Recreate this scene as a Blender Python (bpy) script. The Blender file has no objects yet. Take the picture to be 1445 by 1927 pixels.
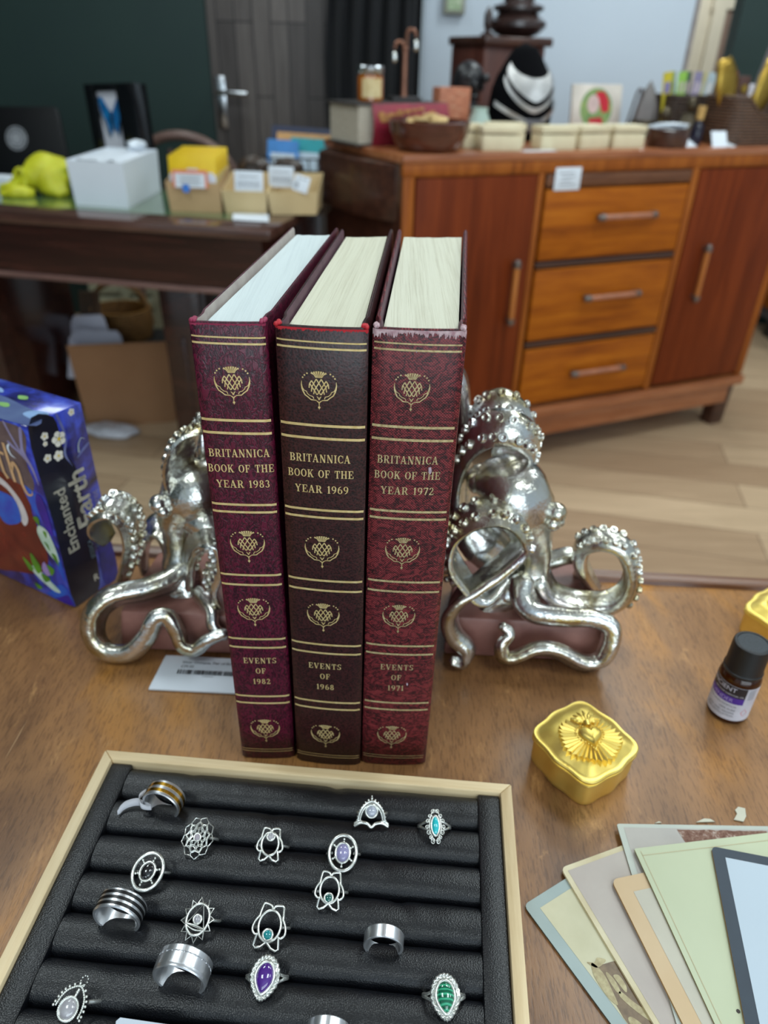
import bpy, bmesh, math, random
from mathutils import Vector, Matrix, noise

random.seed(7)
SC = bpy.context.scene
COL = SC.collection
R = math.radians

# ------------------------------------------------------------------ camera
FPX, IW, IH = 1345.0, 1445, 1927
PITCH, ROLL, CAMZ = R(32.4), R(1.535), 0.376
cp, sp_, cr, sr = math.cos(PITCH), math.sin(PITCH), math.cos(ROLL), math.sin(ROLL)
FW = Vector((0, cp, -sp_))
D0 = Vector((0, -sp_, -cp))
RT = Vector((1, 0, 0)) * cr - D0 * sr
DN = Vector((1, 0, 0)) * sr + D0 * cr
CAM = Vector((0, 0, CAMZ))
cam_data = bpy.data.cameras.new('camera')
cam = bpy.data.objects.new('camera', cam_data)
COL.objects.link(cam)
m3 = Matrix((RT, -DN, -FW)).transposed()
cam.matrix_world = Matrix.Translation(CAM) @ m3.to_4x4()
cam_data.sensor_width = 36.0
cam_data.sensor_fit = 'AUTO'
cam_data.lens = FPX * 36.0 / IH
cam_data.clip_start = 0.01
cam_data.dof.use_dof = True
cam_data.dof.focus_distance = 0.335
cam_data.dof.aperture_fstop = 7.6
SC.camera = cam

# ------------------------------------------------------------------ light and exposure
SC.view_settings.view_transform = 'Standard'
SC.view_settings.look = 'None'
SC.view_settings.gamma = 1.0
SC.view_settings.exposure = 0.0
SC.view_settings.use_curve_mapping = False
world = bpy.data.worlds.new('world')
SC.world = world
world.use_nodes = True
bg = world.node_tree.nodes['Background']
bg.inputs['Color'].default_value = (0.72, 0.90, 1.0, 1)
bg.inputs['Strength'].default_value = 0.50


def area(name, loc, size, energy, color, rot=(0, 0, 0)):
    d = bpy.data.lights.new(name, 'AREA')
    d.shape = 'RECTANGLE'
    d.size, d.size_y = size
    d.energy = energy
    d.color = color
    o = bpy.data.objects.new(name, d)
    o.location = loc
    o.rotation_euler = rot
    COL.objects.link(o)
    return o


COOL = (0.87, 0.98, 1.0)
for lx, ly, e in ((-0.9, -0.6, 12), (0.9, -0.6, 12), (-0.9, 1.15, 14), (0.9, 1.15, 15), (-0.9, 2.75, 9), (1.0, 2.75, 20), (2.4, 1.6, 18), (2.4, -0.6, 12), (2.0, 4.9, 42)):
    area('ceiling_panel_light', (lx, ly, 1.84), (0.6, 0.6), e, COOL)
# daylight of the shop front, behind the photographer and to the right
area('shop_front_daylight', (0.9, -3.2, 0.75), (3.4, 1.7), 64, (0.78, 0.91, 1.0), (R(90), 0, 0))


def P(x, y, Y):
    v = FW + RT * ((x - 722.5) / FPX) + DN * ((y - 963.5) / FPX)
    return CAM + v * (Y / v.y)


def Z(x, y, z=0.0):
    v = FW + RT * ((x - 722.5) / FPX) + DN * ((y - 963.5) / FPX)
    return CAM + v * ((z - CAMZ) / v.z)


# ------------------------------------------------------------------ object helpers
def thing(name, label, cat, loc=(0, 0, 0), rotz=0.0, group=None):
    o = bpy.data.objects.new(name, None)
    o.empty_display_size = 0.02
    o.location = loc
    o.rotation_euler = (0, 0, rotz)
    COL.objects.link(o)
    return tag(o, label, cat, group)


def tag(o, label=None, cat=None, group=None, kind=None):
    if label: o['label'] = label
    if cat: o['category'] = cat
    if group: o['group'] = group
    if kind: o['kind'] = kind
    return o


def world_matrix(o):
    m = Matrix.Translation(o.location) @ Matrix.Rotation(o.rotation_euler.z, 4, 'Z')
    return world_matrix(o.parent) @ m if o.parent else m


def obj(name, bm, mats, parent=None, angle=38, base=None):
    """link bm (world coordinates) as one mesh object, in the frame of its parent or of its base"""
    if parent is not None:
        bm.transform(world_matrix(parent).inverted())
    elif base is not None:
        bm.transform(Matrix.Translation(-Vector(base)))
    bmesh.ops.recalc_face_normals(bm, faces=bm.faces)
    me = bpy.data.meshes.new(name)
    bm.to_mesh(me)
    bm.free()
    for p in me.polygons:
        p.use_smooth = True
    me.set_sharp_from_angle(angle=R(angle))
    for m in (mats if isinstance(mats, (list, tuple)) else [mats]):
        me.materials.append(m)
    o = bpy.data.objects.new(name, me)
    COL.objects.link(o)
    if parent is not None:
        o.parent = parent
    elif base is not None:
        o.location = base
    return o


def struct(name, bm, mats, angle=38):
    return tag(obj(name, bm, mats, angle=angle), kind='structure')


def B():
    return bmesh.new()


def face(bm, vs, mi=0):
    try:
        f = bm.faces.new(vs)
        f.material_index = mi
        return f
    except ValueError:
        return None


def box(bm, c, s, rotz=0.0, bev=0.0, mi=0, M=None, seg=2):
    """axis box of size s centred at c, turned by rotz about its own centre"""
    t = bmesh.new()
    bmesh.ops.create_cube(t, size=1.0)
    bmesh.ops.scale(t, vec=s, verts=t.verts)
    if bev > 0:
        bmesh.ops.bevel(t, geom=list(t.edges), offset=bev, segments=seg, profile=0.5, affect='EDGES')
    mm = Matrix.Translation(Vector(c)) @ Matrix.Rotation(rotz, 4, 'Z')
    if M is not None:
        mm = M @ mm
    t.transform(mm)
    merge(bm, t, mi)


def merge(bm, t, mi=None):
    vm = {}
    for v in t.verts:
        vm[v] = bm.verts.new(v.co)
    for f in t.faces:
        nf = face(bm, [vm[v] for v in f.verts])
        if nf: nf.material_index = f.material_index if mi is None else mi
    t.free()


def prism(bm, pts, z0, z1, mi=0, bev=0.0, M=None):
    """polygon of xy points from z0 to z1"""
    t = bmesh.new()
    a = [t.verts.new((p[0], p[1], z0)) for p in pts]
    b = [t.verts.new((p[0], p[1], z1)) for p in pts]
    n = len(pts)
    t.faces.new(a[::-1]); t.faces.new(b)
    for i in range(n):
        t.faces.new((a[i], a[(i + 1) % n], b[(i + 1) % n], b[i]))
    bmesh.ops.recalc_face_normals(t, faces=t.faces)
    if bev > 0:
        bmesh.ops.bevel(t, geom=list(t.edges), offset=bev, segments=2, profile=0.5, affect='EDGES')
    if M is not None:
        t.transform(M)
    merge(bm, t, mi)


def hexa(bm, lo, hi, mi=0, bev=0.0):
    """solid between four lower and four upper points"""
    t = bmesh.new()
    a = [t.verts.new(p) for p in lo]
    b = [t.verts.new(p) for p in hi]
    t.faces.new(a[::-1]); t.faces.new(b)
    for i in range(4):
        t.faces.new((a[i], a[(i + 1) % 4], b[(i + 1) % 4], b[i]))
    bmesh.ops.recalc_face_normals(t, faces=t.faces)
    if bev > 0:
        bmesh.ops.bevel(t, geom=list(t.edges), offset=bev, segments=2, profile=0.5, affect='EDGES')
    merge(bm, t, mi)


def lathe(bm, prof, c=(0, 0, 0), seg=28, mi=0, M=None, sx=1.0, sy=1.0, cap=True):
    """profile [(radius, z)] turned about z"""
    mm = (M if M is not None else Matrix.Identity(4)) @ Matrix.Translation(Vector(c))
    rings = []
    for r, z in prof:
        if r < 1e-6:
            rings.append([bm.verts.new(mm @ Vector((0, 0, z)))])
        else:
            rings.append([bm.verts.new(mm @ Vector((sx * r * math.cos(2 * math.pi * i / seg), sy * r * math.sin(2 * math.pi * i / seg), z))) for i in range(seg)])
    for a, b in zip(rings, rings[1:]):
        for i in range(seg):
            j = (i + 1) % seg
            if len(a) == 1 and len(b) == 1: continue
            if len(a) == 1: face(bm, (a[0], b[j], b[i]), mi)
            elif len(b) == 1: face(bm, (a[i], a[j], b[0]), mi)
            else: face(bm, (a[i], a[j], b[j], b[i]), mi)
    if cap:
        if len(rings[0]) > 1: face(bm, rings[0][::-1], mi)
        if len(rings[-1]) > 1: face(bm, rings[-1], mi)


def sphere(bm, c, r, seg=12, mi=0, M=None, sc=(1, 1, 1)):
    t = bmesh.new()
    bmesh.ops.create_uvsphere(t, u_segments=seg, v_segments=max(6, seg * 2 // 3), radius=r)
    bmesh.ops.scale(t, vec=sc, verts=t.verts)
    mm = Matrix.Translation(Vector(c))
    t.transform(M @ mm if M is not None else mm)
    merge(bm, t, mi)


def catmull(pts, n=8, closed=False):
    """smooth path through points (any dimension, as tuples)"""
    pts = [tuple(p) for p in pts]
    out = []
    m = len(pts)
    rng = range(m if closed else m - 1)
    for i in rng:
        g = lambda k: pts[k % m] if closed else pts[min(max(k, 0), m - 1)]
        p0, p1, p2, p3 = g(i - 1), g(i), g(i + 1), g(i + 2)
        for s in range(n):
            t = s / n
            out.append(tuple(0.5 * (2 * b + (c - a) * t + (2 * a - 5 * b + 4 * c - d) * t * t + (-a + 3 * b - 3 * c + d) * t ** 3) for a, b, c, d in zip(p0, p1, p2, p3)))
    if not closed: out.append(pts[-1])
    return out


def tube(bm, pts, r, seg=8, closed=False, mi=0, cap=True):
    """round tube along points; r a number or a list"""
    pts = [Vector(p) for p in pts]
    n = len(pts)
    rr = r if isinstance(r, (list, tuple)) else [r] * n
    prev = None
    rings = []
    for i, p in enumerate(pts):
        a = pts[(i - 1) % n] if closed or i > 0 else p
        b = pts[(i + 1) % n] if closed or i < n - 1 else p
        t = (b - a)
        if t.length < 1e-9: t = Vector((0, 0, 1))
        t.normalize()
        if prev is None:
            u = t.orthogonal().normalized()
        else:
            u = prev - t * prev.dot(t)
            u = u.normalized() if u.length > 1e-6 else t.orthogonal().normalized()
        prev = u
        w = t.cross(u)
        rings.append([bm.verts.new(p + (u * math.cos(2 * math.pi * k / seg) + w * math.sin(2 * math.pi * k / seg)) * rr[i]) for k in range(seg)])
    for i in range(n if closed else n - 1):
        a, b = rings[i], rings[(i + 1) % n]
        off = 0
        if closed and i == n - 1:
            off = min(range(seg), key=lambda o: (a[0].co - b[o].co).length)
        for k in range(seg):
            face(bm, (a[k], a[(k + 1) % seg], b[(k + 1 + off) % seg], b[(k + off) % seg]), mi)
    if cap and not closed:
        face(bm, rings[0][::-1], mi); face(bm, rings[-1], mi)
    return rings


def text_polys(s, size=1.0, align='LEFT', extrude=0.0):
    cu = bpy.data.curves.new('lettering', 'FONT')
    cu.body = s; cu.size = size; cu.align_x = align; cu.resolution_u = 3
    o = bpy.data.objects.new('lettering', cu)
    COL.objects.link(o)
    dg = bpy.context.evaluated_depsgraph_get()
    me = bpy.data.meshes.new_from_object(o.evaluated_get(dg))
    vs = [tuple(v.co) for v in me.vertices]
    fs = [tuple(p.vertices) for p in me.polygons]
    bpy.data.meshes.remove(me)
    bpy.data.objects.remove(o)
    bpy.data.curves.remove(cu)
    return vs, fs


def put_text(bm, s, size, fn, align='LEFT', mi=0, squash=1.0):
    vs, fs = text_polys(s, size, align)
    nv = [bm.verts.new(fn(v[0] * squash, v[1])) for v in vs]
    for f in fs: face(bm, [nv[i] for i in f], mi)


def stroke(bm, pts, w, fn, mi=0, closed=False):
    """flat stroke through 2-D points with width w (or list), laid on a surface by fn(x, y)"""
    n = len(pts)
    ww = w if isinstance(w, (list, tuple)) else [w] * n
    L, Rr = [], []
    for i in range(n):
        a = pts[(i - 1) % n] if closed or i > 0 else pts[i]
        b = pts[(i + 1) % n] if closed or i < n - 1 else pts[i]
        dx, dy = b[0] - a[0], b[1] - a[1]
        l = math.hypot(dx, dy) or 1
        nx, ny = -dy / l * ww[i] / 2, dx / l * ww[i] / 2
        L.append(bm.verts.new(fn(pts[i][0] + nx, pts[i][1] + ny)))
        Rr.append(bm.verts.new(fn(pts[i][0] - nx, pts[i][1] - ny)))
    for i in range(n if closed else n - 1):
        j = (i + 1) % n
        face(bm, (L[i], Rr[i], Rr[j], L[j]), mi)


def poly(bm, pts, fn, mi=0):
    face(bm, [bm.verts.new(fn(*p)) for p in pts], mi)


def disc(bm, c, r, fn, mi=0, seg=14, ry=None):
    ry = ry or r
    poly(bm, [(c[0] + r * math.cos(2 * math.pi * k / seg), c[1] + ry * math.sin(2 * math.pi * k / seg)) for k in range(seg)], fn, mi)


# ------------------------------------------------------------------ materials
def lin(c):
    if isinstance(c, (tuple, list)) and max(c) > 1.0:
        return tuple(((v / 255) / 12.92 if v / 255 <= 0.04045 else ((v / 255 + 0.055) / 1.055) ** 2.4) for v in c[:3]) + (1,)
    return tuple(c[:3]) + (1,)


class Nodes:
    def __init__(s, name):
        s.m = bpy.data.materials.new(name)
        s.m.use_nodes = True
        s.t = s.m.node_tree
        s.b = s.t.nodes['Principled BSDF']
        s.tc = None

    def n(s, kind, **kw):
        nd = s.t.nodes.new(kind)
        for k, v in kw.items():
            if hasattr(nd, k): setattr(nd, k, v)
            else: nd.inputs[k.replace('_', ' ')].default_value = v
        return nd

    def l(s, a, b):
        s.t.links.new(a, b)

    def coord(s, scale=(1, 1, 1), rot=(0, 0, 0), loc=(0, 0, 0)):
        if s.tc is None: s.tc = s.n('ShaderNodeTexCoord')
        mp = s.n('ShaderNodeMapping')
        mp.inputs['Scale'].default_value = scale
        mp.inputs['Rotation'].default_value = rot
        mp.inputs['Location'].default_value = loc
        s.l(s.tc.outputs['Object'], mp.inputs['Vector'])
        return mp.outputs['Vector']

    def noise(s, vec, scale=5, detail=3, rough=0.55, dist=0.0):
        nd = s.n('ShaderNodeTexNoise')
        nd.inputs['Scale'].default_value = scale
        nd.inputs['Detail'].default_value = detail
        nd.inputs['Roughness'].default_value = rough
        nd.inputs['Distortion'].default_value = dist
        s.l(vec, nd.inputs['Vector'])
        return nd.outputs['Fac']

    def ramp(s, fac, stops, interp='LINEAR'):
        nd = s.n('ShaderNodeValToRGB')
        nd.color_ramp.interpolation = interp
        e = nd.color_ramp.elements
        while len(e) < len(stops): e.new(0.5)
        for el, (p, c) in zip(e, stops):
            el.position = p
            el.color = lin(c)
        s.l(fac, nd.inputs['Fac'])
        return nd.outputs['Color']

    def mix(s, fac, a, b, mode='MIX'):
        nd = s.n('ShaderNodeMix', data_type='RGBA', blend_type=mode)
        for sock, v in ((0, fac), (6, a), (7, b)):
            if isinstance(v, bpy.types.NodeSocket): s.l(v, nd.inputs[sock])
            elif sock == 0: nd.inputs[0].default_value = v
            else: nd.inputs[sock].default_value = lin(v)
        return nd.outputs[2]

    def math(s, op, a, b=None, clamp=False):
        nd = s.n('ShaderNodeMath', operation=op, use_clamp=clamp)
        for i, v in enumerate((a, b)):
            if v is None: continue
            if isinstance(v, bpy.types.NodeSocket): s.l(v, nd.inputs[i])
            else: nd.inputs[i].default_value = v
        return nd.outputs[0]

    def bump(s, h, strength=0.3, dist=0.001):
        nd = s.n('ShaderNodeBump')
        nd.inputs['Strength'].default_value = strength
        nd.inputs['Distance'].default_value = dist
        s.l(h, nd.inputs['Height'])
        s.l(nd.outputs['Normal'], s.b.inputs['Normal'])

    def base(s, c):
        if isinstance(c, bpy.types.NodeSocket): s.l(c, s.b.inputs['Base Color'])
        else: s.b.inputs['Base Color'].default_value = lin(c)

    def set(s, **kw):
        for k, v in kw.items(): s.b.inputs[k.replace('_', ' ')].default_value = v
        return s


def plain(name, c, rough=0.5, metal=0.0, c2=None, scale=30, bump=0.0, bscale=200, stretch=(1, 1, 1), bdist=0.0005, **kw):
    N = Nodes(name)
    N.set(Roughness=rough, Metallic=metal, **kw)
    vec = N.coord(stretch)
    if c2 is None:
        c2 = tuple(max(0, v * 0.86) for v in c)
    N.base(N.ramp(N.noise(vec, scale, 4), [(0.3, c2), (0.7, c)]))
    if bump: N.bump(N.noise(vec, bscale, 3), bump, bdist)
    return N.m


def wood(name, dark, mid, light, axis=0, scale=12, rough=0.4, stretch=14, bump=0.15, coat=0.0, spec=0.5):
    """long-grained wood, grain running along the given local axis"""
    N = Nodes(name)
    st = [stretch, stretch, stretch]
    st[axis] = 1.0
    v = N.coord(tuple(st))
    v2 = N.coord(tuple(3.0 * q if i != axis else 2.0 for i, q in enumerate(st)))
    a = N.noise(v, scale * 0.35, 5, 0.6, 0.6)
    b = N.noise(v2, scale, 4, 0.7)
    f = N.math('ADD', N.math('MULTIPLY', a, 0.72), N.math('MULTIPLY', b, 0.28))
    N.base(N.ramp(f, [(0.34, dark), (0.5, mid), (0.66, light)]))
    N.set(Roughness=rough, Coat_Weight=coat, Coat_Roughness=0.15, Specular_IOR_Level=spec)
    if bump: N.bump(b, bump, 0.0006)
    return N.m

# ------------------------------------------------------------------ the room
FLOOR = -0.75


def m_floor():
    N = Nodes('floorboards')
    v = N.coord((1, 1, 1), (0, 0, R(11)))
    br = N.n('ShaderNodeTexBrick')
    br.offset = 0.37
    br.inputs['Scale'].default_value = 1.0
    br.inputs['Brick Width'].default_value = 1.15
    br.inputs['Row Height'].default_value = 0.145
    br.inputs['Mortar Size'].default_value = 0.0018
    br.inputs['Color1'].default_value = lin((176, 146, 116))
    br.inputs['Color2'].default_value = lin((214, 186, 152))
    br.inputs['Mortar'].default_value = lin((130, 104, 82))
    N.l(v, br.inputs['Vector'])
    v2 = N.coord((1.2, 14, 14), (0, 0, R(11)))
    g = N.ramp(N.noise(v2, 3, 5, 0.65, 0.5), [(0.3, (0.78, 0.76, 0.74)), (0.7, (1, 1, 1))])
    N.base(N.mix(1.0, br.outputs['Color'], g, 'MULTIPLY'))
    N.set(Roughness=0.42)
    return N.m


M_GREEN = plain('dark_green_paint', (26, 50, 46), 0.6, c2=(23, 46, 44), scale=3)
M_WHITE = plain('white_paint', (196, 206, 217), 0.7, c2=(192, 202, 213), scale=2)
M_CREAM = plain('cream_paint', (225, 212, 190), 0.6, scale=2)
M_BLACK = plain('black_plastic', (14, 14, 16), 0.35)
M_CHROME = plain('chrome', (205, 208, 212), 0.2, 1.0)
M_SILVER = plain('bright_silver', (216, 216, 212), 0.16, 1.0, c2=(190, 188, 182), scale=300)
M_STEEL = plain('brushed_steel', (228, 230, 234), 0.3, 0.9, bump=0.1, bscale=900, stretch=(1, 0.06, 1))
M_PAPER = plain('white_paper', (222, 228, 236), 0.7, c2=(216, 222, 230), scale=20)
M_INK = plain('printed_ink', (30, 30, 34), 0.6)
M_GREYINK = plain('grey_ink', (120, 122, 128), 0.6)

b = B(); box(b, (0.3, 1.8, FLOOR - 0.02), (7, 9, 0.04)); struct('floor', b, m_floor())
b = B(); box(b, (0.3, 1.8, 1.90), (7, 9, 0.04)); struct('ceiling', b, M_WHITE)
# green wall with the plank door, white partition beside it
b = B()
box(b, (-2.0, 3.62, 0.57), (2.42, 0.1, 2.64)); box(b, (-0.375, 3.62, 1.60), (0.83, 0.1, 0.58)); box(b, (0.07, 3.62, 0.57), (0.06, 0.1, 2.64))
struct('wall_back', b, M_GREEN)
b = B(); box(b, (0.665, 3.64, 0.57), (1.11, 0.12, 2.64)); struct('wall_white', b, M_WHITE)
b = B(); box(b, (-3.18, 1.8, 0.57), (0.04, 9, 2.64)); struct('wall_left', b, M_GREEN)
b = B(); box(b, (3.78, 1.8, 0.57), (0.04, 9, 2.64)); struct('wall_right', b, M_WHITE)
# passage behind the white partition, with a door in a cream frame, and the green wall to its right
b = B(); box(b, (2.3, 6.2, 0.57), (3.2, 0.06, 2.64)); struct('wall_passage', b, M_CREAM)
b = B()
xa = P(1375, 110, 3.7).x
box(b, (xa + 1.0, 3.75, 0.57), (2.0, 0.1, 2.64)); struct('wall_green', b, M_GREEN)
p0 = P(1342, 110, 6.15); p1 = P(1352, 17, 6.15)
b = B()
x0 = p0.x
w_ = 0.09
box(b, (x0 - w_ / 2 + 0.01, 6.15, (FLOOR + p1.z) / 2), (w_, 0.05, p1.z - FLOOR + 0.0))
box(b, (x0 + 0.40, 6.15, p1.z + w_ / 2), (0.80 + w_ * 2, 0.05, w_))
struct('trim_passage', b, M_CREAM)
M_PALEWOOD = wood('faded_brown_door', (104, 82, 70), (126, 102, 90), (140, 116, 104), axis=2, scale=8, rough=0.5)
b = B(); box(b, (x0 + 0.40, 6.16, (FLOOR + p1.z) / 2), (0.78, 0.03, p1.z - FLOOR)); struct('door_passage', b, M_PALEWOOD)
# door reveal at the end of the white partition
b = B(); box(b, (1.222, 3.72, 0.0), (0.02, 0.28, 1.45)); struct('trim_partition', b, plain('grey_trim', (150, 140, 138), 0.6))


# plank door
def m_plank():
    N = Nodes('weathered_grey_planks')
    v = N.coord((1, 1, 1), (0, R(90), 0))
    sep = N.n('ShaderNodeSeparateXYZ'); N.l(N.coord(), sep.inputs[0])
    cb = N.n('ShaderNodeCombineXYZ'); N.l(sep.outputs['Z'], cb.inputs[0]); N.l(sep.outputs['X'], cb.inputs[1])
    br = N.n('ShaderNodeTexBrick')
    br.offset = 0.43; br.offset_frequency = 3
    for k, q in (('Scale', 1.0), ('Brick Width', 0.62), ('Row Height', 0.074), ('Mortar Size', 0.0028), ('Bias', -0.05)):
        br.inputs[k].default_value = q
    br.inputs['Color1'].default_value = lin((80, 74, 72)); br.inputs['Color2'].default_value = lin((112, 104, 100)); br.inputs['Mortar'].default_value = lin((38, 34, 36))
    N.l(cb.outputs[0], br.inputs['Vector'])
    g = N.ramp(N.noise(N.coord((20, 20, 1.6)), 2.5, 5, 0.6), [(0.3, (0.62, 0.6, 0.6)), (0.7, (1, 1, 1))])
    N.base(N.mix(1.0, br.outputs['Color'], g, 'MULTIPLY'))
    N.set(Roughness=0.6)
    return N.m


door = thing('door_1', 'door of weathered grey planks with chrome lever handle', 'door', (-0.375, 3.56, FLOOR))
del door['category'], door['label']; door['kind'] = 'structure'
b = B(); box(b, (-0.375, 3.585, 0.28), (0.82, 0.045, 2.06), bev=0.003); obj('door_leaf', b, m_plank(), door)
hp = P(417, 183, 3.56)
b = B(); box(b, (hp.x, 3.557, hp.z - 0.02), (0.042, 0.012, 0.20), bev=0.003); obj('handle_plate', b, M_CHROME, door)
b = B(); tube(b, [(hp.x, 3.555, hp.z + 0.02), (hp.x, 3.51, hp.z + 0.02), (hp.x + 0.02, 3.505, hp.z + 0.02), (hp.x + 0.12, 3.505, hp.z + 0.016)], 0.011, 10); obj('door_handle', b, M_CHROME, door)

# black curtain
cur = thing('curtain', 'black gathered curtain hanging between the plank door and the white wall', 'curtain', (-0.09, 3.5, FLOOR))
b = B()
rows = []
for k in range(22):
    z = FLOOR + 0.05 + (2.5 * k / 21)
    row = []
    wl = -0.275 + 0.02 * math.sin(k * 0.55) + (0.045 if k > 13 else 0) * (k - 13) / 8
    for i in range(90):
        u = i / 89
        x = wl + (0.1 - wl) * u
        y = 3.50 + 0.022 * math.sin(u * 34 + 0.5 * math.sin(k * 0.3)) + 0.012 * math.sin(u * 71 + k * 0.2)
        row.append(b.verts.new((x, y, z)))
    rows.append(row)
for a, c in zip(rows, rows[1:]):
    for i in range(89): face(b, (a[i], a[i + 1], c[i + 1], c[i]))
obj('curtain_cloth', b, plain('black_cloth', (11, 12, 18), 0.8, c2=(7, 8, 12), Sheen_Weight=0.05), cur, angle=180)
b = B(); tube(b, [(-0.34, 3.50, 1.76), (0.14, 3.50, 1.76)], 0.012, 10); obj('curtain_rod', b, M_BLACK, cur)

# small picture on the white wall
t = thing('wall_picture', 'small pale framed picture high on the white wall beside the curtain', 'picture', P(855, 8, 3.57))
c = P(855, 6, 3.565)
b = B(); box(b, c, (0.088, 0.02, 0.075), bev=0.004); obj('frame', b, plain('grey_green_frame', (150, 152, 138), 0.5), t)
b = B(); box(b, (c.x, c.y - 0.0105, c.z), (0.055, 0.002, 0.048)); obj('print', b, plain('leaf_print', (196, 206, 178), 0.6, c2=(120, 150, 106), scale=60), t)

# ------------------------------------------------------------------ display table in the foreground
def m_table():
    N = Nodes('worn_brown_table_wood')
    v = N.coord((1, 1, 1), (0, 0, R(-6)))
    big = N.noise(N.coord((1.0, 0.55, 1)), 9, 5, 0.6, 0.8)
    base = N.ramp(big, [(0.30, (104, 70, 44)), (0.44, (136, 96, 60)), (0.57, (160, 114, 70)), (0.70, (188, 128, 56))])
    fine = N.noise(N.coord((1.0, 0.13, 1), (0, 0, R(-3))), 950, 3, 0.6)
    pores = N.ramp(fine, [(0.36, (0.52, 0.48, 0.46)), (0.5, (1, 1, 1))])
    c = N.mix(0.75, base, pores, 'MULTIPLY')
    wear = N.noise(N.coord((1.0, 0.4, 1), (0, 0, R(12))), 55, 6, 0.72, 0.4)
    wf = N.ramp(wear, [(0.60, (0, 0, 0)), (0.72, (1, 1, 1))])
    c = N.mix(N.math('MULTIPLY', wf, 0.6), c, (206, 156, 100))
    scr = N.noise(N.coord((1.0, 0.05, 1), (0, 0, R(34))), 240, 2, 0.5)
    sf = N.ramp(scr, [(0.73, (0, 0, 0)), (0.78, (1, 1, 1))])
    c = N.mix(N.math('MULTIPLY', sf, 0.5), c, (206, 170, 126))
    N.base(c)
    N.set(Roughness=0.38, Coat_Weight=0.18, Coat_Roughness=0.28)
    N.bump(fine, 0.22, 0.0004)
    return N.m


TA = R(-2.6)
def TE(x, off=0.0):   # back edge of the table
    return 0.5054 + off - math.tan(R(2.6)) * x

M_TABLE = m_table()
M_RIM = wood('table_rim_wood', (78, 48, 32), (112, 72, 48), (140, 94, 64), axis=0, scale=14, rough=0.35)
tb = thing('display_table', 'worn brown wooden table with raised back rim, holding the books and ring tray', 'table', (0.05, 0.15, FLOOR))
b = B(); prism(b, [(-0.75, -0.28), (0.95, -0.28), (0.95, TE(0.95)), (-0.75, TE(-0.75))], -0.028, 0.0, bev=0.002); obj('tabletop', b, M_TABLE, tb)
b = B()
for i in range(1):
    prof = [(-0.0085, -0.001), (-0.0065, 0.0035), (-0.002, 0.0058), (0.003, 0.0055), (0.0065, 0.002), (0.0075, -0.006), (0.003, -0.02), (-0.002, -0.02)]
    ends = []
    for x in (-0.76, 0.96):
        ends.append([b.verts.new((x, TE(x, p[0]), p[1])) for p in prof])
    n = len(prof)
    for k in range(n): face(b, (ends[0][k], ends[0][(k + 1) % n], ends[1][(k + 1) % n], ends[1][k]))
    face(b, ends[0]); face(b, ends[1][::-1])
obj('rim', b, M_RIM, tb)
b = B(); prism(b, [(-0.70, -0.24), (0.90, -0.24), (0.90, TE(0.90, -0.03)), (-0.70, TE(-0.70, -0.03))], -0.12, -0.0285); obj('apron', b, M_RIM, tb)
for x, y in ((-0.66, -0.2), (0.86, -0.2), (-0.66, 0.46), (0.86, 0.41)):
    b = B(); lathe(b, [(0.018, FLOOR), (0.022, -0.5), (0.03, -0.2), (0.03, -0.121)], (x, y, 0), 16); obj('leg', b, M_RIM, tb)

# ------------------------------------------------------------------ sideboard behind, turned 23 degrees
SA = R(23.4)
SU = Vector((math.cos(SA), math.sin(SA), 0)); SN = Vector((math.sin(SA), -math.cos(SA), 0))
S0 = Vector((1.264, 2.456, 0))
def SB(u, d, z):
    q = S0 + SU * u - SN * d
    return Vector((q.x, q.y, z))
SM = Matrix.Translation(S0) @ Matrix.Rotation(SA, 4, 'Z')      # local x = along, y = depth

M_OAK = wood('orange_oak', (122, 58, 8), (160, 84, 12), (180, 102, 20), axis=0, scale=9, rough=0.45, spec=0.2)
M_OAKV = wood('orange_oak_upright', (116, 58, 14), (148, 78, 22), (166, 96, 32), axis=2, scale=9, rough=0.45, spec=0.25)
M_MAHOG = wood('red_brown_veneer', (88, 34, 10), (108, 44, 15), (124, 54, 20), axis=2, scale=7, rough=0.45, spec=0.15)
M_DARKW = wood('dark_brown_wood', (48, 26, 20), (66, 38, 28), (86, 52, 38), axis=0, scale=10, rough=0.32, coat=0.25)
M_TOPW = wood('sideboard_top_wood', (126, 68, 36), (156, 92, 54), (180, 120, 82), axis=0, scale=9, rough=0.3, coat=0.3)

sb = thing('sideboard', 'orange brown wooden sideboard with two doors and three drawers', 'sideboard', (S0.x, S0.y, FLOOR), SA)
ZT = 0.181
b = B()
prism(b, [(-1.356, -0.012), (0.005, -0.012), (0.005, 0.40), (-1.42, 0.40)], 0.16, ZT, M=SM, bev=0.004); obj('top', b, M_TOPW, sb)
b = B()
box(b, (-0.68, 0.205, -0.19), (1.30, 0.37, 0.69), M=SM)
box(b, (-0.68, -0.001, 0.146), (1.35, 0.02, 0.028), M=SM, bev=0.002)
box(b, (-0.68, 0.004, 0.1308), (1.26, 0.02, 0.004), M=SM)
for u, w in ((-1.337, 0.030), (-0.953, 0.018), (-0.428, 0.024), (-0.015, 0.030)):
    box(b, (u, 0.006, -0.208), (w, 0.03, 0.68), M=SM, bev=0.002)
obj('carcass', b, M_OAKV, sb)
b = B()
prism(b, [(-1.354, 0.0), (-1.33, 0.0), (-1.40, 0.39), (-1.42, 0.39)], -0.54, 0.159, M=SM)
prism(b, [(-1.356, 0.015), (-1.33, 0.02), (-1.40, 0.39), (-1.45, 0.37), (-1.425, 0.16), (-1.385, 0.06)], 0.02, 0.1585, M=SM, bev=0.012)
obj('side_panel', b, M_DARKW, sb)


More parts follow.
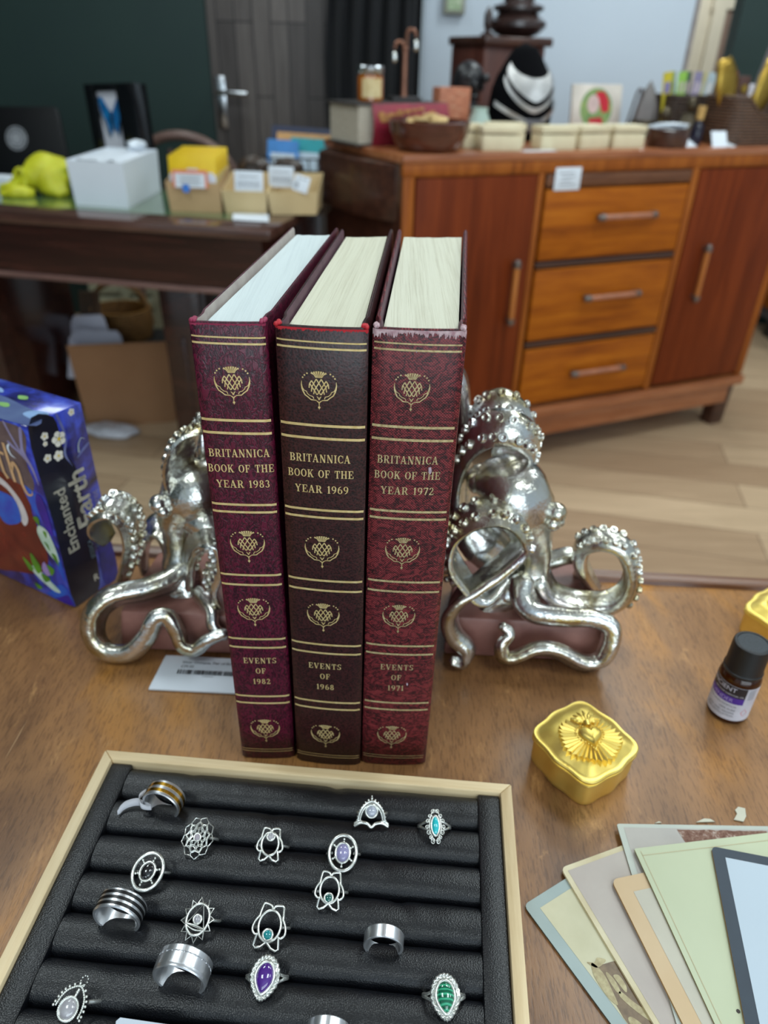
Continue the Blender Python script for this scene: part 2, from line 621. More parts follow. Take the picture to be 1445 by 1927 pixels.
def bar_handle(parent, a, c, rod, cap):
    a, c = Vector(a), Vector(c)
    d = (c - a).normalized()
    h = None
    b = B(); tube(b, [a, c], 0.0085, 12); h = obj('handle', b, rod, parent)
    for p, s in ((a, -1), (c, 1)):
        b = B()
        tube(b, [p - d * 0.006 * 1, p + d * 0.006], 0.011, 12)
        tube(b, [p, p - SN * 0.026], 0.006, 8)
        sphere(b, p + d * 0.006 * s, 0.0105, 10)
        obj('handle_mount', b, cap, h)


M_BAKEL = plain('amber_handle_rod', (176, 112, 82), 0.25, Coat_Weight=0.5)
M_BAKELV = wood('golden_handle_rod', (150, 84, 36), (178, 108, 50), (196, 128, 66), axis=2, scale=6, rough=0.25)
M_PEWTER = plain('tarnished_mount', (132, 120, 114), 0.35, 0.8)
for i, (zt_, zb) in enumerate(((0.092, -0.098), (-0.118, -0.330), (-0.352, -0.537))):
    b = B(); box(b, (-0.690, -0.001, (zt_ + zb) / 2), (0.488, 0.02, zt_ - zb - 0.006), M=SM, bev=0.002); d = obj('drawer', b, M_OAK, sb)
    hz = (0.015, -0.209, -0.445)[i]
    bar_handle(d, SB(-0.752, -0.032, hz), SB(-0.574, -0.032, hz), M_BAKEL, M_PEWTER)
b = B(); box(b, (-0.690, 0.0, 0.111), (0.492, 0.018, 0.031), M=SM, bev=0.001); obj('drawer_rail', b, wood('dark_striped_veneer', (84, 48, 26), (104, 62, 36), (122, 80, 52), axis=0, scale=18), sb)
for z in (-0.108, -0.341):
    b = B(); box(b, (-0.690, 0.0, z), (0.492, 0.018, 0.016), M=SM, bev=0.001); obj('drawer_rail', b, M_DARKW, sb)
b = B(); box(b, (-1.1415, -0.001, -0.203), (0.352, 0.02, 0.660), M=SM, bev=0.002); d = obj('door', b, M_MAHOG, sb)
bar_handle(d, SB(-1.012, -0.032, -0.096), SB(-1.012, -0.032, -0.25), M_BAKELV, M_PEWTER)
b = B(); box(b, (-0.222, -0.001, -0.205), (0.380, 0.02, 0.662), M=SM, bev=0.002); d = obj('door', b, M_MAHOG, sb)
bar_handle(d, SB(-0.331, -0.032, -0.096), SB(-0.331, -0.032, -0.243), M_BAKELV, M_PEWTER)
b = B()
box(b, (-0.68, 0.19, -0.570), (1.38, 0.42, 0.034), M=SM, bev=0.006)
box(b, (-0.68, 0.19, -0.624), (1.30, 0.38, 0.072), M=SM, bev=0.004)
obj('plinth', b, M_TOPW, sb)
for u in (-1.30, -0.032):
    for dd in (0.012, 0.34):
        b = B(); hexa(b, [SB(u - 0.03, dd, FLOOR), SB(u + 0.03, dd, FLOOR), SB(u + 0.03, dd + 0.05, FLOOR), SB(u - 0.03, dd + 0.05, FLOOR)],
                      [SB(u - 0.03, dd - 0.004, -0.59), SB(u + 0.034, dd - 0.004, -0.59), SB(u + 0.034, dd + 0.05, -0.59), SB(u - 0.03, dd + 0.05, -0.59)], bev=0.003)
        obj('foot', b, M_DARKW, sb)

# price ticket stuck to the sideboard front
t = thing('price_ticket', 'white paper ticket stuck to the front of the sideboard above the top drawer', 'price ticket', SB(-0.874, -0.012, 0.088))
b = B(); box(b, (-0.874, -0.0130, 0.115), (0.082, 0.0012, 0.056), M=SM, bev=0.0003); obj('ticket_card', b, M_PAPER, t)
b = B()
for k in range(4):
    box(b, (-0.879 + 0.006 * (k % 2), -0.0139, 0.130 - k * 0.010), (0.05 - 0.008 * (k % 3), 0.0003, 0.0022), M=SM)
obj('printed_lines', b, M_GREYINK, t)

# ---- things standing on the sideboard
def ground(u, d): return SB(u, d, ZT)

# big old book on its side, with a jar and an earring stand on it
q = [(-1.405, 0.18), (-1.128, 0.222), (-1.152, 0.385), (-1.43, 0.34)]
qw = [SB(u, d, 0) for u, d in q]
H0, H1 = ZT, ZT + 0.098
t = thing('old_book', 'thick red-spined old book lying flat on the left end of the sideboard', 'book', ground(-1.21, 0.28))
b = B()
ins = lambda p, k: p + ((qw[0] + qw[1] + qw[2] + qw[3]) / 4 - p) * k
hexa(b, [Vector((p.x, p.y, H0 + 0.005)) for p in [ins(x, 0.06) for x in qw]], [Vector((p.x, p.y, H1 - 0.005)) for p in [ins(x, 0.06) for x in qw]])
obj('page_block', b, plain('aged_page_edges', (196, 188, 172), 0.8, c2=(160, 150, 134), scale=60, stretch=(1, 1, 14)), t)
b = B()
hexa(b, [Vector((p.x, p.y, H0)) for p in qw], [Vector((p.x, p.y, H0 + 0.006)) for p in qw], bev=0.001)
hexa(b, [Vector((p.x, p.y, H1 - 0.006)) for p in qw], [Vector((p.x, p.y, H1)) for p in qw], bev=0.001)
obj('boards', b, plain('dark_board', (58, 52, 50), 0.6), t)
b = B()
f0 = qw[0].lerp(qw[1], 0.16); f1 = qw[1]
rows = []
for k in range(9):
    a = math.pi * k / 8
    o = SN * (0.002 + 0.016 * math.sin(a)); z = H0 + 0.001 + (H1 - H0 - 0.002) * k / 8
    rows.append([b.verts.new(Vector((p.x, p.y, z)) + o) for p in (f0, f0.lerp(f1, 0.5), f1)])
for r0, r1 in zip(rows, rows[1:]):
    for i in range(2): face(b, (r0[i], r0[i + 1], r1[i + 1], r1[i]))
M_REDC = plain('crimson_book_cloth', (148, 32, 54), 0.5, c2=(120, 24, 44), scale=40)
obj('spine', b, M_REDC, t)
b = B()
for i in range(30):
    u = 0.06 + 0.88 * random.random(); zz = 0.58 + 0.3 * random.random()
    p = f0.lerp(f1, u) + SN * (0.0185 - 0.006 * zz * zz * 0.6 + 0.001)
    box(b, (p.x, p.y, H0 + (H1 - H0) * zz), (0.016, 0.003, 0.006), SA, M=None)
obj('gilt_ornament', b, plain('worn_gilt', (206, 150, 92), 0.4, 0.3), t)

J = P(699, 186, 0) if False else SB(-1.335, 0.262, H1)
t = thing('honey_jar', 'amber honey jar with silver lid and cream label, standing on the old red book', 'jar', J)
b = B(); lathe(b, [(0.030, 0.0), (0.0335, 0.004), (0.0335, 0.056), (0.029, 0.063), (0.027, 0.064)], J, 24)
obj('jar_body', b, plain('amber_honey_glass', (176, 98, 20), 0.08, c2=(150, 76, 12), Coat_Weight=1.0, Coat_Roughness=0.03), t)
b = B(); lathe(b, [(0.0335, 0.062), (0.035, 0.064), (0.035, 0.078), (0.033, 0.080), (0, 0.080)], J, 28); obj('lid', b, M_CHROME, t)
b = B()
vb = []
for k in range(13):
    a = math.atan2(-J.y, -J.x) + R(-38 + 95 * k / 12)
    vb.append([b.verts.new(J + Vector((0.0339 * math.cos(a), 0.0339 * math.sin(a), z))) for z in (0.010, 0.053)])
for a, c in zip(vb, vb[1:]): face(b, (a[0], c[0], c[1], a[1]))
obj('label_paper', b, plain('cream_label', (226, 206, 158), 0.6, c2=(206, 180, 128), scale=70), t)

E0 = SB(-1.222, 0.30, H1)
t = thing('earring_stand', 'small copper double-hook earring stand with silver drop earrings, on the old red book', 'earring stand', E0)
M_COPPER = plain('dull_copper', (150, 104, 84), 0.35, 0.7)
b = B(); box(b, E0 + Vector((0, 0, 0.005)), (0.085, 0.05, 0.01), SA, bev=0.002); obj('base', b, plain('dark_slate', (50, 44, 44), 0.5), t)
b = B(); lathe(b, [(0.010, 0.01), (0.008, 0.03), (0.0075, 0.115), (0.010, 0.118), (0.006, 0.124)], E0, 14); obj('post', b, M_COPPER, t)
for sgn, top in ((-1, 0.135), (1, 0.162)):
    b = B()
    pts = [E0 + Vector((0.003 * sgn, 0, 0.11)), E0 + Vector((0.004 * sgn, 0, top - 0.01)), E0 + Vector((0.012 * sgn, 0, top)), E0 + Vector((0.024 * sgn, 0, top - 0.004)), E0 + Vector((0.028 * sgn, 0, top - 0.016))]
    tube(b, catmull(pts, 5), 0.0045, 8); obj('hook', b, M_COPPER, t)
    ez = E0 + Vector((0.028 * sgn, 0, top - 0.016))
    e = thing('drop_earring', 'silver leaf drop earring on the %s hook of the copper stand' % ('lower left' if sgn < 0 else 'upper right'), 'earring', ez)
    b = B(); tube(b, [ez + Vector((0, 0, 0.004)), ez + Vector((0, -0.003, -0.008))], 0.0012, 6)
    sphere(b, ez + Vector((0, -0.003, -0.020)), 0.008, 10, sc=(0.9, 0.35, 1.7)); obj('earring_drop', b, M_SILVER, e)

# wooden bowl of runes
Bc = ground(-1.252, 0.072)
t = thing('wooden_bowl', 'dark turned wooden bowl of pale wooden tiles, in front of the old red book', 'bowl', Bc)
b = B(); lathe(b, [(0.0, 0.001), (0.068, 0.0), (0.082, 0.012), (0.098, 0.04), (0.103, 0.066), (0.098, 0.068), (0.093, 0.045), (0.06, 0.02), (0, 0.016)], Bc, 40)
obj('bowl_body', b, wood('dark_turned_wood', (58, 26, 18), (82, 40, 28), (104, 56, 40), axis=0, scale=8, rough=0.25, coat=0.4), t, angle=60)
M_RUNE = plain('pale_wood_tile', (214, 184, 128), 0.6, c2=(190, 156, 100), scale=60)
for i in range(13):
    a = i * 2.4; r_ = 0.016 * math.sqrt(i) + 0.004
    zz = 0.066 + 0.012 * math.cos(i * 1.9) - r_ * 0.12
    rn = thing('wooden_tile', 'pale wooden rune tile heaped in the dark wooden bowl', 'rune tile', Bc + Vector((r_ * math.cos(a), r_ * math.sin(a), zz)), group='rune tiles in the wooden bowl')
    b = B()
    box(b, (0, 0, 0), (0.04, 0.024, 0.008), 0, 0.003, M=Matrix.Translation(rn.location) @ Matrix.Rotation(a * 1.3, 4, 'Z') @ Matrix.Rotation(R(25) * math.sin(i * 2.1), 4, 'X'))
    obj('tile_body', b, M_RUNE, rn)

# copper coloured carton
t = thing('copper_carton', 'copper coloured upright carton standing behind the wooden bowl', 'box', ground(-1.075, 0.30))
b = B(); box(b, (-1.077, 0.30, ZT + 0.066), (0.094, 0.05, 0.132), M=SM, bev=0.002); obj('carton_body', b, plain('copper_print', (196, 128, 96), 0.45, c2=(160, 92, 66), scale=55, bump=0.1), t)
b = B()
for k in range(14): box(b, (-1.115 + 0.076 * random.random(), 0.2742, ZT + 0.02 + 0.10 * random.random()), (0.012, 0.001, 0.005), M=SM)
obj('printed_pattern', b, plain('pale_copper_print', (214, 156, 124), 0.5), t)

# pale green vase
V0 = ground(-1.005, 0.26)
t = thing('vase', 'small pale green pottery vase between the copper carton and the cream boxes', 'vase', V0)
b = B(); lathe(b, [(0.024, 0), (0.034, 0.01), (0.038, 0.03), (0.030, 0.055), (0.021, 0.075), (0.023, 0.085), (0.019, 0.085), (0.017, 0.07), (0, 0.06)], V0, 26); obj('vase_body', b, plain('celadon_glaze', (186, 206, 196), 0.3, c2=(166, 188, 178), scale=30), t)

# black carved bust on a red-brown wooden stand
K0 = ground(-0.99, 0.385)
t = thing('carved_head', 'black carved head on a brown wooden block, left of the necklace bust', 'carving', K0)
b = B(); box(b, (-0.99, 0.362, ZT + 0.045), (0.08, 0.06, 0.09), M=SM, bev=0.008); obj('block', b, M_DARKW, t)
b = B(); k1 = SB(-0.995, 0.36, ZT + 0.128)
sphere(b, k1 + Vector((0, 0, 0.02)), 0.045, 18, sc=(1, 0.9, 1.05)); sphere(b, k1 + Vector((-0.004, 0, -0.02)), 0.035, 14, sc=(0.95, 0.9, 1))
for s in (-1, 1):
    sphere(b, k1 + Vector((0.022 + 0.024 * s, -0.034, 0.026)), 0.012, 10); sphere(b, k1 + Vector((0.04 * s, -0.01, 0.01)), 0.013, 10, sc=(0.5, 0.8, 1.5))
sphere(b, k1 + Vector((0.015, -0.042, 0.006)), 0.010, 10, sc=(0.8, 1, 1.4)); sphere(b, k1 + Vector((0.014, -0.036, -0.018)), 0.014, 10, sc=(1.3, 0.7, 0.5))
lathe(b, [(0.035, -0.05), (0.028, -0.03), (0.027, -0.02)], k1, 16)
obj('head_carving', b, plain('black_carved_stone', (32, 31, 34), 0.35, bump=0.3, bscale=120), t)

# necklace display bust with three chains
N0 = SB(-0.842, 0.32, ZT)
nb = thing('necklace_bust', 'black velvet necklace display bust standing on the sideboard', 'display bust', N0, SA)
def bust_pt(s, z):
    """surface of the bust: s = -1..1 across the front, z height"""
    zk = ((0, 0.094), (0.05, 0.102), (0.09, 0.103), (0.13, 0.097), (0.165, 0.082), (0.19, 0.064), (0.215, 0.047), (0.232, 0.03))
    hw = 0.03
    for (za, wa), (zb, wb) in zip(zk, zk[1:]):
        if za <= z <= zb: hw = wa + (wb - wa) * (z - za) / (zb - za)
    if z < 0: hw = 0.094
    fy = 0.034 + 0.05 * math.sin(min(1, max(0, (0.235 - z) / 0.17)) * math.pi * 0.62)
    a = s * math.pi / 2
    return SB(-0.842, 0.32, 0) + SU * hw * math.sin(a) + SN * fy * math.cos(a) + Vector((0, 0, ZT + z))
b = B()
rows = []
for k in range(25):
    z = 0.228 * k / 24
    row = []
    for i in range(32):
        a = i / 32 * 4 - 1
        if a <= 1: p = bust_pt(a, z)
        else:
            p = bust_pt(2 - a, z); c0 = SB(-0.842, 0.32, p.z); off = (p - c0).dot(SN); p = p - SN * off * 1.25
        row.append(b.verts.new(p))
    rows.append(row)
for r0, r1 in zip(rows, rows[1:]):
    for i in range(32): face(b, (r0[i], r0[(i + 1) % 32], r1[(i + 1) % 32], r1[i]))
face(b, rows[0][::-1])
topc = b.verts.new(SB(-0.842, 0.32, ZT + 0.242))
for i in range(32): face(b, (rows[-1][i], rows[-1][(i + 1) % 32], topc))
obj('bust_form', b, plain('black_velvet', (6, 6, 9), 0.95, Specular_IOR_Level=0.1), nb, angle=70)
for name, lab, zc, zs, wid, smax in (('mesh_necklace', 'broad silver bib necklace, uppermost on the black velvet bust', 0.128, 0.188, 0.058, 0.72),
                               ('chain_necklace', 'thick silver chain necklace, in the middle of the black velvet bust', 0.078, 0.160, 0.014, 0.70),
                               ('pendant_necklace', 'silver chain with square pendant, lowest on the black velvet bust', 0.040, 0.096, 0.013, 0.80)):
    t = thing(name, lab, 'necklace', bust_pt(0, zc))
    b = B(); prev = None
    for i in range(61):
        s = -smax + 2 * smax * i / 60
        z = zc + (zs - zc) * abs(s / smax) ** (1.6 if name != 'pendant_necklace' else 1.0)
        w = wid * (1 - 0.72 * abs(s / smax) ** 1.2) if name == 'mesh_necklace' else wid
        col = []
        for k in range(4):
            zz = z + w * (k / 3 - 0.5)
            p = bust_pt(s, zz); c0 = SB(-0.842, 0.32, p.z)
            n = (p - c0).normalized()
            col.append(b.verts.new(p + n * (0.0035 + 0.0018 * (i % 2))))
        if prev:
            for k in range(3): face(b, (prev[k], col[k], col[k + 1], prev[k + 1]))
        prev = col
    obj('chain', b, plain('silver_chain_mesh', (214, 212, 210), 0.35, 0.85, bump=0.5, bscale=900), t)
    if name == 'pendant_necklace':
        b = B(); p = bust_pt(0, zc + 0.0) + SN * 0.006
        box(b, p, (0.04, 0.006, 0.034), SA, 0.003)
        for s in (-1, 1): tube(b, catmull([p + SU * s * 0.02 + Vector((0, 0, 0.016)), p + SU * s * 0.03 + SN * 0.004 + Vector((0, 0, 0.008)), p + SU * s * 0.024 + Vector((0, 0, -0.004))], 5), 0.0035, 7)
        obj('pendant', b, plain('grey_shell_pendant', (120, 118, 122), 0.3, 0.4), t)

# cream gift boxes along the front edge
M_CARD = plain('cream_card', (224, 212, 178), 0.6, c2=(214, 200, 166), scale=25)
cream = [(-1.103, 0.098, 0.072, 0.05, 8, 'leftmost, beside the wooden bowl'), (-1.055, 0.030, 0.105, 0.066, -12, 'second from the left along the sideboard edge'),
         (-0.985, 0.12, 0.10, 0.07, -20, 'behind and between the second and third from the left'), (-0.893, 0.020, 0.10, 0.064, -6, 'third from the left along the sideboard edge'),
         (-0.775, 0.035, 0.105, 0.068, 8, 'fourth from the left, below the round-picture card'), (-0.655, 0.03, 0.10, 0.06, -4, 'rightmost, beside the small brown dish')]
for u, d, w, dp, a, lab in cream:
    t = thing('gift_box', 'small cream card gift box, ' + lab, 'box', ground(u, d + 0.03), SA + R(a), 'cream gift boxes on the sideboard')
    MM = SM @ Matrix.Translation((u, d + 0.03, 0)) @ Matrix.Rotation(R(a), 4, 'Z')
    b = B(); box(b, (0, 0, ZT + 0.018), (w, dp, 0.036), M=MM, bev=0.002); obj('box_base', b, M_CARD, t)
    b = B(); box(b, (0, 0, ZT + 0.0475), (w + 0.004, dp + 0.004, 0.016), M=MM, bev=0.002); obj('lid', b, M_CARD, t)
t = thing('paper_slip', 'white paper slip lying on the sideboard edge before the cream boxes', 'paper', ground(-0.965, 0.0))
b = B(); box(b, (-0.965, 0.004, ZT + 0.0012), (0.10, 0.022, 0.0016), M=SM, rotz=R(3)); obj('slip', b, M_PAPER, t)

# card with a round picture, in a thin wire easel
C0 = ground(-0.545, 0.335)
t = thing('picture_card', 'pale square card with a round red and green picture, standing on the sideboard', 'card', C0)
MM = Matrix.Translation(SB(-0.548, 0.335, ZT)) @ Matrix.Rotation(SA - R(3), 4, 'Z') @ Matrix.Rotation(R(-9), 4, 'X')
b = B(); box(b, (0, 0, 0.072), (0.178, 0.012, 0.144), M=MM, bev=0.002); obj('card_board', b, plain('pale_cream_card', (222, 212, 200), 0.6, scale=15), t)
fn = lambda x, y: MM @ Vector((x, -0.0066, y))
fn2 = lambda x, y: MM @ Vector((x, -0.0070, y))
fn3 = lambda x, y: MM @ Vector((x, -0.0074, y))
b = B(); disc(b, (-0.002, 0.078), 0.058, fn, seg=28, ry=0.056); obj('round_picture', b, plain('green_picture_ground', (96, 142, 92), 0.6, c2=(150, 168, 96), scale=60), t)
b = B(); poly(b, [(0.0, 0.125), (0.025, 0.124), (0.042, 0.10), (0.044, 0.07), (0.02, 0.066), (0.01, 0.09), (-0.012, 0.112)], fn2); poly(b, [(-0.028, 0.05), (0.02, 0.056), (0.026, 0.03), (-0.022, 0.026)], fn2)
obj('red_print', b, plain('red_print', (206, 32, 52), 0.6), t)
b = B(); disc(b, (-0.014, 0.09), 0.022, fn3, ry=0.026); obj('pale_print', b, plain('pale_pink_print', (224, 196, 190), 0.6), t)
t = thing('wire_easel', 'thin dark metal easel hook standing beside the round-picture card', 'easel', ground(-0.447, 0.31))
b = B(); e0 = SB(-0.466, 0.30, ZT)
tube(b, catmull([e0, e0 + Vector((0.012, 0, 0.06)), e0 + Vector((0.024, 0, 0.125)), e0 + Vector((0.034, 0, 0.132)), e0 + Vector((0.038, 0.004, 0.118)), e0 + Vector((0.024, 0.01, 0.03)), e0 + Vector((0.02, 0.012, 0.003))], 6), 0.004, 8)
obj('easel_wire', b, plain('pewter_wire', (120, 112, 112), 0.35, 0.8), t)

# grey and bronze ornaments
M_BRONZE = plain('old_bronze', (96, 84, 62), 0.4, 0.55, c2=(58, 50, 40), scale=40, bump=0.4, bscale=90)
g = ground(-0.412, 0.275)
t = thing('stone_spire', 'pointed grey stone spire on a bronze base, right of the round-picture card', 'ornament', g)
b = B(); lathe(b, [(0.038, 0.05), (0.036, 0.07), (0.030, 0.095), (0.018, 0.13), (0.0, 0.158)], g, 5); obj('spire', b, plain('grey_stone', (124, 118, 116), 0.5, bump=0.2), t, angle=20)
b = B(); lathe(b, [(0.038, 0), (0.044, 0.01), (0.034, 0.02), (0.042, 0.04), (0.040, 0.052)], g, 18); obj('base', b, M_BRONZE, t)
for (u, d, hgt, rad, lab) in ((-0.402, 0.195, 0.085, 0.032, 'squat bronze figure with crossed arms beside the grey stone spire'), (-0.336, 0.165, 0.12, 0.032, 'taller bronze figure in front of the bookmark basket')):
    g = ground(u, d)
    t = thing('bronze_figure', lab, 'figurine', g)
    b = B(); lathe(b, [(rad, 0), (rad, hgt * 0.12), (rad * 0.8, hgt * 0.16), (rad * 0.95, hgt * 0.4), (rad * 0.6, hgt * 0.6), (rad * 0.35, hgt * 0.66)], g, 18)
    sphere(b, g + Vector((0, 0, hgt * 0.82)), rad * 0.55, 12, sc=(0.9, 0.9, 1.15))
    for s in (-1, 1): tube(b, catmull([g + SU * s * rad * 0.5 + Vector((0, 0, hgt * 0.55)), g + SU * s * rad * 1.0 + SN * 0.008 + Vector((0, 0, hgt * 0.35)), g + SU * s * rad * 0.1 + SN * rad + Vector((0, 0, hgt * 0.3))], 5), rad * 0.2, 8)
    obj('figure_body', b, M_BRONZE, t)

# small brown dish and paper
g = ground(-0.512, 0.045)
t = thing('brown_dish', 'small dark brown straight-sided wooden dish beside the rightmost cream box', 'dish', g)
b = B(); lathe(b, [(0.052, 0), (0.056, 0.006), (0.056, 0.044), (0.053, 0.046), (0.050, 0.042), (0.050, 0.012), (0, 0.01)], g, 30); obj('dish_body', b, M_DARKW, t)
t = thing('paper_stack', 'folded white papers lying across the small brown dish', 'paper', g + Vector((0, 0, 0.047)))
b = B()
for k in range(4): box(b, g + Vector((-0.008 + 0.006 * k, 0.01 - 0.003 * k, 0.0485 + 0.003 * k)), (0.10 - 0.01 * k, 0.055, 0.0022), SA + R(8 * k - 12))
obj('paper_sheet', b, M_PAPER, t)


# wicker baskets
def m_wicker(name, c1, c2):
    N = Nodes(name)
    w = N.n('ShaderNodeTexWave'); w.bands_direction = 'Z'
    w.inputs['Scale'].default_value = 38; w.inputs['Distortion'].default_value = 2.0; w.inputs['Detail Scale'].default_value = 4
    N.l(N.coord(), w.inputs['Vector'])
    n = N.noise(N.coord((1, 1, 0.5)), 120, 3)
    f = N.math('MULTIPLY', w.outputs['Fac'], n)
    N.base(N.ramp(f, [(0.08, c2), (0.5, c1)])); N.set(Roughness=0.55)
    N.bump(f, 0.8, 0.004)
    return N.m
M_WICK = m_wicker('brown_wicker', (112, 78, 54), (44, 28, 20))
M_WICKD = m_wicker('dark_wicker', (84, 62, 46), (34, 24, 20))

def basket(name, lab, u, d, w, dp, h, mat, dip=0.0, flare=1.06):
    t = thing(name, lab, 'basket', ground(u, d), SA)
    MM = SM @ Matrix.Translation((u, d, ZT))
    b = B(); n = 40
    def ring(z, k, inner=0.0, dipk=0.0):
        out = []
        for i in range(n):
            a = 2 * math.pi * i / n
            cx = math.copysign(abs(math.cos(a)) ** 0.5, math.cos(a)); cy = math.copysign(abs(math.sin(a)) ** 0.5, math.sin(a))
            zz = z - dipk * max(0, 1 - abs(math.cos(a)) * 1.9)
            out.append(b.verts.new(MM @ Vector(((w / 2 * k - inner) * cx, (dp / 2 * k - inner) * cy, zz))))
        return out
    rs = [ring(0, 1)]
    for k in range(1, 9): rs.append(ring(h * k / 8 + 0.0015 * (k % 2), 1 + (flare - 1) * k / 8 + 0.012 * (k % 2), 0, dip * (k / 8) ** 2))
    rs.append(ring(h, flare, 0.006, dip)); rs.append(ring(0.012, 1, 0.006))
    for a, c in zip(rs, rs[1:]):
        for i in range(n): face(b, (a[i], a[(i + 1) % n], c[(i + 1) % n], c[i]))
    face(b, rs[0][::-1]); face(b, rs[-1])
    obj('basket_body', b, mat, t)
    b = B()
    pts = [v for v in []]
    for i in range(n):
        a = 2 * math.pi * i / n
        cx = math.copysign(abs(math.cos(a)) ** 0.5, math.cos(a)); cy = math.copysign(abs(math.sin(a)) ** 0.5, math.sin(a))
        pts.append(MM @ Vector(((w / 2 * flare - 0.003) * cx, (dp / 2 * flare - 0.003) * cy, h - dip * max(0, 1 - abs(math.cos(a)) * 1.9))))
    tube(b, pts, 0.006, 7, closed=True); obj('rim', b, mat, t)
    return t

basket('bookmark_basket', 'dark wicker basket of colourful bookmarks, left of the larger basket', -0.245, 0.30, 0.17, 0.12, 0.115, M_WICKD)
bm_cols = [((226, 206, 60), 'yellow and mauve', -0.315, (150, 140, 190)), ((150, 176, 110), 'olive green', -0.295, (110, 140, 90)), ((168, 222, 96), 'lime green', -0.272, (214, 220, 180)), ((60, 92, 84), 'dark teal and pink', -0.248, (222, 190, 206)), ((170, 160, 196), 'lilac', -0.225, (230, 214, 230)), ((222, 214, 130), 'pale yellow', -0.205, (240, 240, 224)), ((206, 224, 232), 'pale blue', -0.185, (250, 250, 250))]
for i, (c1, nm, u, c2) in enumerate(bm_cols):
    p = ground(u, 0.288 + 0.006 * (i % 2))
    t = thing('bookmark', nm + ' bookmark standing up in the dark wicker basket', 'bookmark', p + Vector((0, 0, 0.1)), group='bookmarks in the wicker basket')
    MM = Matrix.Translation(SB(u, 0.288 + 0.006 * (i % 2), ZT + 0.018)) @ Matrix.Rotation(SA, 4, 'Z') @ Matrix.Rotation(R(-10 + 3 * i - 4 * (i % 2)), 4, 'Y')
    b = B(); box(b, (0, 0, 0.082), (0.034, 0.0016, 0.164), M=MM); obj('bookmark_card', b, plain('bookmark_' + nm.replace(' ', '_'), c1, 0.5), t)
    b = B(); box(b, (0, -0.0013, 0.122), (0.022, 0.0008, 0.03), M=MM); obj('bookmark_print', b, plain('bookmark_print_' + nm.replace(' ', '_'), c2, 0.5), t)

basket('dark_wicker_basket', 'large brown wicker basket with dipped front at the right of the sideboard', -0.155, 0.10, 0.28, 0.16, 0.122, M_WICK, dip=0.055, flare=1.04)
M_GOLDL = plain('brushed_gold', (186, 154, 70), 0.35, 0.8, c2=(150, 118, 44), scale=25)
for u, lean, top, lab in ((-0.290, 12, 0.225, 'gold spoon-shaped ornament at the left of the large wicker basket'), (-0.128, -12, 0.23, 'gold spoon-shaped ornament at the right of the large wicker basket')):
    p = ground(u, 0.085)
    t = thing('gold_spoon', lab, 'ornament', p + Vector((0, 0, 0.08)))
    MM = Matrix.Translation(SB(u + 0.035 * (1 if lean > 0 else -1), 0.09, ZT + 0.04)) @ Matrix.Rotation(SA, 4, 'Z') @ Matrix.Rotation(R(-lean * 1.3), 4, 'Y')
    b = B()
    rows = []
    for k in range(13):
        f_ = k / 12; z = 0.185 * f_; hw = 0.010 + 0.030 * max(0, math.sin((f_ - 0.15) / 0.85 * math.pi * 0.85)) if f_ > 0.15 else 0.008
        rows.append([b.verts.new(MM @ Vector((hw * x, 0.004 - 0.012 * (1 - x * x) * f_ + 0.018 * f_ ** 4, z))) for x in (-1, -0.5, 0, 0.5, 1)])
    for r0, r1 in zip(rows, rows[1:]):
        for i in range(4): face(b, (r0[i], r0[i + 1], r1[i + 1], r1[i]))
    o = obj('spoon_blade', b, M_GOLDL, t, angle=60)
    sd = o.modifiers.new('thickness', 'SOLIDIFY'); sd.thickness = 0.003
for u, c1, lab, hh in ((-0.215, (84, 54, 46), 'brown leather strap with gold clasp sticking out of the large wicker basket', 0.155), (-0.168, (214, 208, 214), 'pale ribbon-tied packet sticking out of the large wicker basket', 0.135), (-0.262, (206, 70, 100), 'pink and white card in the large wicker basket behind the gold spoon', 0.165)):
    t = thing('basket_packet', lab, 'packet', ground(u, 0.1) + Vector((0, 0, 0.05)))
    b = B(); box(b, (u, 0.108, ZT + 0.02 + hh / 2), (0.045 if u != -0.262 else 0.03, 0.012, hh), M=SM, bev=0.003); obj('packet_body', b, plain('packet_%d' % c1[0], c1, 0.5), t)
    b = B(); q_ = SB(u, 0.1, ZT + hh - 0.012); lathe(b, [(0.0, -0.002), (0.011, -0.002), (0.011, 0.003), (0, 0.004)], (0, 0, 0), 16, M=Matrix.Translation(q_) @ Matrix.Rotation(SA, 4, 'Z') @ Matrix.Rotation(R(90), 4, 'X')); obj('clasp', b, M_GOLDL, t)

# little corked bottle and price tags before the large basket
g = ground(-0.395, 0.06)
t = thing('corked_bottle', 'tiny dark glass bottle with a cork, before the large wicker basket', 'bottle', g)
b = B(); lathe(b, [(0.015, 0), (0.017, 0.004), (0.017, 0.05), (0.009, 0.062), (0.009, 0.07), (0, 0.07)], g, 18); obj('bottle_body', b, plain('dark_violet_glass', (30, 26, 44), 0.1), t)
b = B(); lathe(b, [(0.010, 0.066), (0.012, 0.10), (0, 0.101)], g, 16); obj('cork', b, plain('cork', (206, 164, 96), 0.7), t)
for u, d, w, a, lean, lab in ((-0.43, 0.02, 0.06, 12, 25, 'crumpled white price tag beside the tiny corked bottle'), (-0.345, -0.002, 0.062, -8, 60, 'square white price tag propped before the large wicker basket'), (-0.295, 0.002, 0.05, 20, 15, 'flat white price tag at the right of the propped one')):
    t = thing('price_tag', lab, 'price tag', ground(u, d + 0.01))
    MM = Matrix.Translation(SB(u, d + 0.012, ZT + 0.0012)) @ Matrix.Rotation(SA + R(a), 4, 'Z') @ Matrix.Rotation(R(lean), 4, 'X')
    b = B(); box(b, (0, 0.018, 0), (w * 0.8, 0.05, 0.0012), M=MM); obj('tag_card', b, M_PAPER, t)

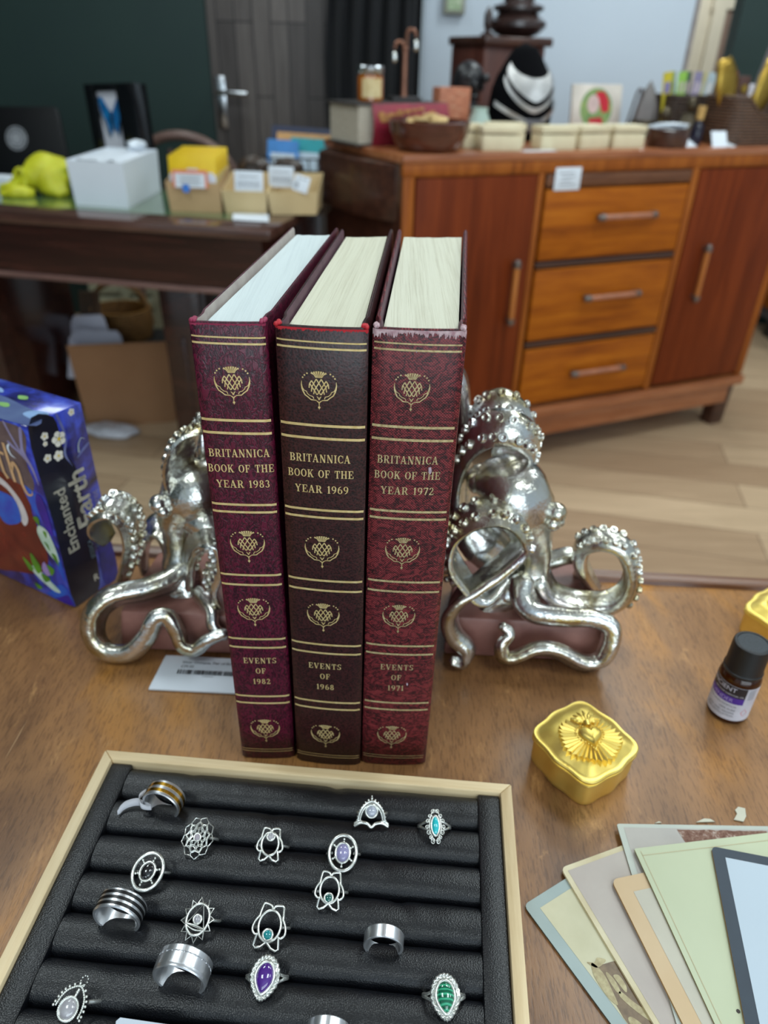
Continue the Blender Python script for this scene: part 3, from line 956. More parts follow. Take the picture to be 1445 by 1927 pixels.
# dark cabinet with pots behind the sideboard
cx, cd = -0.63, 0.74
cab = thing('dark_cabinet', 'tall dark red-brown cabinet against the white wall, behind the necklace bust', 'cabinet', SB(cx, cd, FLOOR), SA)
b = B(); box(b, (cx, cd + 0.1, (FLOOR + 0.42) / 2), (0.235, 0.24, 0.42 - FLOOR), M=SM, bev=0.004); obj('cabinet_body', b, M_MAHOG if False else wood('dark_red_wood', (64, 32, 26), (88, 46, 36), (108, 62, 50), axis=2, scale=8, rough=0.35), cab)
b = B(); box(b, (cx, cd + 0.09, 0.433), (0.262, 0.27, 0.026), M=SM, bev=0.006); obj('cabinet_top', b, M_DARKW, cab)
M_POT = plain('dark_brown_glaze', (58, 40, 36), 0.3, c2=(44, 30, 28), scale=20, Coat_Weight=0.4)
g = SB(-0.585, cd + 0.06, 0.446)
t = thing('brown_pot', 'dark brown lidded pot with flared neck on top of the dark cabinet', 'pot', g)
b = B(); lathe(b, [(0.045, 0), (0.075, 0.01), (0.098, 0.03), (0.098, 0.045), (0.072, 0.062), (0.066, 0.068), (0.085, 0.078), (0.085, 0.088), (0.052, 0.1), (0.05, 0.12), (0.062, 0.15), (0.06, 0.19), (0.04, 0.2), (0, 0.2)], g, 32); obj('pot_body', b, M_POT, t)
g = SB(-0.715, cd + 0.03, 0.446)
t = thing('small_ornament', 'small dark pointed ornament at the left of the brown pot', 'ornament', g)
b = B(); lathe(b, [(0.022, 0), (0.024, 0.006), (0.008, 0.014), (0.014, 0.03), (0.014, 0.06), (0.006, 0.078), (0, 0.082)], g, 14); obj('ornament_body', b, M_POT, t)

# dark framed panel at the far right and a low chest beyond the sideboard
p = P(1436, 150, 3.1)
t = thing('framed_panel', 'dark framed panel leaning behind the large wicker basket, at the picture edge', 'panel', (p.x + 0.1, 3.12, 0.2))
MM = Matrix.Translation((p.x + 0.09, 3.1, p.z)) @ Matrix.Rotation(R(9), 4, 'Y')
b = B(); box(b, (0, 0, 0), (0.22, 0.03, 0.30), M=MM, bev=0.004); obj('frame', b, plain('dull_pewter_frame', (116, 104, 104), 0.4), t)
b = B(); box(b, (0.0, -0.0162, 0), (0.17, 0.003, 0.25), M=MM); obj('panel_face', b, plain('black_panel', (30, 26, 28), 0.3), t)
t = thing('low_chest', 'low orange wooden chest on the floor beyond the right end of the sideboard', 'chest', (2.25, 3.38, FLOOR))
b = B(); box(b, (2.25, 3.38, -0.36), (0.84, 0.5, 0.5), bev=0.01); obj('chest_body', b, M_OAK, t)
b = B(); box(b, (2.25, 3.38, -0.635), (0.80, 0.46, 0.05)); obj('chest_base', b, plain('grey_felt', (92, 88, 96), 0.8), t)
for x in (1.9, 2.6):
    b = B(); box(b, (x, 3.38, -0.705), (0.06, 0.3, 0.09)); obj('foot', b, M_BLACK, t)

# ------------------------------------------------------------------ dark writing desk at the left, turned -11 degrees
DA = R(-11)
DZ = 0.02
DU = Vector((math.cos(DA), math.sin(DA), 0)); DV = Vector((-math.sin(DA), math.cos(DA), 0))
DC = Vector((-0.293, 1.809, 0))
DM = Matrix.Translation(DC) @ Matrix.Rotation(DA, 4, 'Z')      # x<0 along the desk to the left, y depth
def DK(u, v, z=DZ):
    q = DC + DU * u + DV * v
    return Vector((q.x, q.y, z))
M_DESK = wood('dark_mahogany', (34, 17, 15), (50, 25, 21), (70, 37, 30), axis=0, scale=8, rough=0.22, coat=0.5)
dk = thing('writing_desk', 'dark polished wooden writing desk with green leather inset top', 'desk', (DC.x - 0.7, DC.y + 0.5, FLOOR), DA)
b = B(); prism(b, [(-1.6, 0), (0, 0), (0, 0.56), (-1.6, 0.56)], -0.006, DZ, M=DM, bev=0.006); obj('top', b, wood('desk_edge_wood', (52, 32, 27), (76, 50, 42), (100, 70, 60), axis=0, scale=9, rough=0.12, coat=0.8), dk)
b = B(); prism(b, [(-1.5, 0.10), (-0.10, 0.10), (-0.10, 0.48), (-1.5, 0.48)], DZ - 0.002, DZ + 0.0012, M=DM); obj('leather_inset', b, plain('green_desk_leather', (88, 116, 78), 0.14, c2=(78, 106, 70), scale=20, Coat_Weight=0.6, Coat_Roughness=0.08), dk)
b = B(); prism(b, [(-1.57, 0.02), (-0.03, 0.02), (-0.03, 0.54), (-1.57, 0.54)], -0.135, -0.006, M=DM); obj('apron', b, M_DESK, dk)
b = B(); box(b, (-0.8, 0.016, -0.141), (1.56, 0.016, 0.014), M=DM, bev=0.004); obj('bead_moulding', b, wood('moulding_wood', (92, 66, 62), (116, 88, 82), (136, 106, 98), axis=0, scale=10, rough=0.25), dk)
lg = P(337, 650, 2.05)
for u, v in ((-1.5, 0.1), (-1.5, 0.48), (-0.10, 0.48)):
    b = B(); box(b, (u, v, (FLOOR - 0.135) / 2), (0.06, 0.07, -0.135 - FLOOR), M=DM, bev=0.006)
    obj('leg', b, M_DESK, dk)
xl, xr = P(304, 600, 2.04).x, P(378, 600, 2.04).x
b = B(); box(b, ((xl + xr) / 2, 2.13, (FLOOR - 0.14) / 2), (xr - xl, 0.18, -0.14 - FLOOR), bev=0.006); box(b, (xl + 0.055, 2.036, (FLOOR - 0.32) / 2), (0.012, 0.008, -0.34 - FLOOR), bev=0.002); obj('leg_panel', b, M_DESK, dk)
b = B(); box(b, (-1.25, 0.30, -0.44), (0.66, 0.4, 0.60), M=DM, bev=0.004); obj('drawer_pedestal', b, M_DESK, dk)

# laptop
lp = thing('laptop', 'black open laptop seen from behind with a round pale sticker on its lid', 'laptop', DK(-1.02, 0.50))
M_LAP = plain('black_laptop_shell', (9, 10, 13), 0.45, Specular_IOR_Level=0.3)
b = B(); box(b, (-1.05, 0.56, DZ + 0.012), (0.36, 0.24, 0.018), M=Matrix.Translation((0.0, -0.11, 0)) @ DM, bev=0.003, rotz=R(6)); obj('keyboard_base', b, M_LAP, lp)
LB0, LB1 = P(108, 338, 2.42), P(96, 212, 2.48)
LM = Matrix.Translation(P(122, 340, 2.40)) @ Matrix.Rotation(R(-4), 4, 'Z') @ Matrix.Rotation(R(-16), 4, 'X') @ Matrix.Rotation(R(-2), 4, 'Y')
b = B(); prism(b, [(-0.29, 0.0), (0.03, 0.0), (0.004, 0.194), (-0.008, 0.204), (-0.29, 0.208)], -0.006, 0.006, M=LM @ Matrix.Rotation(R(90), 4, 'X'), bev=0.002); obj('lid', b, M_LAP, lp)
fn = lambda x, y: LM @ Vector((x, -0.0066, y))
b = B(); disc(b, (-0.135, 0.118), 0.034, fn, seg=28); 
o = obj('sticker', b, plain('pale_grey_sticker', (150, 152, 156), 0.5, c2=(112, 114, 120), scale=90), lp)
b = B(); fnb = lambda x, y: LM @ Vector((x, -0.0070, y))
stroke(b, [(-0.135 + 0.028 * math.cos(k * math.pi / 14), 0.118 + 0.028 * math.sin(k * math.pi / 14)) for k in range(28)], 0.003, fnb, closed=True)
stroke(b, [(-0.135 + 0.018 * math.cos(k * math.pi / 7), 0.118 + 0.018 * math.sin(k * math.pi / 7)) for k in range(14)], 0.002, fnb, closed=True)
obj('sticker_print', b, M_INK, o)
t = thing('folded_paper', 'folded white paper on the desk before the laptop, at the photo edge', 'paper', DK(-0.84, 0.20))
b = B(); p = P(5, 338, 2.30); box(b, (p.x, p.y, DZ + 0.02), (0.07, 0.05, 0.036), R(-12), 0.003); obj('paper_fold', b, M_PAPER, t)

# yellow glove-like cloth
cl = thing('yellow_gloves', 'crumpled bright yellow rubber gloves lying on the desk beside the white box', 'gloves', (-1.0, 2.2, DZ))
M_YEL = plain('yellow_rubber', (206, 206, 46), 0.5, c2=(186, 184, 30), scale=25, Subsurface_Weight=0.1)
b = B()
def blob(pts, rad, seg=14, flat=0.8):
    pts = catmull(pts, 6); rad = [x[0] for x in catmull([(r,) for r in rad], 6)]
    tube(b, pts, rad, seg)
Pz = lambda x, y, Y: P(x, y, Y)
blob([Pz(45, 345, 2.22), Pz(60, 335, 2.22), Pz(85, 325, 2.24), Pz(110, 335, 2.26), Pz(122, 350, 2.26)], [0.026, 0.034, 0.052, 0.058, 0.03])
blob([Pz(100, 345, 2.22), Pz(112, 360, 2.2), Pz(122, 368, 2.18)], [0.05, 0.034, 0.015])
blob([Pz(2, 356, 2.2), Pz(20, 352, 2.2), Pz(40, 347, 2.21), Pz(55, 352, 2.2)], [0.010, 0.014, 0.022, 0.025])
blob([Pz(5, 369, 2.17), Pz(25, 366, 2.17), Pz(48, 364, 2.17), Pz(66, 365, 2.18)], [0.012, 0.017, 0.018, 0.012])
for v in b.verts:
    n = noise.noise_vector(v.co * 26) * 0.010
    v.co += n
    v.co.z = max(v.co.z, DZ + 0.0015)
obj('glove_body', b, M_YEL, cl, angle=180)
b = B()
c = P(36, 336, 2.195)
ring = [c + Vector((0.014 * math.cos(a), 0.0, 0.026 * math.sin(a))) + Vector((0.006 * math.sin(a), 0, 0)) for a in [2 * math.pi * k / 18 for k in range(18)]]
tube(b, ring, 0.005, 8, closed=True)
obj('glove_cuff', b, M_YEL, cl)

# white box with paper inside
WL, WR, WB = Vector((-0.856, 2.068, 0)), Vector((-0.702, 2.035, 0)), Vector((-0.702, 2.342, 0))
WBL = WL + (WB - WR)
wb = thing('white_box', 'open white cardboard box with tissue paper on the desk', 'box', ((WL + WB) / 2) + Vector((0, 0, DZ)))
b = B()
zt = 0.133
ex = 0.006
lo = [Vector((p.x, p.y, DZ + 0.0015)) for p in (WL, WR, WB, WBL)]
cen = sum((p for p in lo), Vector()) / 4
hi = [Vector((p.x, p.y, zt)) + (p - cen).normalized() * ex for p in lo]
th = 0.004
def inset(ps, k): 
    c_ = sum(ps, Vector()) / 4
    return [p + (c_ - p).normalized() * k for p in ps]
li, hi_i = inset(lo, th * 1.5), inset(hi, th * 1.5)
vo = [b.verts.new(p) for p in lo]; vh = [b.verts.new(p) for p in hi]; vi = [b.verts.new(p) for p in hi_i]; vb = [b.verts.new(p + Vector((0, 0, 0.004))) for p in li]
face(b, vo[::-1]); face(b, vb)
for i in range(4):
    j = (i + 1) % 4
    face(b, (vo[i], vo[j], vh[j], vh[i])); face(b, (vh[i], vh[j], vi[j], vi[i])); face(b, (vi[i], vi[j], vb[j], vb[i]))
obj('box_shell', b, plain('white_box_card', (232, 238, 246), 0.55, c2=(228, 234, 242), scale=10), wb)
b = B()
n = 12
g = [[None] * (n + 1) for _ in range(n + 1)]
for i in range(n + 1):
    for j in range(n + 1):
        u, v = i / n, j / n
        p = (hi_i[0] * (1 - u) + hi_i[1] * u) * (1 - v) + (hi_i[3] * (1 - u) + hi_i[2] * u) * v
        p = p + (cen - Vector((p.x, p.y, cen.z))) * 0.02
        p.z = zt - 0.004 + 0.006 * noise.noise(Vector((u * 4, v * 4, 2))) + (0.006 if 0.1 < u < 0.9 and v < 0.7 else 0)
        g[i][j] = b.verts.new(p)
for i in range(n):
    for j in range(n): face(b, (g[i][j], g[i + 1][j], g[i + 1][j + 1], g[i][j + 1]))
obj('tissue_paper', b, M_PAPER, wb, angle=180)
t = thing('crumpled_paper', 'crumpled scrap of white paper standing out of the open white box', 'paper', P(256, 275, 2.3))
b = B()
c = P(258, 272, 2.3)
sphere(b, c, 0.026, 10, sc=(1.2, 0.7, 0.5)); sphere(b, c + Vector((-0.022, 0, -0.022)), 0.018, 8, sc=(0.7, 0.6, 1.2))
for v in b.verts: v.co += noise.noise_vector(v.co * 60) * 0.012
obj('paper_scrap', b, M_PAPER, t, angle=20)

# framed butterfly
bf = thing('butterfly_frame', 'black deep box frame with a blue butterfly, standing behind the white box', 'framed butterfly', (P(225, 290, 2.44).x, 2.44, DZ))
MM = Matrix.Translation(P(238, 300, 2.44)) @ Matrix.Rotation(R(-14), 4, 'Z') @ Matrix.Rotation(R(-4), 4, 'X') @ Matrix.Rotation(R(-3.2), 4, 'Y')
b = B()
for c_, s_ in (((-0.066, 0, 0.098), (0.032, 0.07, 0.205)), ((0.053, 0, 0.098), (0.062, 0.07, 0.205)), ((-0.014, 0, 0.191), (0.075, 0.07, 0.02)), ((-0.014, 0, 0.004), (0.075, 0.07, 0.016)), ((-0.002, 0, -0.038), (0.172, 0.07, 0.074))):
    box(b, c_, s_, M=MM, bev=0.0015)
obj('frame', b, plain('glossy_black_frame', (10, 11, 14), 0.18), bf)
b = B(); box(b, (-0.014, -0.018, 0.098), (0.072, 0.006, 0.18), M=MM); obj('backing_card', b, plain('pale_lilac_card', (206, 206, 216), 0.6, scale=5), bf)
fn = lambda x, y: MM @ Vector((x, -0.028 + 0.1 * abs(x + 0.010) * 0.4, y))
b = B()
poly(b, [(-0.008, 0.125), (-0.034, 0.168), (-0.046, 0.165), (-0.044, 0.135), (-0.028, 0.092), (-0.022, 0.062), (-0.012, 0.082)], fn)
poly(b, [(-0.006, 0.125), (0.016, 0.162), (0.022, 0.155), (0.022, 0.115), (0.014, 0.09), (0.006, 0.064), (-0.004, 0.082)], fn)
obj('butterfly_wing', b, plain('iridescent_blue', (14, 112, 168), 0.35, c2=(8, 60, 110), scale=40), bf)
fn = lambda x, y: MM @ Vector((x, -0.031, y))
b = B(); stroke(b, [(-0.007, 0.13), (-0.008, 0.10), (-0.008, 0.078)], [0.003, 0.008, 0.004], fn); stroke(b, [(-0.044, 0.168), (-0.046, 0.135), (-0.024, 0.062)], 0.004, fn); stroke(b, [(0.023, 0.16), (0.023, 0.115), (0.008, 0.062)], 0.004, fn)
obj('butterfly_body', b, M_BLACK, bf)

# chair behind the desk: curved back rail and spindles
ch = thing('wooden_chair', 'old brown wooden chair with curved back, behind the white and brown boxes', 'chair', (-0.81, 3.05, FLOOR))
M_CHW = wood('worn_chair_wood', (82, 62, 56), (112, 88, 80), (136, 110, 102), axis=0, scale=8, rough=0.4)
cc = Vector((-0.81, 3.07, 0))
arc = []
for k in range(21):
    a = math.pi * (0.02 + 0.96 * k / 20)
    arc.append(Vector((cc.x + 0.21 * math.cos(a), cc.y - 0.06 * math.sin(a), -0.12 + 0.235 * math.sin(a) ** 0.8)))
b = B(); tube(b, arc, 0.018, 10); obj('back_rail', b, M_CHW, ch)
for x in (-0.12, -0.04, 0.04, 0.12):
    b = B(); tube(b, [cc + Vector((x * 0.8, -0.02, -0.30)), cc + Vector((x, -0.05, 0.085 - abs(x) * 0.45))], 0.009, 8); obj('spindle', b, M_CHW, ch)
b = B(); lathe(b, [(0, -0.31), (0.20, -0.31), (0.215, -0.295), (0.20, -0.275), (0, -0.285)], cc + Vector((0, -0.12, 0)), 28); obj('seat', b, M_CHW, ch)
for x, y in ((-0.15, -0.27), (0.15, -0.27), (-0.15, 0.03), (0.15, 0.03)):
    b = B(); tube(b, [cc + Vector((x, y, -0.31)), Vector((cc.x + x * 1.2, cc.y + y, FLOOR))], 0.017, 8); obj('leg', b, M_CHW, ch)

# kraft box of yellow packets
M_KRAFT = plain('kraft_card', (194, 160, 118), 0.7, c2=(184, 150, 108), scale=12)
M_KRAFTL = plain('pale_kraft_card', (212, 188, 142), 0.7, c2=(202, 176, 130), scale=12)

def open_box(parent, name, FL, FR, dirv, depth, z0, hf, hb, mat, flare=0.006, th=0.003):
    """open topped carton, front height hf, back height hb"""
    FL, FR = Vector(FL), Vector(FR)
    BL_, BR_ = FL + dirv * depth, FR + dirv * depth
    lo = [Vector((p.x, p.y, z0)) for p in (FL, FR, BR_, BL_)]
    hs = (hf, hf, hb, hb)
    cen = sum(lo, Vector()) / 4
    hi = [Vector((p.x, p.y, z0 + h)) + (p - cen).normalized() * flare for p, h in zip(lo, hs)]
    b = B()
    li = [p + (cen - p).normalized() * th for p in lo]; hi2 = [p + (Vector((cen.x, cen.y, p.z)) - p).normalized() * th * 1.4 for p in hi]
    vo = [b.verts.new(p) for p in lo]; vh = [b.verts.new(p) for p in hi]; vi = [b.verts.new(p) for p in hi2]; vb = [b.verts.new(p + Vector((0, 0, th))) for p in li]
    face(b, vo[::-1]); face(b, vb)
    for i in range(4):
        j = (i + 1) % 4
        face(b, (vo[i], vo[j], vh[j], vh[i])); face(b, (vh[i], vh[j], vi[j], vi[i])); face(b, (vi[i], vi[j], vb[j], vb[i]))
    return obj(name, b, mat, parent)

KF, KR = Vector((-0.586, 2.018, 0)), Vector((-0.449, 2.012, 0))
kb = thing('kraft_box', 'brown kraft card box filled with yellow packets on the desk', 'box', (-0.52, 2.1, DZ))
open_box(kb, 'box_shell', KF, KR, Vector((-0.05, 1, 0)).normalized(), 0.17, DZ + 0.0015, 0.072, 0.095, M_KRAFT)
M_PACK = plain('yellow_packet_print', (232, 196, 30), 0.45, c2=(222, 184, 20), scale=40)
M_PACKW = plain('white_packet_print', (226, 226, 232), 0.5, c2=(190, 206, 226), scale=45)
for i in range(9):
    k = i / 8
    p = Vector((-0.520 - 0.05 * 0.16 * k + 0.008 * k, 2.028 + 0.150 * k, DZ))
    t = thing('yellow_packet', 'yellow and white printed packet standing in a row in the kraft box', 'packet', p, R(-2), group='yellow packets in the kraft box')
    MM = Matrix.Translation(p + Vector((0.0, 0, 0.062 + 0.008 * k))) @ Matrix.Rotation(R(-2 + 1.3 * math.sin(i * 2)), 4, 'Z') @ Matrix.Rotation(R(-8), 4, 'X')
    b = B(); box(b, (0, 0, 0.018), (0.124, 0.006, 0.106), M=MM, bev=0.001); obj('packet_body', b, M_PACK, t)
    b = B()
    fn = lambda x, y: MM @ Vector((x, -0.0034, y))
    poly(b, [(-0.061, -0.03), (0.061, -0.03), (0.061, 0.025), (0.05, 0.034), (0.03, 0.03), (0.012, 0.042), (-0.012, 0.042), (-0.03, 0.03), (-0.05, 0.036), (-0.061, 0.026)], fn)
    obj('packet_print', b, M_PACKW, t)
t = thing('price_card', 'white price card with orange border at the front of the yellow packets', 'price card', (-0.52, 2.012, DZ + 0.06))
b = B(); MM = Matrix.Translation((-0.523, 2.0085, DZ + 0.082)) @ Matrix.Rotation(R(-2.5), 4, 'Z') @ Matrix.Rotation(R(-6), 4, 'X')
box(b, (0, 0, 0), (0.092, 0.002, 0.042), M=MM); obj('card_border', b, plain('orange_border', (236, 142, 108), 0.5), t)
b = B(); box(b, (0, -0.0012, -0.004), (0.078, 0.0006, 0.033), M=MM); obj('card_face', b, M_PAPER, t)
b = B(); disc(b, (-0.012, -0.022), 0.0105, lambda x, y: MM @ Vector((x, -0.0022, y))); obj('blue_seal', b, plain('blue_seal', (64, 130, 220), 0.5), t)
b = B()
for k in range(4): box(b, (0, -0.0016, 0.006 - 0.0062 * k), (0.058 - 0.01 * (k % 2), 0.0003, 0.0018), M=MM)
obj('printed_lines', b, M_GREYINK, t)

# two pale kraft trays with price cards
tray_specs = [(Vector((-0.438, 2.010, 0)), Vector((-0.330, 2.004, 0)), 0.082, 'left pale kraft card tray beside the brown kraft box'), (Vector((-0.318, 2.004, 0)), Vector((-0.200, 2.018, 0)), 0.082, 'right pale kraft card tray at the end of the desk')]
for i, (a, c, hh, lab) in enumerate(tray_specs):
    t = thing('kraft_tray', lab, 'box', ((a + c) / 2) + Vector((0, 0.05, DZ)), group='pale kraft trays on the desk')
    open_box(t, 'tray_shell', a, c, Vector((0.02, 1, 0)).normalized(), 0.13, DZ + 0.0015, 0.056, 0.085, M_KRAFTL, flare=0.009)
for (x, y, w, h_, yy, lean, lab) in ((496 - 28, 342, 0.074, 0.05, 2.008, -10, 'white price card with printing in the left pale kraft tray'), (529, 333, 0.066, 0.05, 2.05, -6, 'grey printed price card in the right pale kraft tray'), (567, 346, 0.04, 0.04, 2.012, -20, 'tilted white ticket at the right end of the right kraft tray')):
    p = P(x, y, yy)
    t = thing('price_card', lab, 'price card', p)
    MM = Matrix.Translation(p) @ Matrix.Rotation(R(lean), 4, 'X') @ Matrix.Rotation(R(16 if w < 0.05 else 1), 4, 'Y')
    b = B(); box(b, (0, 0, 0), (w, 0.0018, h_), M=MM, bev=0.0006); o = obj('card_face', b, M_PAPER, t)
    b = B()
    for k in range(9 if w > 0.05 else 3): box(b, (-w * 0.36 + k * w * 0.09, -0.0012, -0.006), (0.0025 if k % 2 else 0.0016, 0.0004, 0.016), M=MM)
    box(b, (0, -0.0012, 0.012), (w * 0.7, 0.0004, 0.002), M=MM)
    obj('printed_lines', b, M_GREYINK, t)
t = thing('price_ticket', 'white paper ticket on the front edge of the desk below the kraft trays', 'price ticket', P(474, 411, 1.93))
b = B(); q0, q1, q2, q3 = [Z(x, y, DZ + 0.003) for x, y in ((438, 414), (506, 418), (505, 404), (438, 402))]
hexa(b, [q0, q1, q2, q3], [q + Vector((0, 0, 0.0012)) for q in (q0, q1, q2, q3)]); obj('ticket_card', b, M_PAPER, t)

# dark wire basket of coloured leaflets beyond the trays
bs = thing('wire_basket', 'black basket holding blue and teal leaflets behind the kraft trays', 'basket', (-0.25, 2.56, -0.003))
st = thing('plant_stand', 'dark narrow side table standing between desk and sideboard', 'side table', (-0.26, 2.56, FLOOR))
b = B(); box(b, (-0.26, 2.56, -0.02), (0.34, 0.24, 0.03), bev=0.004); obj('top', b, M_DARKW, st)
for x, y in ((-0.40, 2.47), (-0.12, 2.47), (-0.40, 2.65), (-0.12, 2.65)):
    b = B(); box(b, (x, y, (FLOOR - 0.035) / 2), (0.03, 0.03, -0.035 - FLOOR)); obj('leg', b, M_DARKW, st)
b = B()
for z in (0.0, 0.035, 0.07, 0.105):
    k = 1 + z * 0.6
    tube(b, [(-0.25 + sx * 0.15 * k, 2.56 + sy * 0.09 * k, z) for sx, sy in ((-1, -1), (1, -1), (1, 1), (-1, 1))], 0.003, 6, closed=True)
for i in range(12):
    x = -0.40 + 0.3 * i / 11
    for sy in (-1, 1): tube(b, [(x, 2.56 + sy * 0.09, 0.0), (-0.25 + (x + 0.25) * 1.06, 2.56 + sy * 0.0955, 0.105)], 0.0025, 6)
for j in range(7):
    y = 2.47 + 0.18 * j / 6
    for sx in (-1, 1): tube(b, [(-0.25 + sx * 0.15, y, 0.0), (-0.25 + sx * 0.159, 2.56 + (y - 2.56) * 1.06, 0.105)], 0.0025, 6)
obj('wire_frame', b, M_BLACK, bs)
leaf = [((44, 52, 84), 'navy', 572, 275, 0.215, 0.11, 2.61, (240, 190, 120)), ((226, 170, 106), 'orange', 578, 284, 0.20, 0.10, 2.58, (44, 52, 84)), ((74, 150, 226), 'sky blue', 532, 296, 0.10, 0.10, 2.53, (220, 232, 244)), ((36, 176, 186), 'teal', 590, 297, 0.15, 0.11, 2.55, (214, 232, 246))]
for i, (c1, nm, x, y, w, hh, Y, c2) in enumerate(leaf):
    p = P(x, y, Y)
    t = thing('leaflet', '%s printed leaflet card standing in the black basket' % nm, 'leaflet', p, group='leaflets in the black basket')
    MM = Matrix.Translation(p) @ Matrix.Rotation(R(-4), 4, 'Z') @ Matrix.Rotation(R(-14), 4, 'X') @ Matrix.Rotation(R(2), 4, 'Y')
    b = B(); box(b, (0, 0, 0), (w, 0.003, hh), M=MM); obj('leaflet_card', b, plain(nm.replace(' ', '_') + '_leaflet', c1, 0.4), t)
    b = B(); box(b, (0.0, -0.0019, -0.016), (w * 0.78, 0.0006, hh * 0.55), M=MM); obj('leaflet_print', b, plain(nm.replace(' ', '_') + '_leaflet_print', c2, 0.45, c2=tuple(int(v * 0.93) for v in c2), scale=30), t)
M_FLECK = plain('dark_beads', (84, 64, 50), 0.4, c2=(14, 12, 13), scale=120, bump=0.3)
for k, (x, y, Y, r_, lab) in enumerate(((476, 318, 2.2, 0.038, 'dark bundle of beads behind the left kraft tray'), (540, 320, 2.22, 0.036, 'dark brown bead bundle behind the right kraft tray'), (600, 352, 2.22, 0.05, 'dark beaded strands hanging beside the right kraft tray'))):
    p = P(x, y, Y)
    t = thing('bead_bundle', lab, 'beads', p, group='bead bundles by the kraft trays')
    b = B()
    for s in range(5):
        pts = []
        for q in range(16):
            a = 2 * math.pi * q / 15
            pts.append(p + Vector((r_ * (0.7 + 0.1 * s) * math.cos(a), 0.012 * s - 0.02, r_ * (0.55 + (0.4 if k == 2 else 0.1) * (s % 2)) * math.sin(a) - (0.02 if k == 2 else 0))))
        tube(b, pts, 0.008, 7)
    obj('bead_strands', b, M_FLECK, t)

# under the desk: cardboard box with white paper bags, leaning bag, basket, plastic bag
ub = thing('cardboard_box', 'brown cardboard box on the floor under the desk', 'box', (-0.92, 2.42, FLOOR))
UF, UR = Vector((-1.055, 2.285, 0)), Vector((-0.762, 2.345, 0))
open_box(ub, 'box_shell', UF, UR, Vector((-0.12, 1, 0)).normalized(), 0.17, FLOOR, 0.300, 0.230, plain('brown_cardboard', (166, 124, 88), 0.75, c2=(152, 110, 76), scale=4), flare=0.014, th=0.006)
M_BAGW = plain('white_bag_paper', (206, 206, 220), 0.6, c2=(192, 192, 208), scale=10)
for (x, y, w, hh, Y, rot, lab) in ((185, 668, 0.215, 0.17, 2.36, 2, 'front white paper carrier bag in the cardboard box'), (172, 640, 0.15, 0.17, 2.43, -4, 'rear white paper carrier bag with a handle slot in the cardboard box')):
    p = P(x, y, Y)
    t = thing('paper_bag', lab, 'paper bag', p, group='white paper bags under the desk')
    MM = Matrix.Translation(p) @ Matrix.Rotation(R(-18), 4, 'X') @ Matrix.Rotation(R(rot), 4, 'Y')
    b = B(); prism(b, [(-w / 2, -hh / 2), (w / 2, -hh / 2), (w / 2 * 0.86, hh * 0.12), (w * 0.36, hh * 0.42), (w * 0.30, hh / 2), (-w * 0.32, hh / 2), (-w * 0.45, hh * 0.3)], -0.008, 0.008, M=MM @ Matrix.Rotation(R(90), 4, 'X'), bev=0.003); obj('bag_body', b, M_BAGW, t)
    b = B(); box(b, (0.02, -0.0088, hh * 0.12), (w * 0.42, 0.001, 0.018), M=MM); obj('handle_slot', b, plain('slot_shadow_grey', (96, 96, 104), 0.8), t)
t = thing('plastic_bag', 'crumpled white plastic bag lying on the floor before the cardboard box', 'plastic bag', (-0.96, 2.22, FLOOR))
b = B(); sphere(b, (-0.955, 2.235, FLOOR + 0.016), 0.06, 20, sc=(1.75, 0.75, 0.30))
for v in b.verts:
    v.co += noise.noise_vector(v.co * 30) * 0.014; v.co.z = max(v.co.z, FLOOR + 0.001)
obj('bag_body', b, plain('white_plastic', (214, 216, 226), 0.3), t, angle=180)
p = P(228, 588, 2.64)
t = thing('straw_basket', 'golden straw basket in the dark under the desk behind the cardboard box', 'basket', p)
b = B(); lathe(b, [(0.10, -0.09), (0.115, -0.04), (0.11, 0.02), (0.10, 0.02), (0.10, -0.04), (0, -0.08)], p, 20, sy=0.9); tube(b, [p + Vector((0.10 * math.cos(a), 0, 0.02 + 0.09 * math.sin(a))) for a in [math.pi * k / 10 for k in range(11)]], 0.01, 7)
obj('basket_body', b, m_wicker('golden_straw', (170, 120, 54), (84, 54, 22)), t)
t = thing('storage_crate', 'dark storage crate under the desk carrying the straw basket', 'crate', (p.x + 0.05, 2.64, FLOOR))
b = B(); box(b, (p.x + 0.05, 2.64, (FLOOR + p.z - 0.091) / 2), (0.56, 0.22, p.z - 0.091 - FLOOR), bev=0.008); obj('crate_body', b, plain('charcoal_plastic', (28, 26, 28), 0.6), t)
p = P(255, 600, 3.3)
t = thing('striped_crate', 'pale slatted crate beside the straw basket, far under the desk', 'crate', (p.x, 3.3, FLOOR))
b = B()
for k in range(9): box(b, (p.x, 3.32, FLOOR + 0.04 + 0.062 * k), (0.32, 0.2, 0.05), bev=0.004)
for dx in (-0.14, 0, 0.14): box(b, (p.x + dx, 3.215, FLOOR + 0.29), (0.03, 0.012, 0.56))
obj('slats', b, plain('pale_slat_paint', (190, 188, 160), 0.6), t)
t = thing('hanging_straps', 'brown leather straps hanging below the desk above the paper bags', 'straps', P(160, 560, 2.5))
b = B()
for dx in (-6, 4, 14, 24): tube(b, [P(158 + dx, 548, 2.5), P(160 + dx, 575, 2.5), P(163 + dx, 612, 2.48)], 0.008, 7)
obj('strap_loops', b, plain('brown_leather', (84, 62, 46), 0.5), t)

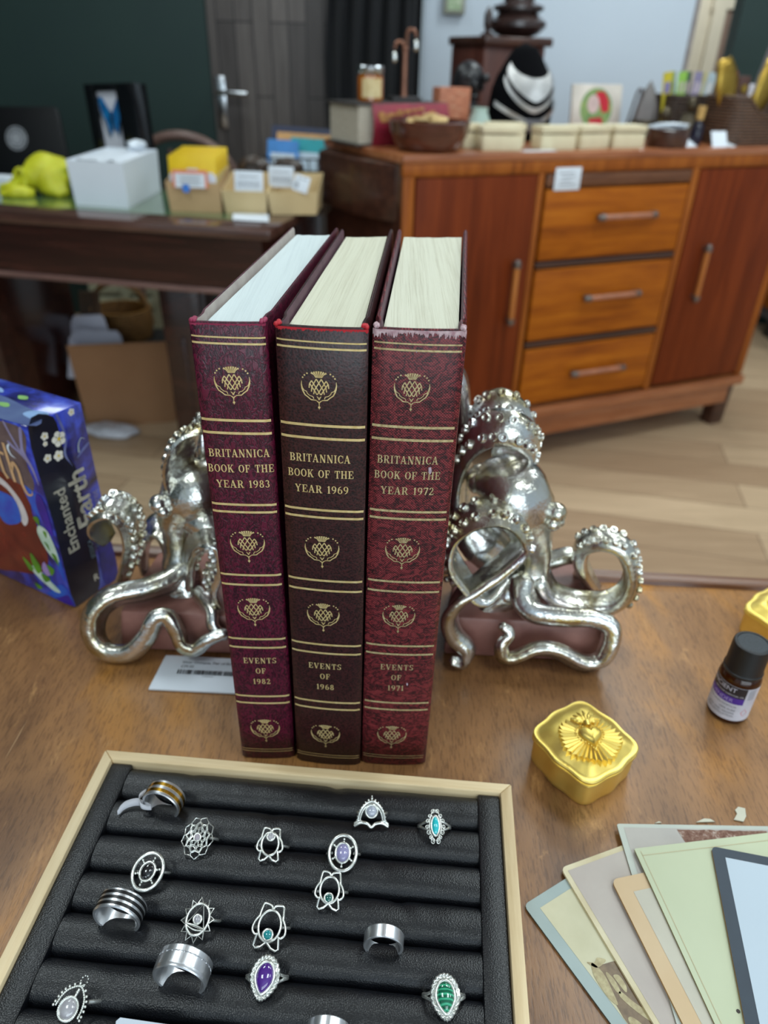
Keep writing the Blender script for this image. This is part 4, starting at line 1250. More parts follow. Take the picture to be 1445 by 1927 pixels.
# ------------------------------------------------------------------ serif capitals, drawn as flat strokes (unit cap height)
def g_line(x0, y0, x1, y1, w): return ('l', x0, y0, x1, y1, w)
def g_stem(x, y0=0, y1=1, w=0.19, s0=1, s1=1):
    o = [g_line(x, y0, x, y1, w)]
    if s0: o.append(g_line(x - w / 2 - 0.085, y0 + 0.035, x + w / 2 + 0.085, y0 + 0.035, 0.07))
    if s1: o.append(g_line(x - w / 2 - 0.085, y1 - 0.035, x + w / 2 + 0.085, y1 - 0.035, 0.07))
    return o
def g_bar(x0, x1, y, w=0.075): return [g_line(x0, y, x1, y, w)]
def g_tick(x, y0, y1, w=0.075): return [g_line(x, y0, x, y1, w)]
def g_ring(cx, cy, rx, ry, wx, wy, a0=0, a1=360): return [('r', cx, cy, rx, ry, wx, wy, a0, a1)]
GL = {
    'A': (0.88, [g_line(0.40, 1, 0.10, 0, 0.085), g_line(0.40, 1, 0.70, 0, 0.2)] + g_bar(0.2, 0.6, 0.33) + g_bar(0.0, 0.24, 0.035) + g_bar(0.54, 0.88, 0.035)),
    'B': (0.80, g_stem(0.2) + g_bar(0.2, 0.42, 0.965) + g_bar(0.2, 0.44, 0.52) + g_bar(0.2, 0.44, 0.035) + g_ring(0.42, 0.745, 0.29, 0.255, 0.19, 0.075, -90, 90) + g_ring(0.44, 0.265, 0.33, 0.265, 0.2, 0.075, -90, 90)),
    'C': (0.80, g_ring(0.42, 0.5, 0.40, 0.5, 0.2, 0.075, 48, 312) + g_tick(0.72, 0.64, 0.97) + g_tick(0.72, 0.05, 0.28)),
    'E': (0.78, g_stem(0.2) + g_bar(0.2, 0.68, 0.965) + g_bar(0.2, 0.50, 0.51) + g_bar(0.2, 0.72, 0.035) + g_tick(0.67, 0.70, 1) + g_tick(0.71, 0, 0.31) + g_tick(0.50, 0.38, 0.64)),
    'F': (0.74, g_stem(0.2) + g_bar(0.2, 0.66, 0.965) + g_bar(0.2, 0.50, 0.50) + g_tick(0.65, 0.68, 1) + g_tick(0.50, 0.37, 0.63)),
    'H': (0.94, g_stem(0.2) + g_stem(0.72) + g_bar(0.2, 0.72, 0.51)),
    'I': (0.42, g_stem(0.2)),
    'K': (0.90, g_stem(0.2) + [g_line(0.26, 0.40, 0.68, 0.96, 0.085), g_line(0.40, 0.60, 0.74, 0.0, 0.2)] + g_bar(0.54, 0.84, 0.965) + g_bar(0.58, 0.92, 0.035)),
    'N': (0.92, g_stem(0.16, w=0.085) + g_stem(0.74, w=0.085, s0=0) + [g_line(0.17, 1.0, 0.73, 0.0, 0.2)]),
    'O': (0.86, g_ring(0.43, 0.5, 0.42, 0.5, 0.2, 0.075)),
    'R': (0.88, g_stem(0.2) + g_bar(0.2, 0.44, 0.965) + g_bar(0.2, 0.44, 0.49) + g_ring(0.43, 0.728, 0.31, 0.272, 0.19, 0.075, -90, 90) + [g_line(0.46, 0.50, 0.72, 0.0, 0.19)] + g_bar(0.62, 0.90, 0.035)),
    'S': (0.70, g_ring(0.34, 0.745, 0.29, 0.255, 0.16, 0.075, 35, 262) + g_ring(0.35, 0.262, 0.31, 0.262, 0.18, 0.075, -145, 84) + g_tick(0.60, 0.72, 0.99) + g_tick(0.06, 0.01, 0.30)),
    'T': (0.78, g_stem(0.39, s1=0) + g_bar(0.03, 0.75, 0.965) + g_tick(0.06, 0.68, 1) + g_tick(0.72, 0.68, 1)),
    'U': (0.90, g_stem(0.2, 0.3, 1, s0=0) + g_stem(0.72, 0.3, 1, w=0.085, s0=0) + g_ring(0.435, 0.33, 0.33, 0.33, 0.17, 0.075, 180, 360)),
    'V': (0.86, [g_line(0.12, 1, 0.44, 0, 0.2), g_line(0.44, 0, 0.74, 1, 0.085)] + g_bar(0.0, 0.30, 0.965) + g_bar(0.60, 0.88, 0.965)),
    'Y': (0.86, [g_line(0.13, 1, 0.43, 0.44, 0.19), g_line(0.43, 0.44, 0.73, 1, 0.085)] + g_stem(0.43, 0, 0.48, s1=0) + g_bar(0.0, 0.31, 0.965) + g_bar(0.59, 0.87, 0.965)),
    '1': (0.50, g_stem(0.26, s1=0) + [g_line(0.08, 0.80, 0.26, 0.97, 0.08)]),
    '2': (0.66, g_ring(0.31, 0.73, 0.28, 0.27, 0.18, 0.075, -40, 175) + [g_line(0.47, 0.58, 0.10, 0.10, 0.12)] + g_bar(0.03, 0.60, 0.065, 0.13) + g_tick(0.59, 0.0, 0.26)),
    '3': (0.66, g_ring(0.30, 0.75, 0.26, 0.25, 0.17, 0.075, -88, 160) + g_ring(0.30, 0.275, 0.31, 0.275, 0.19, 0.075, -160, 90)),
    '6': (0.70, g_ring(0.35, 0.31, 0.32, 0.31, 0.18, 0.075) + g_ring(0.52, 0.42, 0.49, 0.58, 0.18, 0.075, 92, 190)),
    '7': (0.64, g_bar(0.04, 0.60, 0.93, 0.14) + [g_line(0.55, 0.92, 0.24, 0.0, 0.18)] + g_tick(0.06, 0.72, 0.98)),
    '8': (0.68, g_ring(0.33, 0.75, 0.26, 0.25, 0.16, 0.075) + g_ring(0.33, 0.275, 0.31, 0.275, 0.18, 0.075)),
    '9': (0.70, g_ring(0.33, 0.69, 0.32, 0.31, 0.18, 0.075) + g_ring(0.16, 0.58, 0.49, 0.58, 0.18, 0.075, -88, 10)),
}
def text_width(s, gap=0.13, space=0.5):
    return sum((GL[c][0] + gap) if c != ' ' else space for c in s) - gap

def serif_text(bm, s, xc, y, h, fn, squash=1.0, gap=0.13, space=0.5):
    x = xc - text_width(s, gap, space) * h * squash / 2
    for c in s:
        if c == ' ':
            x += space * h * squash; continue
        w, st = GL[c]
        f2 = lambda px, py: fn(x + px * h * squash, y + py * h)
        for q in st:
            if q[0] == 'l':
                stroke(bm, [(q[1], q[2]), (q[3], q[4])], q[5], f2)
            else:
                _, cx, cy, rx, ry, wx, wy, a0, a1 = q
                n = max(6, int(abs(a1 - a0) / 16))
                vo, vi = [], []
                for k in range(n + 1):
                    a = R(a0 + (a1 - a0) * k / n)
                    vo.append(bm.verts.new(f2(cx + rx * math.cos(a), cy + ry * math.sin(a))))
                    vi.append(bm.verts.new(f2(cx + (rx - wx) * math.cos(a), cy + (ry - wy) * math.sin(a))))
                for k in range(n): face(bm, (vo[k], vo[k + 1], vi[k + 1], vi[k]))
        x += (w + gap) * h * squash


# thistle emblem in unit coordinates: x -1..1, y about -1.15..1.15
def ec(px, py):
    return ((px - (470 + (py - 300) * 0.055)) / 305.0, (600 - py) / 305.0)

def emblem(bm, xc, yc, s, fn):
    f2 = lambda x, y: fn(xc + x * s, yc + y * s)
    for k in range(7):
        a = (k - 3) / 3
        t0 = (a * 0.16, 0.74); t1 = (a * 0.43, 1.12 - 0.10 * abs(a) ** 2)
        stroke(bm, [t0, ((t0[0] + t1[0]) / 2 - 0.02 * a, 0.93), t1], [0.045, 0.06, 0.105], f2)
    hat = [(-0.40, 0.55), (-0.17, 0.66), (0.11, 0.66), (0.34, 0.55)]
    hat = [(-0.41, 0.56), (-0.14, 0.66), (0.14, 0.66), (0.41, 0.56)]
    w = 0.062
    for sgn in (-1, 1):
        m = lambda pts: [(x * sgn, y) for x, y in pts]
        stroke(bm, m([(-0.41, 0.56), (-0.53, 0.35), (-0.55, 0.12)]), w, f2)
        stroke(bm, m([(-0.14, 0.66), (-0.39, 0.20), (-0.43, -0.10)]), w, f2)
        stroke(bm, m([(0.14, 0.66), (-0.25, 0.0), (-0.30, -0.24)]), w, f2)
        stroke(bm, m([(0.41, 0.56), (0.0, -0.10), (-0.10, -0.27)]), w, f2)
        stroke(bm, m([(0.50, 0.36), (0.22, -0.08), (0.12, -0.27)]), w, f2)
        # wreath
        stroke(bm, m([(-0.97, 0.52), (-0.985, 0.3), (-0.945, 0.08)]), [0.02, 0.06, 0.10], f2)
        stroke(bm, m([(-0.96, 0.12), (-0.90, -0.10), (-0.80, -0.30), (-0.60, -0.45), (-0.46, -0.58), (-0.16, -0.60)]), [0.09, 0.075, 0.07, 0.065, 0.065, 0.05], f2)
        stroke(bm, m([(-0.93, 0.12), (-0.85, -0.03), (-0.70, -0.10), (-0.66, -0.22), (-0.52, -0.34), (-0.35, -0.39), (-0.30, -0.52)]), 0.045, f2)
        for dx, dy in ((-0.90, 0.72), (-0.80, 0.86), (-0.65, 0.97)): disc(bm, (dx * sgn, dy), 0.05, f2, seg=8)
        stroke(bm, m([(-0.13, -0.37), (-0.06, -0.43), (0.0, -0.58)]), [0.03, 0.06, 0.05], f2)
        stroke(bm, m([(-0.17, -0.62), (-0.08, -0.67), (0.0, -0.76)]), [0.03, 0.06, 0.07], f2)
    stroke(bm, [(0, -0.74), (0, -0.98)], [0.06, 0.03], f2)
    disc(bm, (0, -1.03), 0.075, f2, seg=8); stroke(bm, [(0, -1.03), (0, -1.16)], [0.07, 0.02], f2)


# ------------------------------------------------------------------ book materials
def m_leather(name, c, dark, kind, wornc=None):
    N = Nodes(name)
    v = N.coord()
    if kind == 'vein':
        w = N.noise(v, 60, 2, 0.5)
        vv = N.n('ShaderNodeMix', data_type='VECTOR'); vv.inputs[0].default_value = 0.5
        n1 = N.noise(N.coord((1, 1, 0.55)), 420, 3, 0.55, 1.2)
        ridge = N.math('MULTIPLY', N.math('ABSOLUTE', N.math('SUBTRACT', n1, 0.5)), 8.0, True)
        big = N.noise(v, 45, 2)
        f = N.math('ADD', N.math('MULTIPLY', ridge, 0.8), N.math('MULTIPLY', big, 0.25))
        N.base(N.ramp(f, [(0.16, dark), (0.62, c), (1.0, tuple(min(255, q * 1.13) for q in c))]))
        N.bump(ridge, 0.35, 0.0003)
        N.set(Roughness=0.34, Specular_IOR_Level=0.45)
    elif kind == 'pebble':
        vo = N.n('ShaderNodeTexVoronoi'); vo.inputs['Scale'].default_value = 900; N.l(v, vo.inputs['Vector'])
        n1 = N.noise(v, 620, 3, 0.6, 0.8)
        f = N.math('ADD', N.math('MULTIPLY', vo.outputs['Distance'], 0.5), N.math('MULTIPLY', n1, 0.7))
        N.base(N.ramp(f, [(0.45, dark), (0.62, c), (0.85, tuple(min(255, q * 1.25) for q in c))]))
        N.bump(f, 0.4, 0.0003)
        N.set(Roughness=0.36, Specular_IOR_Level=0.45)
    else:
        wa = []
        for rot in (R(45), R(-45)):
            w = N.n('ShaderNodeTexWave'); w.bands_direction = 'X'
            w.inputs['Scale'].default_value = 330; w.inputs['Distortion'].default_value = 0.6
            N.l(N.coord((1, 1, 1), (0, rot, 0)), w.inputs['Vector'])
            wa.append(w.outputs['Fac'])
        dots = N.math('MULTIPLY', wa[0], wa[1])
        n1 = N.noise(N.coord((0.6, 1, 1)), 260, 3, 0.55, 1.2)
        ridge = N.math('MULTIPLY', N.math('ABSOLUTE', N.math('SUBTRACT', n1, 0.5)), 7.0, True)
        base = N.ramp(ridge, [(0.06, dark), (0.42, c)])
        N.base(N.mix(N.math('MULTIPLY', dots, N.math('MULTIPLY', ridge, 0.8)), base, (178, 76, 76)))
        N.bump(dots, 0.3, 0.0003)
        N.set(Roughness=0.42, Specular_IOR_Level=0.4)
    return N.m

M_GILT = plain('gilt_foil', (228, 206, 150), 0.34, 0.35, c2=(208, 180, 118), scale=420)
M_GILTD = plain('worn_gilt_foil', (208, 192, 144), 0.4, 0.3, c2=(160, 136, 96), scale=600)

def m_pages(name, c, dark):
    N = Nodes(name)
    n1 = N.noise(N.coord((1, 0.008, 0.008)), 2600, 3, 0.7)
    n2 = N.noise(N.coord((1, 0.012, 0.012)), 420, 3, 0.6)
    f = N.math('ADD', N.math('MULTIPLY', n1, 0.5), N.math('MULTIPLY', n2, 0.5))
    N.base(N.ramp(f, [(0.25, dark), (0.52, c)]))
    N.set(Roughness=0.75)
    N.bump(n1, 0.35, 0.0004)
    return N.m


BH = 0.2802
def make_book(label, FL, FR, BL, BR, lean, leather, inner, pages, bulge, title, zl, emb, wornm=None, worn_h=0.0, giltm=None, tilt_y=0.0, scuffs=()):
    giltm = giltm or M_GILT
    FL, FR, BL, BR = [Vector((p[0], p[1], 0)) for p in (FL, FR, BL, BR)]
    ux = (FR - FL).normalized()
    t = thing('book', label, 'book', (FL + FR) / 2, math.atan2(ux.y, ux.x), 'burgundy yearbooks between the octopus bookends')
    vd = ((BL - FL).normalized() + (BR - FR).normalized()).normalized()
    nrm = Vector((ux.y, -ux.x, 0))           # out of the spine, towards the viewer
    W = (FR - FL).length
    sh = lambda z: Vector((lean * (z / BH - 1), tilt_y * (z / BH - 1), z))
    th = 0.0026
    # plan outline: outer path from back of the left board round the spine to back of the right board
    path = []
    for k in range(9):
        f = 1 - k / 8
        q = FL.lerp(BL, f); off = 0.0
        if k == 7: off = 0.0
        path.append(q)
    path = [BL, FL.lerp(BL, 0.6), FL.lerp(BL, 0.25), FL.lerp(BL, 0.085), FL.lerp(BL, 0.06) + ux * 0.0011, FL.lerp(BL, 0.035) + ux * 0.0011, FL.lerp(BL, 0.012) - ux * 0.0002]
    nsp = 14
    for k in range(nsp + 1):
        s = -1 + 2 * k / nsp
        e = 1 - abs(s)
        corner = 0.0012 * (1 - min(1, e / 0.09)) ** 2
        path.append(FL.lerp(FR, (s + 1) / 2) + nrm * (bulge * (1 - s * s) - corner))
    path += [FR.lerp(BR, 0.012) + ux * 0.0002, FR.lerp(BR, 0.035) - ux * 0.0011, FR.lerp(BR, 0.06) - ux * 0.0011, FR.lerp(BR, 0.085), FR.lerp(BR, 0.25), FR.lerp(BR, 0.6), BR]
    n = len(path)
    inn = []
    for i, p in enumerate(path):
        a, c = path[max(0, i - 1)], path[min(n - 1, i + 1)]
        d = (c - a).normalized()
        inn.append(p + Vector((-d.y, d.x, 0)) * th)
    b = B()
    levels = [0.0, 0.0012] + [BH * k / 8 for k in range(1, 8)] + [BH - 0.0014, BH]
    ro, ri = [], []
    rr = random.Random(len(label))
    for li, z in enumerate(levels):
        k = 0.0008 if li in (0, len(levels) - 1) else 0
        spread = lambda i: 0.0
        ro.append([b.verts.new(p.lerp(q, k / th) + sh(z)) for p, q in zip(path, inn)])
        ri.append([b.verts.new(q.lerp(p, k / th) + sh(z)) for p, q in zip(path, inn)])
    for A, C_, mi in ((ro, None, 0), (ri, None, 1)):
        for r0, r1 in zip(A, A[1:]):
            for i in range(n - 1): face(b, (r0[i], r0[i + 1], r1[i + 1], r1[i]), mi if (mi == 0 or i < 6 or i > n - 8) else 0)
    for e in (0, -1):
        for i in range(n - 1): face(b, (ro[e][i], ro[e][i + 1], ri[e][i + 1], ri[e][i]), 0)
    for i in (0, n - 1):
        for k in range(len(levels) - 1): face(b, (ro[k][i], ro[k + 1][i], ri[k + 1][i], ri[k][i]), 0)
    obj('cover', b, [leather, inner], t, angle=50)
    # page block
    b = B()
    g0, g1 = FL + ux * (th + 0.0012) + vd * 0.0035, FR - ux * (th + 0.0008) + vd * 0.0035
    k0, k1 = BL + ux * (th + 0.0022) - vd * 0.0055, BR - ux * (th + 0.0012) - vd * 0.0055
    zt_ = BH - 0.0036
    nu, nv = 12, 8
    top = []; bot = []
    for i in range(nu + 1):
        u = i / nu
        rt, rb = [], []
        for j in range(nv + 1):
            v = j / nv
            p = g0.lerp(g1, u).lerp(k0.lerp(k1, u), v) + vd * (0.0012 * (1 - (2 * u - 1) ** 2) * (2 * v - 1) * (-0.6 if v < 0.5 else -1.4))
            wob = 0.0004 * noise.noise(Vector((u * 9, v * 3, W * 900)))
            rt.append(b.verts.new(p + sh(zt_ + wob))); rb.append(b.verts.new(p + sh(0.004)))
        top.append(rt); bot.append(rb)
    for i in range(nu):
        for j in range(nv):
            face(b, (top[i][j], top[i + 1][j], top[i + 1][j + 1], top[i][j + 1])); face(b, (bot[i][j], bot[i][j + 1], bot[i + 1][j + 1], bot[i + 1][j]))
        face(b, (top[i][0], bot[i][0], bot[i + 1][0], top[i + 1][0])); face(b, (top[i][nv], top[i + 1][nv], bot[i + 1][nv], bot[i][nv]))
    for j in range(nv):
        face(b, (top[0][j], top[0][j + 1], bot[0][j + 1], bot[0][j])); face(b, (top[nu][j], bot[nu][j], bot[nu][j + 1], top[nu][j + 1]))
    obj('page_block', b, pages, t)
    mid = (FL + FR) / 2
    def S(x, z, off=0.00022):
        s = max(-1, min(1, x / (W / 2)))
        e = 1 - abs(s)
        corner = 0.0012 * (1 - min(1, e / 0.09)) ** 2
        return mid + ux * x + nrm * (bulge * (1 - s * s) - corner + off) + sh(z)
    # headband of stitched thread
    b = B(); tube(b, [FL.lerp(FR, u) + vd * 0.0034 + nrm * 0 + sh(BH - 0.0026) for u in (0.09, 0.3, 0.5, 0.7, 0.91)], 0.0011, 6)
    obj('headband', b, plain('headband_thread', (196, 150, 110), 0.8), t)
    if wornm:
        b = B(); m = 110; r0, r1 = [], []
        for k in range(m + 1):
            x = (-0.5 + k / m) * W
            dpt = worn_h * (0.12 + 0.4 * abs(2 * k / m - 1) ** 3 + 0.75 * rr.random() ** 1.5)
            r1.append(b.verts.new(S(x, BH - 0.0004, 0.0003))); r0.append(b.verts.new(S(x, BH - 0.0008 - dpt, 0.00012)))
        for k in range(m): face(b, (r0[k], r0[k + 1], r1[k + 1], r1[k]))
        for (c0, s) in ((FL, 1), (FR, -1)):
            for k in range(10):
                p = c0 + ux * s * (0.0006 + 0.0016 * rr.random()) + vd * (0.004 * rr.random()) + sh(BH + 0.0002)
                sphere(b, p, 0.0007 + 0.0006 * rr.random(), 6, sc=(1, 1.3, 0.9))
        obj('worn_edge', b, wornm, t)
    for x, z, r in scuffs:
        b = B(); poly(b, [(x - r * 0.4, z + r), (x + r * 0.3, z + r * 1.1), (x + r * 0.6, z - r * 0.2), (x + r * 0.2, z - r * 1.3), (x - r * 0.3, z - r * 0.6)], lambda a, c: S(a, c, 0.0003)); obj('scuff_mark', b, plain('pale_scuff', (196, 176, 186), 0.7, c2=(150, 128, 140), scale=900), t)
    # gilding
    hw = W / 2
    lw = 0.00075
    for z, w, x0, x1, sl in zl:
        b = B()
        stroke(b, [(x0 * hw + (x1 - x0) * hw * k / 14, z + sl * (k / 14 - 0.5) + 0.0) for k in range(15)], w, S)
        obj('gilt_band', b, giltm, t)
    for z, s, xo in emb:
        b = B(); emblem(b, xo, z, s, S); obj('gilt_emblem', b, giltm, t)
    for s, z, h, xo, sq in title:
        b = B(); serif_text(b, s, xo, z, h, lambda x, y: S(x, y, 0.00024), sq, 0.10 if len(s) > 6 else 0.16, 0.55); obj('gilt_lettering', b, giltm, t)
    return t

def bands(x0=-0.97, x1=0.97, sl=-0.0006):
    o = [(0.2738, 0.0007, x0, x1, sl), (0.2710, 0.0009, x0, x1, sl)]
    for z in (0.2349, 0.2284, 0.1896, 0.1853, 0.1463, 0.1398, 0.1016, 0.0952, 0.0566, 0.0508): o.append((z, 0.0013, x0, x1, sl))
    o += [(0.0098, 0.0005, x0, x1, sl), (0.0078, 0.0005, x0, x1, sl)]
    return o

TH = 0.00415
def titles(y1, y2, dx=0.0):
    return [('BRITANNICA', 0.2160, TH, dx - 0.0006, 0.80), ('BOOK OF THE', 0.2078, TH, dx - 0.0004, 0.80), ('YEAR ' + y1, 0.1993, TH, dx, 0.86),
            ('EVENTS', 0.0832, TH, dx, 0.80), ('OF', 0.0752, TH, dx, 0.80), (y2, 0.0668, TH, dx, 0.80)]
EMB = lambda dx: [(0.2520, 0.0079, dx), (0.1645, 0.0087, dx), (0.1212, 0.0087, dx), (0.0268, 0.0088, dx)]
M_INNER = plain('grey_board_lining', (176, 166, 158), 0.7, c2=(150, 138, 132), scale=60)
M_INNERR = plain('maroon_board_lining', (96, 62, 74), 0.6, c2=(74, 44, 56), scale=60)
make_book('crimson veined yearbook with white pages, leftmost of the three, titled for 1983', (-0.0850, 0.2975), (-0.0524, 0.2985), (-0.0668, 0.4999), (-0.0352, 0.5015), 0.0004,
          m_leather('crimson_veined_leather', (82, 17, 40), (33, 8, 20), 'vein'), M_INNER, m_pages('white_page_edges', (204, 214, 214), (186, 196, 198)), 0.0010, titles('1983', '1982', 0.0006), bands(), EMB(0.0),
          plain('pink_worn_edge', (150, 44, 78), 0.6), 0.0008)
make_book('dark brown-burgundy yearbook, middle of the three, titled for 1969', (-0.0484, 0.2966), (-0.0086, 0.2940), (-0.0340, 0.4975), (0.0012, 0.5020), 0.0024,
          m_leather('dark_brown_leather', (50, 22, 23), (22, 9, 11), 'pebble'), M_INNERR, m_pages('cream_page_edges', (208, 206, 184), (178, 172, 148)), 0.0014, titles('1969', '1968', -0.0008), bands(), EMB(-0.0012),
          plain('red_worn_edge', (190, 32, 44), 0.7), 0.0013)
make_book('red woven-textured yearbook with whitened worn top edge, rightmost of three, titled 1972', (-0.0068, 0.2960), (0.0330, 0.2960), (0.0040, 0.5023), (0.0510, 0.5060), 0.0030,
          m_leather('red_woven_leatherette', (88, 22, 30), (34, 9, 14), 'weave'), M_INNERR, m_pages('ivory_page_edges', (210, 208, 188), (170, 164, 140)), 0.0014, titles('1972', '1971', -0.0014), bands(-0.96, 0.93), EMB(-0.0020),
          plain('whitened_worn_edge', (206, 184, 186), 0.8, c2=(160, 120, 128), scale=500), 0.0034, M_GILTD, 0.0, ((0.0086, 0.2128, 0.0017), (0.0050, 0.0722, 0.0010), (-0.0010, 0.2706, 0.0004)))

# ------------------------------------------------------------------ silver octopus bookends
def m_leafsilver():
    N = Nodes('aged_silver_leaf')
    n1 = N.noise(N.coord(), 38, 4, 0.6, 0.6)
    c = N.ramp(n1, [(0.30, (184, 170, 124)), (0.46, (206, 203, 190)), (0.70, (224, 227, 230))])
    lil = N.ramp(N.noise(N.coord((1, 1, 1), (0, 0, 0), (3, 1, 2)), 24, 2), [(0.62, (0, 0, 0)), (0.72, (1, 1, 1))])
    N.base(N.mix(N.math('MULTIPLY', lil, 0.3), c, (206, 188, 214)))
    N.set(Metallic=0.96, Roughness=0.22)
    N.bump(N.noise(N.coord(), 95, 4, 0.6), 0.5, 0.0022)
    return N.m
M_OCT = m_leafsilver()
M_STONE = plain('dusky_pink_stone', (160, 112, 100), 0.45, c2=(118, 74, 66), scale=28, bump=0.15, bscale=70)


def tentacle(bm, pts, a, bw, bdir=(0, 1, 0.0), flip=1, suck=None, groove=0.55, n=6):
    """strap-like arm through pts; a = half thickness list, bw = half width list along bdir; suck=(from, to, count) in 0..1 on the outer side"""
    path = [Vector(q) for q in catmull(pts, n)]
    m = len(path)
    la = [x[0] for x in catmull([(v,) for v in a], n)]; lb = [x[0] for x in catmull([(v,) for v in bw], n)]
    la = [la[min(len(la) - 1, int(i * (len(la) - 1) / (m - 1)))] for i in range(m)]; lb = [lb[min(len(lb) - 1, int(i * (len(lb) - 1) / (m - 1)))] for i in range(m)]
    bd0 = bdir if isinstance(bdir, list) else [bdir, bdir]
    sec = []
    K = 7
    for k in range(K):                      # outer side, convex
        s = -1 + 2 * k / (K - 1); sec.append((s, math.sqrt(max(0, 1 - s * s)) * 0.9 + 0.1))
    for k in range(K):                      # inner side, hollow between two rims
        s = 1 - 2 * k / (K - 1); sec.append((s * 0.96, -(1 - groove) - groove * abs(s) ** 2.5 * 0.9 if abs(s) < 0.99 else -0.35))
    rings, frames = [], []
    for i, p in enumerate(path):
        t = (path[min(m - 1, i + 1)] - path[max(0, i - 1)]).normalized()
        f = i / (m - 1) * (len(bd0) - 1); k = min(len(bd0) - 2, int(f))
        bd = Vector(bd0[k]).lerp(Vector(bd0[k + 1]), f - k)
        bd = (bd - t * bd.dot(t)).normalized()
        nn = t.cross(bd) * flip
        frames.append((p, nn, bd, la[i], lb[i], t))
        rings.append([bm.verts.new(p + bd * s * lb[i] + nn * q * la[i]) for s, q in sec])
    ns = len(sec)
    for r0, r1 in zip(rings, rings[1:]):
        for k in range(ns): face(bm, (r0[k], r0[(k + 1) % ns], r1[(k + 1) % ns], r1[k]))
    for r, fr, s in ((rings[0], frames[0], -1), (rings[-1], frames[-1], 1)):
        tip = bm.verts.new(fr[0] + fr[5] * s * fr[3] * 0.8)
        for k in range(ns): face(bm, (r[k], r[(k + 1) % ns], tip))
    if suck:
        f0, f1, cnt = suck
        for c in range(cnt):
            i = int((f0 + (f1 - f0) * c / max(1, cnt - 1)) * (m - 1))
            p, nn, bd, aa, bb, t = frames[i]
            for s in (-0.5, 0.5):
                i2 = min(m - 1, max(0, i + (1 if s > 0 else 0)))
                p, nn, bd, aa, bb, t = frames[i2]
                q = p + bd * s * bb + nn * aa * 0.88
                r = min(0.0036, max(0.0012, bb * 0.27))
                mm = Matrix((bd, t, nn)).transposed().to_4x4(); mm.translation = q
                if mm.determinant() < 0: mm = mm @ Matrix.Scale(-1, 4, (1, 0, 0))
                lathe(bm, [(r * 0.95, -0.001), (r * 1.0, r * 0.35), (r * 0.92, r * 0.6), (r * 0.62, r * 0.6), (r * 0.42, r * 0.22), (0, r * 0.18)], (0, 0, 0), 10, M=mm)


def body(bm, pts, rad, seg=20, n=6):
    p = catmull(pts, n); r = [x[0] for x in catmull([(v,) for v in rad], n)]
    tube(bm, p, r, seg)
    a, c = Vector(p[0]), Vector(p[-1])
    for q, rr in ((a, r[0]), (c, r[-1])): sphere(bm, q, rr * 0.98, seg)


def arm(parent, *args, **kw):
    b = B(); tentacle(b, *args, **kw)
    return obj('tentacle', b, M_OCT, parent, angle=60)


# ---- right bookend
ro = thing('octopus_bookend', 'silver octopus bookend on a pink stone base, right of the books', 'bookend', (0.11, 0.42, 0), group='silver octopus bookends')
b = B()
fl, fr = Z(834, 1236, 0), Z(1135, 1262, 0)
fl = Vector((0.0468, fl.y + 0.002, 0)); fr = Vector((0.166, 0.3905, 0))
bl, br = Vector((0.0585, 0.475, 0)), Vector((0.172, 0.475, 0))
hexa(b, [p + Vector((0, 0, 0.0003)) for p in (fl, fr, br, bl)], [Vector((p.x, p.y, 0.034)) for p in (fl + Vector((0.0015, 0.004, 0)), fr + Vector((-0.004, 0.004, 0)), br + Vector((-0.004, -0.004, 0)), bl + Vector((0.0015, -0.004, 0)))], bev=0.003)
obj('base', b, M_STONE, ro)
b = B()
body(b, [P(905, 900, 0.438), P(940, 908, 0.432), P(965, 935, 0.428), P(990, 985, 0.428), P(1000, 1030, 0.43), P(1000, 1075, 0.43), P(985, 1120, 0.428)],
     [0.011, 0.0225, 0.0275, 0.0205, 0.0135, 0.0135, 0.019])
body(b, [P(876, 985, 0.428), P(905, 1020, 0.428), P(950, 1060, 0.428)], [0.013, 0.017, 0.013], 16)
body(b, [P(985, 1118, 0.425), P(1040, 1135, 0.422)], [0.014, 0.010], 14)
body(b, [P(960, 1110, 0.42), P(930, 1140, 0.414), P(900, 1160, 0.408)], [0.016, 0.010, 0.005], 12)
for v in b.verts: v.co += noise.noise_vector(v.co * 42) * 0.0026 + noise.noise_vector(v.co * 120) * 0.0007
obj('octopus_body', b, M_OCT, ro, angle=80)
for dx, dy, rr_, Y in ((1046, 965, 0.0075, 0.416), (1040, 985, 0.0055, 0.413), (1052, 982, 0.004, 0.416)):
    b = B(); sphere(b, P(dx, dy, Y), rr_, 14); obj('eye', b, M_OCT, ro)
# top coil: two turns of a curled arm with suckers on its outside
arm(ro, [P(862, 985, 0.445), P(866, 900, 0.445), P(885, 835, 0.432), P(925, 806, 0.416), P(975, 812, 0.412), P(1002, 838, 0.422), P(985, 862, 0.436), P(930, 850, 0.444)],
    [0.006, 0.006, 0.006, 0.0055, 0.0055, 0.005, 0.004, 0.003], [0.013, 0.0135, 0.0135, 0.0125, 0.0115, 0.010, 0.009, 0.006], bdir=[(0.3, 0.9, 0.2), (0.1, 0.5, 0.85), (0.1, 0.35, 0.95), (0.2, 0.5, 0.9)], flip=1, suck=(0.24, 0.80, 11))
arm(ro, [P(873, 860, 0.452), P(890, 800, 0.452), P(918, 765, 0.448), P(955, 760, 0.447), P(988, 785, 0.45), P(1000, 825, 0.452), P(990, 850, 0.452)],
    [0.005, 0.005, 0.005, 0.005, 0.0045, 0.004, 0.003], [0.012, 0.012, 0.0115, 0.011, 0.0095, 0.008, 0.005], bdir=(0.05, 0.75, 0.62), flip=1, suck=(0.12, 0.92, 11))
